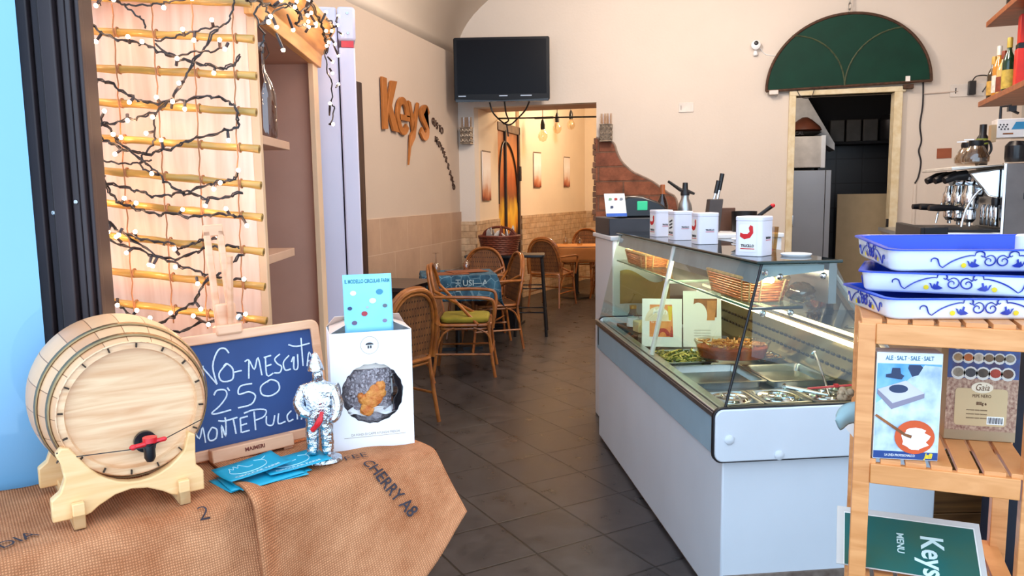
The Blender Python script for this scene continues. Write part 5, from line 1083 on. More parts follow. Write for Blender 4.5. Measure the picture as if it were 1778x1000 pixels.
for x, z in ((0.40, 1.54), (0.42, 1.47), (0.46, 1.18), (0.47, 1.13), (0.41, 1.16), (0.62, 1.54)): b.cyl((x, CDp-.0195, z), (x, CDp-.024, z), 0.004, n=8)
b.build('peg_hole', BLACK, t)
CMx = Matrix.Translation(NC) @ Matrix.Rotation(CDA, 4, 'Z')
for k, (x, y, lb) in enumerate(((0.40, 0.075, 'clear glass swing-top bottle at the front of the cabinet shelf'), (0.42, 0.165, 'clear glass swing-top bottle deeper in the cabinet shelf'))):
    p = CMx @ Vector((x, y, 1.684))
    bt = bottle('swing_top_bottle', lb, p, [(0.042, 0), (0.046, 0.008), (0.046, 0.14), (0.036, 0.18), (0.017, 0.215), (0.015, 0.275), (0.019, 0.28), (0.019, 0.292)], pane('bottle_glass', '#d9cdc6', 0.12, 0.05))
    b = MB(); b.lathe([(0.014, 0.285), (0.017, 0.30), (0.012, 0.312), (0, 0.313)], 14); b.build('stopper', WHITE, bt)
    b = MB(); b.tube([(0.02, 0, 0.255), (0.035, 0, 0.27), (0.022, 0, 0.31), (-0.022, 0, 0.31), (-0.03, 0, 0.25), (-0.02, 0, 0.245)], 0.002, 5); b.build('wire_bail', STEEL, bt)
for k, (x, m, c, lb) in enumerate(((0.76, 'black_box', '#1f1e22', 'dark bottle box standing on top of the cabinet'), (0.70, 'pale_box', '#cfc9bd', 'pale carton standing on top of the cabinet beside the dark one'), (0.63, 'red_box', '#b5522f', 'rust-red carton on top of the cabinet'))):
    p = CMx @ Vector((x, 0.02+.05*k, 2.151)); o = thing('carton', lb, 'box', p, CDA)
    b = MB(); b.bx(-.03, .025, -.03, .05, 0, .16+.03*(k == 0)); b.build('box', mk(m, c, .5), o, .002)
    b = MB(); b.bx(-.0305, .0255, -.0305, -.03, .02, .06); b.build('label', PAPER if k == 0 else HON, o)
# ------------------------------------------------------------------ bamboo blind with fairy lights, hung in front of the cabinet side
BO = Vector((-1.454, 1.776, 0)); BA = rad(15.5)
t = thing('bamboo_blind', 'hanging blind of spaced bamboo poles tied with thin cords', 'blind', BO, BA)
BAM = wood('golden_bamboo', '#b8914a', '#94702f', (5, 40, 40), 0.38, coat=0.2)
for x0, z0, x1, z1 in POLES:
    x0 -= 0.012
    b = MB(); n = 13
    pts = [(x0+(x1-x0)*i/n, 0.0, z0+(z1-z0)*i/n+0.0012*sin(i*1.7)) for i in range(n+1)]
    b.tube(pts, [0.0098+(0.0016 if i % 5 == 3 else 0) for i in range(n+1)], 12); pol = b.build('bamboo_pole', BAM, t)
    b = MB(); b.cyl((x1, 0, z1), (x1+.0006, 0, z1), 0.0055, n=10); b.build('hollow_end', mk('bamboo_hole', '#7a5524', 0.8), pol)
CORD = mk('brown_cord', '#b0764c', 0.8, var=0.2)
for rp_ in ROPES:
    (xa, za), (xb, zb) = rp_
    pts = []
    for i in range(29):
        f = i/28; pts.append((xa+(xb-xa)*f+0.002*sin(i*2.1), -0.013+0.002*(i % 2), za+(zb-za)*f))
    b = MB(); b.tube(pts, 0.0018, 6)
    for x0, z0, x1, z1 in POLES[:9]:
        xm = xa+(xb-xa)*((za-z0)/(za-zb)); zz = z0+(z1-z0)*(xm-x0)/(x1-x0)
        b.tube([(xm+.0035, .012*cos(a), zz+.012*sin(a)) for a in [i*pi/5 for i in range(10)]], 0.0022, 5, closed=True)
    b.build('cord', CORD, t)
BULB = emitter('warm_bulb', '#ffc794', 75.0)
WIRE = mk('black_green_wire', '#1d191c', 0.5, var=0.1)
SOCK = mk('dark_bulb_socket', '#2a2024', 0.45, var=0.1)
def lightstring(label, loc, rz, cables, bulbs, yoff, group=None, r=0.0026):
    t = thing('fairy_lights', label, 'string lights', loc, rz, group)
    b = MB(); allp = []
    for ci, c in enumerate(cables):
        pts = smoothpts([(x, yoff-0.004*((i+ci) % 3), z) for i, (x, z) in enumerate(c)], 5)
        pts = [Vector((p.x+.0025*sin(i*1.9+ci), p.y+.003*sin(i*1.3), p.z+.0025*cos(i*1.7))) for i, p in enumerate(pts)]
        b.tube(pts, r, 5); allp += pts
        if len(c) > 8: b.tube([Vector((p.x+.004*sin(i*.9), p.y-.004, p.z+.0045*cos(i*.9))) for i, p in enumerate(pts)], r*.8, 5)
    b.build('cable', WIRE, t)
    for i, (x, z) in enumerate(bulbs):
        p = Vector((x, yoff-.012-.006*(i % 3), z)); q = min(allp, key=lambda c: (c-p).length)
        d = (q-p); 
        if d.length < .016: d = Vector((.5*sin(i), .5, .9 if i % 2 else -.9))
        d = d.normalized(); ln = min(max((q-p).length, .02), .045)
        b = MB(); b.ell(p, (.0055, .0055, .0055), 8, 6); bo_ = b.build('bulb', BULB, t)
        b = MB(); b.tube([p+d*.004, p+d*.02, p+d*ln], [.0038, .0042, .0028], 6); b.build('socket', SOCK, bo_)
    return t
lightstring('warm fairy lights on black wire draped over the bamboo blind', BO, BA, CABLES, BULBS, -0.022)
lightstring('warm fairy lights looped round the cabinet cornice and hanging at its end', NC, CDA, [[(x, z) for x, z in c] for c in CCABLES], CBULBS, -0.092)
# ------------------------------------------------------------------ tall white fridge behind the cabinet
t = thing('tall_fridge', 'tall white upright fridge standing behind the wooden cabinet', 'fridge', (-1.545, 2.99, 0), rad(119))
FRG = mk('lilac_white_enamel', '#d9cfdd', 0.25, var=0.03, vs=2)
# local x away from camera along the wall, local y to the left
b = MB(); b.bx(0.0, 0.62, 0.015, 0.66, 0.02, 2.26); b.build('body', FRG, t, 0.008)
b = MB(); b.bx(-0.005, 0.62, -0.055, 0.010, 0.10, 2.10); b.build('door', FRG, t, 0.006)
b = MB(); b.bx(-0.010, 0.62, -0.060, 0.012, 2.125, 2.262); tp_ = b.build('top_cover', FRG, t, 0.012)
for z in (2.155, 2.235):
    b = MB(); b.lathe([(.006, 0), (.005, .003), (0, .003)], 10); b.bm.transform(Matrix.Translation((-.0105, -.028, z)) @ Matrix.Rotation(rad(-90), 4, 'Y')); b.build('screw', STEEL, tp_)
b = MB(); b.bx(-0.006, 0.02, -0.05, 0.0, 2.10, 2.125); b.build('hinge', RED, t)
# dark door frame on the left wall
t = thing('door_1', 'dark brown wooden door on the left wall beside the fridge', 'door', (-3.0, 5.96, 0), 0); t['kind'] = 'structure'
b = MB(); b.bx(0.0, 0.03, -0.85, 0.06, 0.75, 2.42); b.bx(0.0, 0.045, 0.0, 0.10, 0.75, 2.42); b.build('frame', wood('dark_walnut', '#46302a', '#2a1c1a', (40, 40, 3), 0.4), t, 0.004)
b = MB(); b.bx(0.002, 0.034, -0.78, -0.02, 0.8, 2.36); b.build('panel', mk('brown_glass_panel', '#5a4239', 0.25, var=0.3, vs=5), t)
# ------------------------------------------------------------------ "Keys" lettering on the left wall (y -> depth, so text reads along +y)
COP = mk('copper_letter', '#c0783a', 0.4, 0.35, var=0.12, vs=14)
t = thing('wall_lettering', 'copper coloured raised letters reading Keys on the left wall', 'sign', (-3.0, 6.45, 2.06), 0)
def letters(polys, name, ext=0.022):
    b = MB()
    for p in polys: b.prism(p, ext, frame((0.012, 0, 0), (0, 1, 0), (0, 0, 1)))
    return b.build(name, [COP], t, 0.002)
# K
letters([[(0.04, 0.01), (0.14, 0.02), (0.14, 0.47), (0.04, 0.47)], [(0.14, 0.21), (0.16, 0.27), (0.24, 0.46), (0.37, 0.47), (0.235, 0.235), (0.385, 0.005), (0.255, 0.01), (0.16, 0.17), (0.14, 0.12)]], 'letter_k')
def band(outer, inner): return outer+inner[::-1]
ec = (0.495, 0.165)
o1 = [(ec[0]+0.155*cos(rad(a)), ec[1]+0.178*sin(rad(a))) for a in range(0, 326, 13)]
i1 = [(ec[0]+0.075*cos(rad(a)), ec[1]+0.112*sin(rad(a))) for a in range(0, 326, 13)]
letters([band(o1, i1), [(0.40, 0.125), (0.65, 0.125), (0.65, 0.18), (0.40, 0.18)]], 'letter_e')
# y with long pointed tail
letters([[(0.63, 0.325), (0.685, 0.315), (0.765, 0.13), (0.735, 0.05), (0.715, 0.04)], [(0.855, 0.33), (0.90, 0.32), (0.775, -0.02), (0.66, -0.12), (0.60, -0.29), (0.655, 0.0), (0.715, 0.04), (0.755, 0.14)]], 'letter_y')
sp_ = smoothpts([(1.145, 0.235, 0), (1.10, 0.285, 0), (1.01, 0.275, 0), (0.965, 0.22, 0), (1.03, 0.16, 0), (1.11, 0.10, 0), (1.10, 0.03, 0), (1.02, 0.01, 0), (0.94, 0.07, 0)], 4)
oo, ii = [], []
for i, p in enumerate(sp_):
    d = (sp_[min(i+1, len(sp_)-1)]-sp_[max(i-1, 0)]).normalized(); nn = Vector((-d.y, d.x, 0)); wd = 0.040
    oo.append((p.x+nn.x*wd, p.y+nn.y*wd)); ii.append((p.x-nn.x*wd, p.y-nn.y*wd))
letters([band(oo, ii)], 'letter_s')
t2 = thing('wall_lettering', 'small dark letters GUSTO MEDITERRANEO curving down the left wall', 'sign', (-3.0, 6.45, 2.06), 0)
BRN = mk('dark_brown_letter', '#4a3026', 0.6, var=0.1)
def arc_text(word, pts, size):
    P = smoothpts([(y, z, 0) for y, z in pts], 12)
    for i, ch in enumerate(word):
        f = i/(len(word)-1)*(len(P)-1); k = int(min(f, len(P)-2)); p = P[k]+(P[k+1]-P[k])*(f-k); d = (P[k+1]-P[k]).normalized()
        ang = math.atan2(d.y, d.x)*0.35
        text('letter', ch, BRN, t2, frame((0.006, p.x, p.y), (0, cos(ang), sin(ang)), (0, -sin(ang), cos(ang))), size, ext=0.006, bold=0.0006)
arc_text('GUSTO', [(1.335, 0.185), (1.45, 0.145), (1.59, 0.105)], 0.105)
arc_text('MEDITERRANEO', [(1.41, 0.0), (1.55, -0.07), (1.68, -0.17), (1.84, -0.36), (1.935, -0.50)], 0.092)
# ------------------------------------------------------------------ things on the back wall
t = thing('television', 'black flat television hung high above the passage', 'television', (-2.37, 8.25, 2.48), rad(14))
TVB = mk('gloss_black', '#0b0b14', 0.12, var=0.05)
b = MB(); b.prism([(x-.515, z) for x, z in roundrect(1.03, 0.665, .02)], 0.06, frame((0, 0.03, 0), (1, 0, 0), (0, 0, 1))); b.build('housing', mk('tv_housing', '#0c0c12', 0.35, spec=0.2), t, 0.006)
b = MB(); b.bx(-0.48, 0.48, -0.032, -0.029, 0.07, 0.64); b.build('screen', mk('tv_screen', '#05050d', 0.3, var=0.02, spec=0.12), t)
b = MB(); b.prism([(-.50, .0), (.50, .0), (.50, .028), (.25, .018), (0, .012), (-.25, .018), (-.50, .028)], 0.02, frame((0, -0.028, -.012), (1, 0, 0), (0, 0, 1))); b.build('lower_trim', TVB, t)
for x, w_ in ((-.47, .08), (-.03, .09), (.20, .12)): b = MB(); b.bx(x, x+w_, -0.0335, -0.031, 0.045, 0.055); b.build('badge', mk('silver_print', '#aeb1ba', 0.3, .6), t)
b = MB(); b.bx(-0.15, 0.12, 0.03, 0.28, 0.2, 0.45); b.build('wall_bracket', DARKMETAL, t)
t = thing('television_cables', 'black cables looping down below the television', 'cable', (-2.37, 8.40, 2.46))
for pts in ([(-.17, -.06, .02), (-.13, -.05, -.10), (-.05, .10, -.20), (.02, .12, -.21), (.10, .08, -.16), (.22, -.02, -.08), (.28, -.06, .01)], [(.0, -.06, .02), (.0, .0, -.10), (.0, .09, -.17), (-.07, .12, -.20)], [(-.03, .12, -.20), (-.02, .15, -.34)]):
    b = MB(); b.tube(smoothpts(pts, 5), 0.009, 8); b.build('cable', BLACK, t)
def sconce(label, x, z):
    t = thing('wall_sconce', label, 'sconce', (x, 8.6, z), 0, None)
    FIL = mk('antique_silver', '#cdbfae', 0.45, 0.7, var=0.3, vs=40)
    b = MB(); b.bx(-.06, .06, -.105, -.002, 0.0, .185); b.build('box', mk('dark_silver', '#8a7b6c', 0.6, 0.5, var=0.3, vs=30), t, .003)
    b = MB()
    for i in range(3):
        for j in range(3):
            for face in range(2):
                cx_, cz_ = -.04+.04*i, .035+.058*j
                pts = [Vector((.017*cos(a)*(1-.05*k), 0, .024*sin(a)*(1-.05*k))) for k, a in enumerate([q*pi/5 for q in range(12)])]
                if face == 0: b.tube([(cx_+p.x, -.108, cz_+p.z) for p in pts], .0035, 5)
                else: b.tube([(.063, -.09+.033*i+p.x*.8, cz_+p.z) for p in pts], .0035, 5)
    for z_ in (.003, .183): b.tube([(-.063, 0, z_), (-.063, -.108, z_), (.063, -.108, z_), (.063, 0, z_)], .005, 6)
    b.build('filigree', FIL, t)
    for xx in (-.03, .035):
        b = MB(); b.lathe([(.028, .15), (.03, .16), (.03, .30), (.027, .30)], 18, (xx, -.055, 0), cap=False); b.build('glass_shade', pane('sconce_glass', '#f1e7de', .12), t)
    return t
sconce('wall sconce with two glass tubes left of the passage opening', -2.885, 2.05)
sconce('wall sconce with two glass tubes above the bare brick', -1.285, 2.03)
def plate(label, x, z, w_, h_, name='wall_socket', extra=True, y=8.6):
    t = thing(name, label, 'socket', (x, y, z)); b = MB(); b.prism([(px-w_/2, pz-h_/2) for px, pz in roundrect(w_, h_, .008, 3)], 0.012, frame((0, 0, 0), (1, 0, 0), (0, 0, 1))); b.build('cover_plate', mk('socket_white', '#e6dfd8', .4), t, .002)
    if extra: b = MB(); b.bx(-w_*.35, -w_*.32, -.0135, -.011, -h_*.25, h_*.2); b.build('switch', INK, t)
    return t
plate('white double socket plate high on the wall right of the television', -0.44, 2.365, .155, .10)
t = plate('white socket box with black charger beside the bottle shelf', 2.22, 2.42, .30, .12)
b = MB(); b.bx(.0, .06, -.07, -.012, -.05, .08); b.build('black_charger', BLACK, t, .004)
b = MB(); b.tube(smoothpts([(.03, -.05, .08), (.06, -.06, .12), (.14, -.08, .12), (.20, -.08, .08), (.15, -.05, .02), (.12, -.05, -.03)], 5), .006, 6); b.build('charger_cable', BLACK, t)
t = thing('security_camera', 'small round white security camera with black lens on the wall', 'camera', (0.25, 8.6, 2.955))
b = MB(); b.lathe([(.045, 0), (.048, .01), (.046, .03), (.03, .04), (.02, .042), (0, .042)], 24); b.bm.transform(Matrix.Translation((0, -.045, 0)) @ Matrix.Rotation(rad(90), 4, 'X')); b.build('body', WHITE, t)
b = MB(); b.ell((.003, -.088, .015), (.022, .008, .022), 16, 10); b.build('lens', BLACK, t)
b = MB(); b.lathe([(.02, -.10), (.026, -.09), (.02, -.06), (.012, -.045)], 16, (0, -.02, 0)); b.build('stand', WHITE, t)
b = MB(); b.tube(smoothpts([(.045, -.03, -.03), (.10, -.006, -.09), (.20, -.006, -.11)], 4), .004, 6); b.build('wire', WHITE, t)
# green arched panel hung by a chain
t = thing('green_arch_panel', 'dark green half-round metal panel hung over the kitchen door', 'panel', (1.125, 8.54, 2.50), 0)
R_ = 0.765; TL = Matrix.Rotation(rad(4), 4, 'X') @ Matrix.Rotation(rad(-1.2), 4, 'Y')
RZ = 0.70
half = [(R_*cos(pi*i/40), RZ*sin(pi*i/40)) for i in range(41)]
GRNP = mk('dark_green_paint', '#04382a', 0.55, var=0.12, vs=5, spec=0.2)
RST = mk('rusty_edge', '#5d4030', 0.7, .2, var=0.3, vs=30)
b = MB(); b.prism(half, .012, TL @ frame((0, 0, 0), (1, 0, 0), (0, 0, 1))); b.build('sheet', GRNP, t, smooth=0)
b = MB(); b.tube([TL @ Vector((x*.995, -.012, z*.995)) for x, z in half], .014, 8); b.tube([TL @ Vector((-R_, -.012, .004)), TL @ Vector((R_, -.012, .004))], .013, 8); b.build('rim', RST, t)
b = MB()
for x0, x1 in ((-.02, -.52), (-.02, .50)):
    b.tube([TL @ Vector((x0+(x1-x0)*(1-cos(a)), -.016, .50*sin(a)*1.05)) for a in [i*pi/24 for i in range(13)]], .008, 6)
b.build('raised_rib', mk('worn_green_rib', '#4d5a3e', .6, var=.3, vs=30), t)
b = MB(); b.bx(.53, .57, -.03, -.02, .02, .07); b.build('white_tag', PAPER, t)
for x in (-.69, .56): b = MB(); b.bx(x-.045, x+.045, -.035, .03, -.05, -.008); b.build('bracket', RST if x > 0 else mk('socket_white', '#e6dfd8', .4), t, .003)
b = MB(); b.tube(smoothpts([(-.47, -.02, -.01), (-.42, -.02, -.09), (-.33, -.02, -.09), (-.30, -.02, -.0)], 5), .004, 6); b.build('loose_wire', INK, t)
b = MB()
for k in range(9):
    z = RZ+.015+.055*k; hz_ = k % 2
    b.tube([((0.014*cos(a) if hz_ else 0), -.01+(0 if hz_ else .014*cos(a)), z+.034*sin(a)) for a in [i*pi/6 for i in range(12)]], .005, 6, closed=True)
b.build('chain', STEEL, t)
t = thing('wall_cable', 'thin dark cable running down the wall right of the kitchen door', 'cable', (1.80, 8.595, 0))
b = MB(); b.tube(smoothpts([(.03, 0, 2.52), (.035, -.005, 2.3), (.02, 0, 2.1), (.04, 0, 1.95), (.02, -.004, 1.85), (.045, 0, 1.74), (.03, 0, 1.6), (.0, 0, 1.53)], 6), .008, 6); b.build('cable', INK, t)
b = MB(); b.bx(-.012, .012, -.01, .005, 0.9, 1.52); b.build('white_duct', PLASTER, t)
b = MB(); b.tube([(.03, -.004, 2.40), (.34, -.004, 2.41)], .006, 6); b.build('branch_wire', mk('pale_wire', '#c9b8ac', .6), t)
b = MB(); b.prism([(-.065, -.05), (.066, -.047), (.064, .05), (-.066, .048)], .006, frame((2.05, 8.6, 1.82), (1, 0, 0), (0, 0, 1))); tag(b.build('terracotta_tag', mk('terracotta', '#9c5638', .7, var=.1), None, .001), 'small terracotta square fixed to the wall by the cable', 'plaque')
# ------------------------------------------------------------------ kitchen seen through the doorway
t = thing('kitchen_fridge', 'silver grey kitchen fridge behind the doorway', 'fridge', (0.82, 9.9, 0), 0)
FR2 = mk('silver_grey_enamel', '#a9acb3', .35, .25, var=.04, vs=3)
b = MB(); b.bx(-.35, .32, -.26, .34, .02, 1.70); b.build('body', FR2, t, .006)
b = MB(); b.bx(-.35, .255, -.32, -.265, .04, 1.70); b.bx(.26, .32, -.31, -.26, .04, 1.70); b.build('door', FR2, t, .005)
b = MB(); b.bx(-.28, -.25, -.355, -.32, 1.0, 1.4); b.build('handle', mk('cream_handle', '#cfc7b4', .4), t, .004)
t = thing('microwave', 'white microwave standing on the kitchen fridge', 'microwave', (0.82, 9.9, 1.702), 0)
b = MB(); b.bx(-.33, .24, -.30, .28, .03, .385); b.build('case', mk('warm_white', '#d9d2cb', .4), t, .006)
b = MB(); b.bx(.20, .25, -.31, .28, .025, .39); b.build('door_edge', WHITE, t, .004)
b = MB()
for k in range(7): b.bx(-.24, -.19, -.302, -.299, .085+.02*k, .095+.02*k); b.bx(-.16, -.11, -.302, -.299, .085+.02*k, .095+.02*k)
b.build('vent_grille', INK, t)
for x in (-.28, .2): b = MB(); b.bx(x-.02, x+.02, -.25, .2, 0, .03); b.build('foot', BLACK, t)
b = MB(); b.lathe([(.06, 0), (.16, .02), (.22, .055), (.215, .058), (.15, .025), (0, .01)], 28); o = b.build('dark_tray', mk('dark_metal', '#1d1c20', .45, .4), None); o.location = (0.83, 9.85, 2.09); tag(o, 'dark round tray on top of the kitchen microwave', 'tray')
b = MB(); b.lathe([(.10, 0), (.19, .05), (.17, .09), (.08, .17), (.03, .20), (0, .20)], 24); o = b.build('brown_bowl', mk('brown_terracotta', '#6d3b28', .5, var=.2), None); o.location = (0.86, 9.85, 2.12); tag(o, 'brown upturned bowl on the dark tray above the microwave', 'bowl')
text('lettering', 'LOCAL', INK, bpy.data.objects['microwave'], frame((-0.07, -.30, .42), (1, 0, 0), (0, 0, 1)), .05, bold=.002)
t = thing('extractor_hood', 'white slanting extractor hood in the kitchen corner', 'hood', (0.62, 10.0, 2.0), 0)
b = MB(); b.prism([(-.2, .12), (.33, .12), (.60, -.06), (.60, .02), (.25, .62), (-.2, .62)], .5, frame((0, .55, 0), (1, 0, 0), (0, 0, 1))); b.build('canopy', mk('hood_white', '#d8d6d6', .4), t, .004)
t = thing('cream_board', 'plain cream board standing in the kitchen by the door', 'board', (1.56, 10.2, 0), 0)
b = MB(); b.bx(-.27, .45, 0, .04, 0, 1.42); b.build('board', mk('cream_board_paint', '#c9b08a', .6, var=.05), t, .003)
t = thing('kitchen_shelf', 'dark kitchen shelf high on the black tiled wall', 'shelf', (1.6, 10.6, 2.03), 0)
b = MB(); b.bx(-.55, 1.0, -.14, .15, 0, .03); b.build('board', mk('dark_paint', '#1b1a1e', .8, var=.1), t)
for k in range(3):
    b = MB(); b.bx(-.085, .085, -.09, .09, 0, .27); o = b.build('storage_tub', mk('grey_tub', '#57534f', .6, var=.15), None, .012); o.location = (1.30+.19*k, 10.6, 2.061); tag(o, 'grey storage tub on the dark kitchen shelf', 'tub', 'storage tubs on the kitchen shelf')
b = MB(); b.lathe([(.13, 0), (.15, .03), (.15, .25), (.10, .31), (0, .33)], 22); o = b.build('stock_pot', mk('pot_grey', '#3f3d3f', .4, .5), None); o.location = (1.93, 10.6, 2.061); tag(o, 'big dark pot at the right of the kitchen shelf', 'pot')
# ------------------------------------------------------------------ passage and alcove: painted door, pictures, rail with bulbs
def painting_mat(name, stops, sc=3.0):
    m, tt, bs = newmat(name); N = tt.nodes; Lk = tt.links
    tc = N.new('ShaderNodeTexCoord'); sp = N.new('ShaderNodeSeparateXYZ'); Lk.new(tc.outputs['Generated'], sp.inputs[0])
    no = N.new('ShaderNodeTexNoise'); no.inputs['Scale'].default_value = sc; no.inputs['Detail'].default_value = 5; Lk.new(tc.outputs['Generated'], no.inputs['Vector'])
    ma = N.new('ShaderNodeMath'); ma.operation = 'MULTIPLY_ADD'; ma.inputs[1].default_value = .45; Lk.new(no.outputs['Fac'], ma.inputs[0]); 
    sb = N.new('ShaderNodeMath'); sb.operation = 'SUBTRACT'; sb.inputs[1].default_value = .22; Lk.new(sp.outputs['Z'], ma.inputs[2]); Lk.new(ma.outputs[0], sb.inputs[0])
    rp = N.new('ShaderNodeValToRGB'); cr = rp.color_ramp
    cr.elements[0].position = stops[0][0]; cr.elements[0].color = hx(stops[0][1]); cr.elements[1].position = stops[-1][0]; cr.elements[1].color = hx(stops[-1][1])
    for p_, c_ in stops[1:-1]: e_ = cr.elements.new(p_); e_.color = hx(c_)
    Lk.new(sb.outputs[0], rp.inputs[0]); Lk.new(rp.outputs[0], bs.inputs['Base Color']); bs.inputs['Roughness'].default_value = .5
    return m
SUNSET = painting_mat('sunset_painting', [(0.0, '#c97a1e'), (.18, '#d78a24'), (.30, '#6b3515'), (.36, '#3a1c10'), (.42, '#d98a1c'), (.50, '#f0bf3c'), (.60, '#8a4a20'), (.72, '#b85a22'), (.85, '#d98b4e'), (1.0, '#8f5a38')])
t = thing('painted_door', 'orange sunset painted door panel with black arched lines in the alcove', 'door', (-2.81, 9.56, 0), 0)
b = MB(); b.bx(-.03, -.012, 0, 1.03, 0.02, 2.33); b.build('painted_panel', SUNSET, t, smooth=0)
FRB = mk('grey_brown_frame', '#7a6250', .5, var=.2)
b = MB(); b.bx(-.04, .012, -.02, 1.06, 2.28, 2.385); b.bx(-.04, .012, 1.0, 1.06, 0, 2.385); b.build('frame', FRB, t, .004)
b = MB(); b.bx(-.035, .018, 0.30, 0.345, 0.02, 2.30); b.bx(-.02, .014, .97, 1.0, 0.02, 2.30); b.build('black_upright', mk('black_brown', '#241813', .5), t, .003)
b = MB()
b.tube([(.002, .345+.60*sin(a), 1.35+.80*cos(a)) for a in [i*pi/32 for i in range(0, 17)]], .012, 6); b.tube([(.002, .30-.30*sin(a), 1.35+.80*cos(a)) for a in [i*pi/32 for i in range(0, 17)]], .012, 6); b.build('arched_line', mk('black_brown', '#241813', .5), t)
b = MB(); b.bx(.0, .03, .99, 1.05, 1.65, 1.85); b.build('hinge', BLACK, t)
PICM = painting_mat('pale_red_picture', [(0.0, '#5a2418'), (.08, '#a8502e'), (.22, '#c98a68'), (.36, '#e8d4c8'), (.6, '#faf4f0'), (1.0, '#f4e6de')], 2.5)
def wallpic(label, p, d, w_, z0, z1):
    t = thing('picture', label, 'picture', p, math.atan2(d[1], d[0]))
    b = MB(); b.prism([(-w_/2, z0), (w_/2, z0), (w_/2, z1), (-w_/2, z1)], .008, frame((0, 0, 0), (1, 0, 0), (0, 0, 1))); b.build('canvas', PICM, t, smooth=0)
    b = MB(); b.bx(-w_/2, w_/2, -.010, -.001, z1-.004, z1+.012); b.build('hanging_rail', FRB, t)
dL = Vector((0.48, 2.48, 0)).normalized(); nL = Vector((dL.y, -dL.x, 0))
wallpic('narrow hanging picture on the passage wall left of the painted door', (OPX0+.012, 9.0, 0), (0, 1), .33, 1.40, 1.98)
P0 = Vector((-2.81, 10.62, 0))
wallpic('narrow hanging picture on the alcove wall next to the painted door', P0+dL*.565+nL*.012, dL, .25, 1.56, 2.06)
wallpic('narrow hanging picture on the alcove wall farthest from the painted door', P0+dL*1.70+nL*.012, dL, .23, 1.57, 2.03)
t = thing('curtain_rail', 'thin dark rail across the alcove opening under the soffit', 'rail', (0, 9.6, 0))
b = MB(); b.tube([(-2.85, 0, 2.425), (-1.40, 0, 2.395)], .010, 8); b.build('rail', DARKMETAL, t)
b = MB(); b.cyl((-2.34, 0, 2.412), (-2.10, 0, 2.41), .014, n=8); b.build('sleeve', BLACK, t)
for k, (x, y, z, lb) in enumerate(((-2.33, 10.0, 2.30, 'clear pendant bulb nearest the painted door'), (-2.31, 10.8, 2.455, 'clear pendant bulb in the middle of the three'), (-2.27, 11.6, 2.565, 'clear pendant bulb farthest back of the three'))):
    t = thing('pendant_bulb', lb, 'pendant lamp', (x, y, z), 0, 'pendant bulbs in the alcove')
    b = MB(); b.tube([(0, 0, .10), (0, 0, 3.0-z)], .005, 6); b.build('cord', BLACK, t)
    b = MB(); b.lathe([(.028, .0), (.03, .06), (.022, .10), (.01, .13), (0, .13)], 16); b.build('lamp_holder', BLACK, t)
    b = MB(); b.lathe([(0, -.16), (.04, -.145), (.062, -.10), (.058, -.06), (.03, -.015), (.024, .0)], 20); b.build('glass_bulb', pane('bulb_glass', '#fbf2e2', .16), t)
    b = MB(); b.tube([(-.012, 0, -.03), (-.016, 0, -.09), (0, 0, -.05), (.016, 0, -.09), (.012, 0, -.03)], .002, 5); b.build('filament', emitter('filament', '#ffc070', 0.8), t)
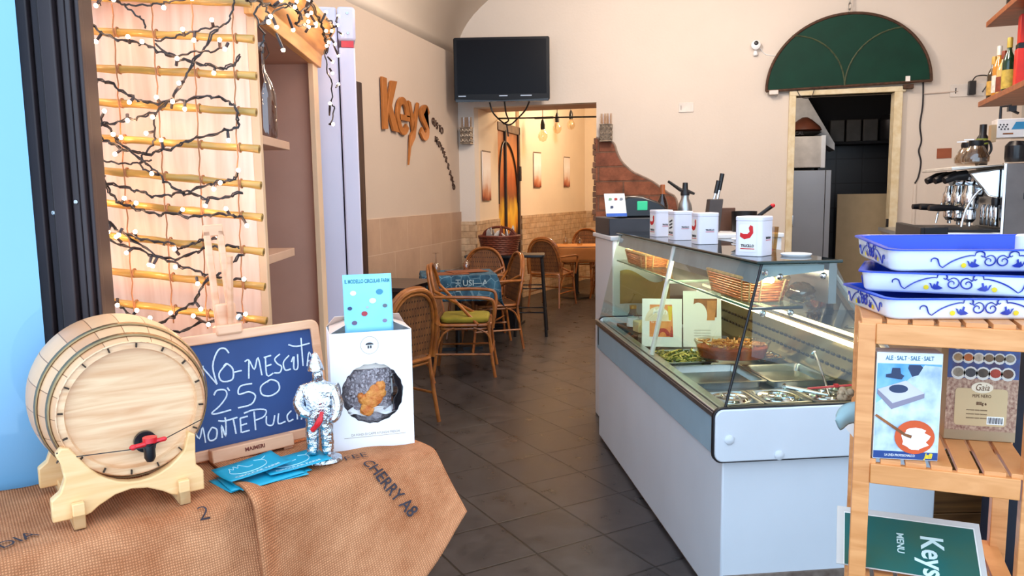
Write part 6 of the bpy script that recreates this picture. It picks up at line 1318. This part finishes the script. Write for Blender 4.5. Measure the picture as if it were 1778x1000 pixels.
# ------------------------------------------------------------------ rattan chairs
RAT = wood('rattan_cane', '#a8662c', '#7c431a', (8, 8, 8), .35, coat=.3)
RATD = wood('dark_rattan', '#6f4122', '#4a2813', (8, 8, 8), .4, coat=.2)
WEAV = brickmat('woven_cane', '#8a5a30', '#74482a', '#4a2c18', .02, .012, .0015, rough=.6, bump=.4, namt=.3, coord='Object')
def make_chair(label, group, m=RAT):
    """faces +x; origin on the floor under the seat centre"""
    t = thing('rattan_chair', label, 'chair', (0, 0, 0), 0, group)
    sw, sd, sh = .23, .22, .43
    b = MB(); b.tube([(x, y, sh) for x, y in [(px-sd, py-sw) for px, py in roundrect(2*sd, 2*sw, .08, 4)]], .014, 8, closed=True); b.tube([(x, y, sh-.03) for x, y in [(px-sd+.01, py-sw+.01) for px, py in roundrect(2*sd-.02, 2*sw-.02, .07, 4)]], .010, 8, closed=True); b.build('seat_frame', m, t)
    b = MB(); b.prism([(px-sd, py-sw) for px, py in roundrect(2*sd, 2*sw, .08, 4)], .012, Matrix.Translation((0, 0, sh-.004))); b.build('seat', WEAV, t)
    for sy in (-1, 1):
        b = MB(); b.tube(smoothpts([(sd-.02, sy*(sw-.02), sh+.02), (sd+.0, sy*(sw+.0), .2), (sd+.03, sy*(sw+.015), .0)]), .0135, 8); b.build('leg', m, t)
        b = MB(); b.tube(smoothpts([(-sd+.02, sy*(sw-.03), sh+.02), (-sd-.01, sy*(sw-.02), .2), (-sd-.04, sy*(sw-.01), .0)]), .0135, 8); b.build('leg', m, t)
        b = MB(); b.tube(smoothpts([(-sd-.05, sy*(sw-.01), .66), (-.05, sy*(sw+.045), .665), (sd-.03, sy*(sw+.045), .655), (sd+.03, sy*(sw+.035), .60), (sd+.015, sy*(sw+.01), sh-.02)], 5), .014, 8); b.build('arm', m, t)
        b = MB(); b.tube(smoothpts([(sd+.005, sy*sw, .25), (sd-.03, sy*sw, .36), (sd-.14, sy*sw, sh-.02)]), .009, 6); b.build('brace', m, t)
        b = MB(); b.tube(smoothpts([(-sd, sy*sw, .25), (-sd+.05, sy*sw, .36), (-sd+.14, sy*sw, sh-.02)]), .009, 6); b.build('brace', m, t)
    for sy in (-1, 1): b = MB(); b.tube([(-sd-.012, sy*(sw-.01), .19), (sd+.008, sy*(sw+.005), .19)], .009, 6); b.build('stretcher', m, t)
    b = MB(); b.tube([(sd+.008, -sw, .21), (sd+.008, sw, .21)], .009, 6); b.build('stretcher', m, t)
    def hoop(w_, h_, x0, lean, z0=sh):
        pts = []
        for i in range(21):
            a = pi*i/20; c = cos(a); s_ = sin(a)
            z = z0+h_*(s_**.7); y = w_*(abs(c)**.8)*(1 if c > 0 else -1); pts.append((x0-lean*(z-z0)/h_, y, z))
        return pts
    b = MB(); b.tube(hoop(sw+.01, .47, -sd+.02, .10), .015, 8); b.tube(hoop(sw-.02, .445, -sd+.02, .095), .011, 8)
    b.tube([(sd-.10, -(sw+.01), sh+.0)]+[(p[0]+.012, p[1]*1.02, p[2]+.012) for p in hoop(sw+.01, .47, -sd+.03, .10)][3:-3]+[(sd-.10, sw+.01, sh)], .013, 8); b.build('back_hoop', m, t)
    b = MB()
    hp = hoop(sw-.03, .43, -sd+.02, .09, sh+.03)
    bott = [(hp[0][0], y, sh+.06) for y in (-(sw-.03), sw-.03)]
    A_ = [b._v(p) for p in hp]; b._f(A_); b.build('back_panel', WEAV, t, solid=.006, smooth=0)
    return t
ch = make_chair('rattan armchair turned sideways with the mustard cushion, beside the dark table', 'rattan chairs in the dining area')
chair0 = ch
def put(o, x, y, deg): o.location = (x, y, 0); o.rotation_euler = (0, 0, rad(deg)); return o
put(ch, -2.10, 6.10, 15)
def chair(x, y, deg, label): return put(dup(chair0, label=label), x, y, deg)
chair(-2.13, 4.56, 158, 'rattan armchair nearest the camera, half hidden by the white box')
chair(-2.50, 7.63, 268, 'rattan armchair with rounded brown back behind the denim covered table')
chair(-2.20, 7.16, 212, 'rattan armchair pushed under the denim covered table at its right')
chair(-2.22, 9.98, 78, 'rattan armchair seen from behind at the alcove table')
chair(-1.60, 10.95, 185, 'rattan armchair at the right side of the alcove table')
chair(-2.15, 11.75, 262, 'rattan armchair behind the alcove table')
b = MB(); b.prism([(px-.2, py-.2) for px, py in roundrect(.40, .40, .07, 4)], .045); o = b.build('seat_cushion', mk('mustard_green_cloth', '#8f8422', .85, var=.15, bump=.2, bs=200), None, .018, seg=3); tag(o, 'mustard green cushion on the sideways rattan armchair', 'cushion'); o.location = (-2.10, 6.10, .442); o.rotation_euler = (0, 0, rad(15))
# ------------------------------------------------------------------ tables
t = thing('dark_table', 'dark brown table against the left wall behind the nearest chair', 'table', (-2.72, 6.02, 0), 0)
DW = wood('dark_table_wood', '#3a2a28', '#2a1d1d', (4, 30, 30), .3, coat=.2)
b = MB(); b.bx(-.26, .27, -.34, .34, .715, .75); b.build('tabletop', DW, t, .004)
b = MB(); b.bx(-.20, .20, -.28, .28, .64, .715); b.build('apron', DW, t)
for x in (-.21, .23):
    for y in (-.30, .29): b = MB(); b.bx(x-.022, x+.022, y-.022, y+.022, 0, .715); b.build('leg', DW, t, .003)
def denim(name, text_):
    m, tt, bs = newmat(name); N = tt.nodes; Lk = tt.links
    tc = N.new('ShaderNodeTexCoord'); no = N.new('ShaderNodeTexNoise'); no.inputs['Scale'].default_value = 14; no.inputs['Detail'].default_value = 6; Lk.new(tc.outputs['Object'], no.inputs['Vector'])
    vo = N.new('ShaderNodeTexVoronoi'); vo.feature = 'DISTANCE_TO_EDGE'; vo.inputs['Scale'].default_value = 11; Lk.new(tc.outputs['Object'], vo.inputs['Vector'])
    rp = N.new('ShaderNodeValToRGB'); rp.color_ramp.elements[0].color = hx('#193d56'); rp.color_ramp.elements[1].color = hx('#33647f'); rp.color_ramp.elements[0].position = .35; rp.color_ramp.elements[1].position = .65; Lk.new(no.outputs['Fac'], rp.inputs[0])
    r2 = N.new('ShaderNodeValToRGB'); r2.color_ramp.elements[0].color = (1, 1, 1, 1); r2.color_ramp.elements[1].color = (0, 0, 0, 1); r2.color_ramp.elements[0].position = .02; r2.color_ramp.elements[1].position = .04; Lk.new(vo.outputs['Distance'], r2.inputs[0])
    mx = N.new('ShaderNodeMixRGB'); mx.inputs[2].default_value = hx('#7fa3b4'); m2 = N.new('ShaderNodeMath'); m2.operation = 'MULTIPLY'; m2.inputs[1].default_value = .5; Lk.new(r2.outputs[0], m2.inputs[0]); Lk.new(m2.outputs[0], mx.inputs[0]); Lk.new(rp.outputs[0], mx.inputs[1]); Lk.new(mx.outputs[0], bs.inputs['Base Color']); bs.inputs['Roughness'].default_value = .85
    return m
DEN = denim('printed_denim', 'USI')
def denim_table(lt, lc, x, y, rz, w_, l_, drop):
    t = thing('small_table', lt, 'table', (x, y, 0), rz)
    b = MB(); b.bx(-w_/2, w_/2, -l_/2, l_/2, .715, .74); b.build('tabletop', wood('orange_tabletop', '#b9763d', '#8f5526', (4, 30, 30), .4), t, .003)
    b = MB(); b.cyl((0, 0, .03), (0, 0, .715), .03, n=12); b.build('column', BLACK, t)
    b = MB(); b.box((0, 0, .015), (.46, .06, .03)); b.box((0, 0, .015), (.06, .46, .03)); b.build('base', BLACK, t)
    hw_, hl = w_/2+.006, l_/2+.006
    def fn(u, v):
        U = (u-.5)*2*(hw_+drop); V = (v-.5)*2*(hl+drop)
        x_ = max(-hw_, min(hw_, U)); y_ = max(-hl, min(hl, V)); ox, oy = abs(U)-hw_, abs(V)-hl
        d = max(0, ox, oy); dd = max(0, min(ox, oy)) if ox > 0 and oy > 0 else 0
        z = .745-d-.25*dd
        wv = .012*sin(11*(U-V))*min(1, d/.1)
        if ox > 0: x_ += (wv+.03*d+.25*dd)*(1 if U > 0 else -1)
        if oy > 0: y_ += (wv+.03*d+.25*dd)*(1 if V > 0 else -1)
        return (x_, y_, z)
    b = MB(); b.grid(fn, 44, 44); c = b.build('tablecloth', DEN, None, solid=.003, smooth=80); tag(c, lc, 'tablecloth'); c.location = (x, y, 0); c.rotation_euler = (0, 0, rz)
    return t, c
PALE = mk('pale_cloth_print', '#a9c3cc', .8)
t, c = denim_table('small table under the printed denim cloth', 'blue printed denim tablecloth with pale lettering, on the table with two glasses', -2.46, 6.93, rad(24), .68, .56, .235)
for k, (xx, s_) in enumerate((('USI—', .075), ('USI—A', .075))): text('lettering', xx, PALE, c, frame((-.20+.34*k, -.293, .675), (1, 0, 0), (0, 0, 1)), s_, bold=.001)
text('lettering', 'HOT', PALE, c, frame((-.02, -.293, .65), (0, 0, -1), (1, 0, 0)), .06, bold=.001)
text('lettering', 'NAPOLI', PALE, c, frame((.356, -.05, .66), (0, 0, -1), (0, -1, 0)), .05, bold=.001)
def wineglass(label, p, group=None):
    t = thing('wine_glass', label, 'glass', p, 0, group)
    b = MB(); b.lathe([(.034, 0), (.040, .03), (.038, .06), (.022, .092), (.005, .105), (.004, .18), (.010, .186), (.034, .190), (.033, .192), (0, .192)], 22, cap=False); b.build('glass', pane('wine_glass', '#eadfd4', .16), t)
TB = Matrix.Translation((-2.46, 6.93, 0)) @ Matrix.Rotation(rad(24), 4, 'Z')
wineglass('upturned wine glass at the left of the denim tablecloth', TB @ Vector((-.20, -.02, .748)))
wineglass('upturned wine glass at the right of the denim tablecloth', TB @ Vector((.10, .14, .748)))
for k, (xx, yy, r_) in enumerate(((-.05, -.16, .1), (.13, -.05, .3))):
    b = MB(); b.box((0, 0, .003), (.36, .24, .005)); o = b.build('placemat', mk('brown_placemat', '#8d4f2c', .6, var=.15), None); o.location = TB @ Vector((xx-.04, yy+.06, .747+.006*k)); o.rotation_euler = (0, 0, rad(24)+r_); tag(o, ['brown placemat at the front of the denim tablecloth', 'brown placemat under the right upturned glass'][k], 'placemat')
denim_table('low table under the denim cloth by the nearest chair', 'blue denim tablecloth glimpsed behind the white box and leaflet', -2.68, 4.78, rad(8), .45, .45, .15)
# high table with the wicker tub
t = thing('high_table', 'black high table carrying the wicker tub by the passage', 'table', (-2.50, 8.31, 0), rad(3))
b = MB(); b.bx(-.28, .30, -.26, .26, .785, .815); b.build('tabletop', BLACK, t, .004)
b = MB(); b.bx(-.10, .26, -.22, .22, .03, .785); b.build('pedestal', DARKMETAL, t, .004)
b = MB(); b.bx(-.2, .29, -.24, .24, 0, .03); b.build('base', BLACK, t)
t = thing('wicker_tub', 'round reddish brown wicker tub of cutlery and napkins', 'basket', (-2.43, 8.27, .816), 0)
WK2 = mk('red_brown_wicker', '#7a3620', .5, var=.3, vs=50)
b = MB()
for k in range(9):
    r = .185+.035*k/8; b.tube([((r+.004*(-1)**(i+k))*cos(2*pi*i/40), (r+.004*(-1)**(i+k))*sin(2*pi*i/40), .012+.021*k) for i in range(40)], .011, 6, closed=True)
b.build('weave', WK2, t)
b = MB(); b.tube([(.225*cos(2*pi*i/36), .225*sin(2*pi*i/36), .20) for i in range(36)], .015, 8, closed=True); b.tube([(.19*cos(2*pi*i/36), .19*sin(2*pi*i/36), .01) for i in range(36)], .014, 8, closed=True); b.build('rim', WK2, t)
b = MB(); b.tube([(.0, .21*cos(a), .20+.10*sin(a)) for a in [pi*i/16 for i in range(17)]], .014, 8); b.bm.transform(Matrix.Rotation(rad(75), 4, 'Z')); b.build('handle', WK2, t)
b = MB(); b.lathe([(0, .02), (.19, .02), (.205, .12), (0, .125)], 24); b.build('lining', mk('dark_brown_board', '#3a2c20', .6), t)
random.seed(5)
for k in range(11):
    a = 2*pi*k/11; b = MB(); b.prism([(-.04, 0), (.04, 0), (.018, .10), (-.012, .13)], .012); o = b.build('folded_napkin', mk('napkin_white' if k % 3 else 'napkin_wine', '#d9cfc6' if k % 3 else '#6b2c24', .8, var=.1), None, .003)
    tag(o, 'folded paper napkin standing up in the wicker tub', 'napkin', 'napkins in the wicker tub'); o.location = (-2.43+.13*cos(a), 8.27+.13*sin(a), .975+.03*(k % 2)); o.rotation_euler = (rad(80+random.uniform(-40, 20)), random.uniform(-.5, .5), a+random.uniform(-.6, .6))
# bar stool
t = thing('bar_stool', 'black metal bar stool in front of the high table', 'stool', (-1.99, 7.92, 0), rad(12))
b = MB(); b.prism([(px-.15, py-.16) for px, py in roundrect(.30, .32, .03)], .03, Matrix.Translation((0, 0, .82))); b.build('seat', BLACK, t, .006)
for sx_ in (-1, 1):
    for sy in (-1, 1): b = MB(); b.tube([(sx_*.12, sy*.13, .82), (sx_*.165, sy*.20, 0)], .015, 8); b.build('leg', DARKMETAL, t)
for z, k in ((.25, .155), (.50, .14)): b = MB(); b.tube([(-k, -k*1.15, z), (k, -k*1.15, z), (k, k*1.15, z), (-k, k*1.15, z)], .011, 6, closed=True); b.build('footrest', DARKMETAL, t)
# alcove table
t = thing('alcove_table', 'small table under an orange cloth in the alcove', 'table', (-2.05, 10.85, 0), rad(10))
b = MB(); b.bx(-.30, .30, -.30, .30, .71, .735); b.build('tabletop', DW, t)
b = MB(); b.cyl((0, 0, .03), (0, 0, .71), .03, n=12); b.lathe([(.26, 0), (.24, .02), (.05, .05), (.03, .08)], 20); b.build('pedestal', BLACK, t)
b = MB()
def acl(u, v):
    U, V = (u-.5)*2*.44, (v-.5)*2*.44; x_, y_ = max(-.305, min(.305, U)), max(-.305, min(.305, V)); d = max(0, abs(U)-.305, abs(V)-.305)
    return (x_+(.02*sin(14*V)*d*5 if abs(U) > .305 else 0), y_+(.02*sin(14*U)*d*5 if abs(V) > .305 else 0), .739-d*1.6)
b.grid(acl, 30, 30); o = b.build('tablecloth', mk('tan_orange_cloth', '#c98a4e', .8, var=.08), None, solid=.003, smooth=80); tag(o, 'tan orange cloth over the alcove table', 'tablecloth'); o.location = (-2.05, 10.85, 0); o.rotation_euler = (0, 0, rad(10))
wineglass('upturned wine glass at the right of the alcove table', (-1.98, 10.72, .742)); wineglass('upturned wine glass at the left of the alcove table', (-2.23, 10.95, .742))
# ------------------------------------------------------------------ slatted wooden rack with trays, boxes and menu
RKW = wood('orange_beech', '#e79f62', '#cf8446', (5, 5, 40), .42, coat=.1)
RKH = wood('orange_beech_rail', '#e79f62', '#d18848', (5, 40, 40), .42, coat=.1)
RO, RR = (0.288, 1.848, 0), rad(-7)
RM = Matrix.Translation(RO) @ Matrix.Rotation(RR, 4, 'Z')
def rw(x, y, z=0): return RM @ Vector((x, y, z))
t = thing('wooden_rack', 'orange slatted wooden shelf rack at the right front', 'rack', RO, RR)
RWd, RDp, LT = .366, .335, .036
for x, y, lb in ((0, 0, 1.205), (RWd-LT, 0, 1.205), (0, RDp-LT, 1.205), (RWd-LT, RDp-LT, 1.205)):
    b = MB(); b.bx(x, x+LT, y, y+LT, 0, lb-.005); b.build('post', RKW, t, .002)
for z in (1.205, 0.885, 0.595, 0.25):
    b = MB(); b.bx(LT, RWd-LT-.004, -.004, .016, z-.050, z-.004); b.build('rail', RKH, t, .002)
    b = MB(); b.bx(LT, RWd-LT, RDp-.018, RDp, z-.050, z-.004); b.build('rail', RKH, t, .002)
    for k in range(7):
        x = .006+k*.0505
        b = MB(); b.bx(x, x+.041, .002, RDp-.002, z-.006, z+.006); b.build('slat', RKW, t, .001)
# enamel trays
BLUE = mk('cobalt_enamel', '#0b45c4', .3, var=.08, coat=.1)
WEN = mk('white_glazed', '#eef3f8', .2, var=.015, coat=.4)
MOT = mk('painted_blue', '#2c3fae', .3, var=.2, vs=80)
YEL2 = mk('painted_yellow', '#f2d21e', .4)
def motif(T, parent, kx):
    """painted scroll garland: hooks at both ends, long arches, two facing spirals, tulips and yellow dots"""
    U = .000256; Z0 = .0075
    st = [[(-525, 55), (-524, 76), (-502, 90), (-475, 80), (-463, 50), (-450, 22), (-425, 4)], [(-425, 4), (-400, 26), (-350, 62), (-280, 94), (-210, 112), (-175, 110)],
          [(-175, 112), (-168, 138), (-137, 150), (-106, 138), (-98, 114), (-112, 102), (-126, 112)], [(-98, 116), (-96, 100), (-84, 88)],
          [(-84, 96), (-52, 114), (-20, 102), (-6, 70), (-20, 38), (-52, 24), (-82, 38), (-88, 66), (-68, 86), (-46, 76), (-46, 58)]]
    for s_ in st:
        pts = smoothpts([(x, y, 0) for x, y in s_], 5); n = len(pts)
        for sg in (-1, 1):
            g = MB(); g.tube([T @ Vector((sg*p.x*U*kx, Z0+p.y*U, .0004)) for p in pts], [.0016*(.6+.4*sin(pi*i/(n-1))) for i in range(n)], 5); g.build('blue_scroll', MOT, parent)
    for sg in (-1, 1):
        g = MB(); g.prism([(sg*x*U*kx, Z0+y*U) for x, y in ((-236, 66), (-218, 60), (-208, 30), (-196, 62), (-182, 48), (-174, 82), (-160, 76), (-166, 46), (-128, 22), (-150, 10), (-190, 6), (-214, 20))], .0006, T); g.build('blue_tulip', MOT, parent, smooth=0)
        g = MB(); g.prism([(sg*-257*U*kx+q[0], Z0+24*U+q[1]) for q in disc(0, 0, .0055*kx, 12, .0055)], .0006, T); g.build('yellow_dot', YEL2, parent, smooth=0)
def etray(label, p, rz, L_=.40, W_=.29, h=.046):
    """origin at the front left bottom corner; front face along +x"""
    t = thing('enamel_tray', label, 'tray', p, rz)
    def rg(dx, z, r): return [(px+dx, py+dx, z) for px, py in roundrect(L_-2*dx, W_-2*dx, r, 5)]
    b = MB(); R = [rg(.010, 0, .025), rg(.005, .006, .028), rg(.0, h-.003, .030)]
    V = [[b._v(q) for q in r] for r in R]; n = len(V[0])
    for a_, c_ in zip(V, V[1:]):
        for j in range(n): b._f([a_[j], a_[(j+1) % n], c_[(j+1) % n], c_[j]])
    b._f(V[0][::-1]); b.build('outer_shell', WEN, t, smooth=60)
    b = MB(); R = [rg(-.008, h-.002, .034), rg(-.008, h+.001, .034), rg(.004, h+.0015, .030), rg(.009, h-.004, .028), rg(.014, .010, .026), rg(.03, .007, .02)]
    V = [[b._v(q) for q in r] for r in R]
    for a_, c_ in zip(V, V[1:]):
        for j in range(n): b._f([a_[j], a_[(j+1) % n], c_[(j+1) % n], c_[j]])
    b._f(V[-1]); b.build('blue_inside', BLUE, t, smooth=60)
    motif(frame((L_/2, .0025, .001), (1, 0, .0), (0, -.10, 1)), t, 1.0)
    motif(frame((.0025, W_/2, .001), (0, -1, 0), (-.10, 0, 1)), t, .78)
    return t
etray('bottom white and blue enamel tray, resting on the rack slats', rw(.058, -.012, 1.212), rad(11))
etray('middle white and blue enamel tray, turned the other way', rw(.004, .10, 1.260), rad(-12))
etray('top white and blue enamel tray showing its cobalt inside', rw(.062, .075, 1.309), rad(6), .44, .30, .05).rotation_euler = (rad(3), 0, rad(6))
b = MB(); b.box((0, 0, 0), (.12, .09, .002)); o = b.build('dark_card', mk('brown_card', '#5b4a52', .6), None); o.location = rw(.30, .20, 1.332); o.rotation_euler = (0, 0, .5); tag(o, 'small dark card lying inside the top enamel tray', 'card')
b = MB(); b.lathe([(.018, 0), (.018, .048), (.014, .052), (0, .053)], 16); o = b.build('small_white_pot', WHITE, None); o.location = rw(.355, .27, 1.334); tag(o, 'small white round pot in the far corner of the top tray', 'pot')
# salt box
SZ = .892
t = thing('salt_box', 'blue and white salt box with a block and an orange bowl picture', 'box', rw(.040, .004, SZ), rad(4))
t.scale = (.90, 1, 1.07)
sw_, sh_, sd_ = .150, .228, .055
b = MB(); b.bx(0, sw_, 0, sd_, 0, sh_); b.build('carton', mk('pale_blue_carton', '#dfe8f0', .45, var=.02), t, .001)
def fp(name, m, poly, lay=1, par=None, T=None):
    b = MB(); b.prism(poly, .00025, (T or frame((0, -.0003*lay, 0), (1, 0, 0), (0, 0, 1)))); return b.build(name, m, par or t, smooth=0)
def rc(x0, y0, x1, y1): return [(x0, y0), (x1, y0), (x1, y1), (x0, y1)]
fp('sky_print', mk('blue_sky_print', '#2f86cf', .5, var=.25, vs=12, col2='#9ccbe8'), rc(.002, .10, sw_-.002, .205))
fp('pale_ground', mk('salt_print', '#d8e3ec', .5, var=.12, vs=25, col2='#8fa6ba'), [(.002, .016), (sw_-.002, .016), (sw_-.002, .20), (.11, .203), (.06, .16), (.002, .12)], 2)
fp('block_side', mk('mauve_print', '#8d8496', .5, var=.1), [(.004, .140), (.038, .108), (.112, .134), (.112, .145), (.04, .122), (.004, .152)], 4)
fp('block_top', mk('pale_block', '#cfcad2', .5, var=.1), [(.004, .15), (.04, .121), (.112, .144), (.068, .170)], 5)
fp('black_bowls', mk('navy_print', '#2c3a5c', .6), disc(.052, .152, .022, 16, .009), 6)
fp('black_bowls', mk('navy_print', '#2c3a5c', .6), [(.022, .176), (.058, .172), (.064, .18), (.056, .184), (.054, .196), (.036, .196), (.034, .184), (.022, .182)], 6)
fp('tree_print', mk('navy_print', '#2c3a5c', .6), [(.072, .196), (.082, .178), (.096, .182), (.106, .198), (.10, .203), (.074, .203)], 3)
fp('orange_bowl', mk('orange_bowl_print', '#d9541c', .5, var=.1), disc(.094, .050, .046, 28, .036), 7)
fp('salt_heap', PAPER, [(q[0]*(1+.05*sin(i*2.3)), q[1]) for i, q in enumerate(disc(.096, .047, .031, 22, .024))], 8)
fp('spoon_print', mk('brown_print', '#a8632f', .6, var=.3, vs=25), [(.0, .093), (.004, .097), (.074, .057), (.088, .054), (.086, .047), (.07, .052)], 9)
fp('blue_band', mk('navy_band', '#143f86', .5), rc(.001, .002, sw_-.001, .018), 3)
NV = mk('steel_blue_ink', '#4f7f9c', .6)
text('lettering', 'ALE · SALT · SALE · SALT', NV, t, frame((sw_/2, -.0006, .2165), (1, 0, 0), (0, 0, 1)), .0128, sx=.80, bold=.0002)
text('lettering', 'LA LINEA PROFESSIONALE DI', PAPER, t, frame((.062, -.0014, .0095), (1, 0, 0), (0, 0, 1)), .0072, sx=.75)
text('lettering', 'Jaffi', YEL2, t, frame((.127, -.0015, .010), (1, 0, 0), (0, 0, 1)), .015, sx=.8, shear=.3, bold=.0006)
fp('side_print', mk('tan_card', '#a98f6d', .7), rc(.002, .002, sd_-.002, .22), 1, None, frame((sw_+.0003, 0, 0), (0, 1, 0), (0, 0, 1)))
fp('side_code', INK, rc(.02, .08, .045, .10), 1, None, frame((sw_+.0007, 0, 0), (0, 1, 0), (0, 0, 1)))
fp('side_code', INK, rc(.02, .04, .045, .05), 1, None, frame((sw_+.0007, 0, 0), (0, 1, 0), (0, 0, 1)))
# pepper box
t = thing('pepper_box', 'brown spice box with bowls photo and beige label', 'box', rw(.205, .215, SZ), rad(0))
t.scale = (.90, 1, 1.22)
pw, ph, pd = .170, .205, .06
b = MB(); b.bx(0, pw, 0, pd, 0, ph); b.build('carton', mk('brown_carton', '#a98f6d', .55, var=.06), t, .001)
fp('seed_print', mk('red_seed_print', '#7c4a3a', .55, var=.5, vs=140, col2='#c9a88c'), rc(.001, .02, pw-.001, .15))
fp('blue_print', mk('market_blue', '#2c5a9c', .55, var=.3, vs=30, col2='#463048'), rc(.001, .125, pw-.001, ph-.001), 2)
cs = ['#7a6248', '#c96a2c', '#b2402a', '#9a8a74', '#c9b49a', '#6f4a34', '#4a4648', '#8a6a4a', '#b08a5c', '#5a4a3a']
k = 0
for row, (y, n, r_) in enumerate(((.135, 5, .018), (.165, 6, .015), (.19, 7, .012))):
    for i in range(n):
        x = .012+(pw-.024)*(i+.5)/n; k += 1
        fp('sack_rim', mk('sack_white', '#e3dcd0', .6), [(px*1, py) for px, py in disc(x, y, r_*.95, 12, r_*.75)], 3)
        c_ = cs[(k*3) % 10]; fp('spice_heap', mk('spice_'+c_[1:], c_, .6, var=.2, vs=90), disc(x, y+.001, r_*.72, 12, r_*.5), 4)
fp('beige_label', mk('beige_label', '#cdb083', .55, var=.03), [(px+.022, py+.030) for px, py in roundrect(pw-.046, .075, .008, 3)], 5)
fp('gold_oval', mk('cream_print', '#f4e2c4', .6), disc(pw/2, .107, .026, 20, .011), 6)
text('brand_lettering', 'Gaia', mk('brown_ink', '#6a4526', .6), t, frame((pw/2, -.0022, .107), (1, 0, 0), (0, 0, 1)), .019, shear=.25)
text('lettering', 'PEPE NERO', mk('brown_ink', '#6a4526', .6), t, frame((pw/2, -.0020, .090), (1, 0, 0), (0, 0, 1)), .009)
text('lettering', '800g e', mk('brown_ink', '#6a4526', .6), t, frame((pw/2, -.0020, .075), (1, 0, 0), (0, 0, 1)), .009, bold=.0003)
for q in range(3): text('small_print', 'ooooooo oooo oooooo', mk('brown_ink', '#6a4526', .6), t, frame((pw/2-.01, -.0020, .062-.008*q), (1, 0, 0), (0, 0, 1)), .005)
fp('barcode_field', PAPER, rc(pw-.07, .034, pw-.03, .050), 6)
for q in range(10): fp('barcode_bar', INK, rc(pw-.067+.0035*q, .036, pw-.0655+.0035*q+.001*(q % 2), .048), 7)
# paper cone hooked on the left of the rack, and a pale bunch
t = thing('paper_cone', 'blue grey paper cone with white lining sticking out of the rack', 'paper cone', rw(0, .085, 0), RR)
def pcn(x, y): return (-.037+(x-160)/310*.047, 1.0-(y-190)/640*.113)
tp0 = smoothpts([pcn(*q)+(0,) for q in ((150, 400), (200, 300), (300, 230), (460, 190), (620, 170))], 3); bt0 = smoothpts([pcn(*q)+(0,) for q in ((140, 470), (220, 610), (340, 515), (470, 490), (620, 480))], 3)
b = MB(); b.grid(lambda u, v: (lambda a, c: (a.x+(c.x-a.x)*v, -.022*sin(pi*v)*(1-.6*u), a.y+(c.y-a.y)*v))(tp0[int(round(u*12))], bt0[int(round(u*12))]), 12, 8); b.build('paper', mk('blue_grey_paper', '#9fc0c6', .7, var=.1), t, solid=.001)
b = MB(); b.prism([pcn(220, 620), pcn(455, 488), pcn(640, 560), pcn(440, 830)], .001, frame((0, .004, 0), (1, 0, 0), (0, .1, 1))); b.build('white_lining', PAPER, t)
b = MB()
for q in range(14): b.ell((-.020+random.uniform(-.010, .012), .02+random.uniform(-.015, .015), 1.012+random.uniform(-.012, .012)), (.009, .009, .008), 8, 6)
o = b.build('dried_flowers', mk('dried_beige', '#b9a283', .8, var=.3, vs=90), t); o['kind'] = 'stuff'
# menu in a clear sleeve on the lower shelf
t = thing('menu_card', 'green menu card reading Keys in a clear plastic sleeve on the lower rack shelf', 'menu', rw(-.026, .042, .612), RR)
MT = Matrix.Rotation(rad(-64), 4, 'X')
mw_, mh = .315, .18
b = MB(); b.T = MT; b.bx(0, mw_, -.002, .002, 0, mh); b.build('sleeve', mk('clear_sleeve', '#d5d3cf', .15, var=.05, vs=4), t, .001)
b = MB(); b.T = MT; b.bx(.016, mw_-.012, -.0032, -.0022, -.0, mh-.018); b.build('white_border', PAPER, t)
b = MB(); b.T = MT; b.bx(.018, mw_-.015, -.0040, -.0033, 0, mh-.022); b.build('green_page', mk('petrol_green', '#12605f', .3, var=.12, vs=8, col2='#37604f'), t)
text('lettering', 'Keys', mk('pale_mint_print', '#d8f0ee', .5), t, MT @ frame((.206, -.0046, .058), (0, 0, -1), (1, 0, 0)), .068, bold=.0012, sx=.9)
text('lettering', 'MENU', mk('pale_mint_print', '#d8f0ee', .5), t, MT @ frame((.140, -.0046, .085), (0, 0, -1), (1, 0, 0)), .022, bold=.0003)
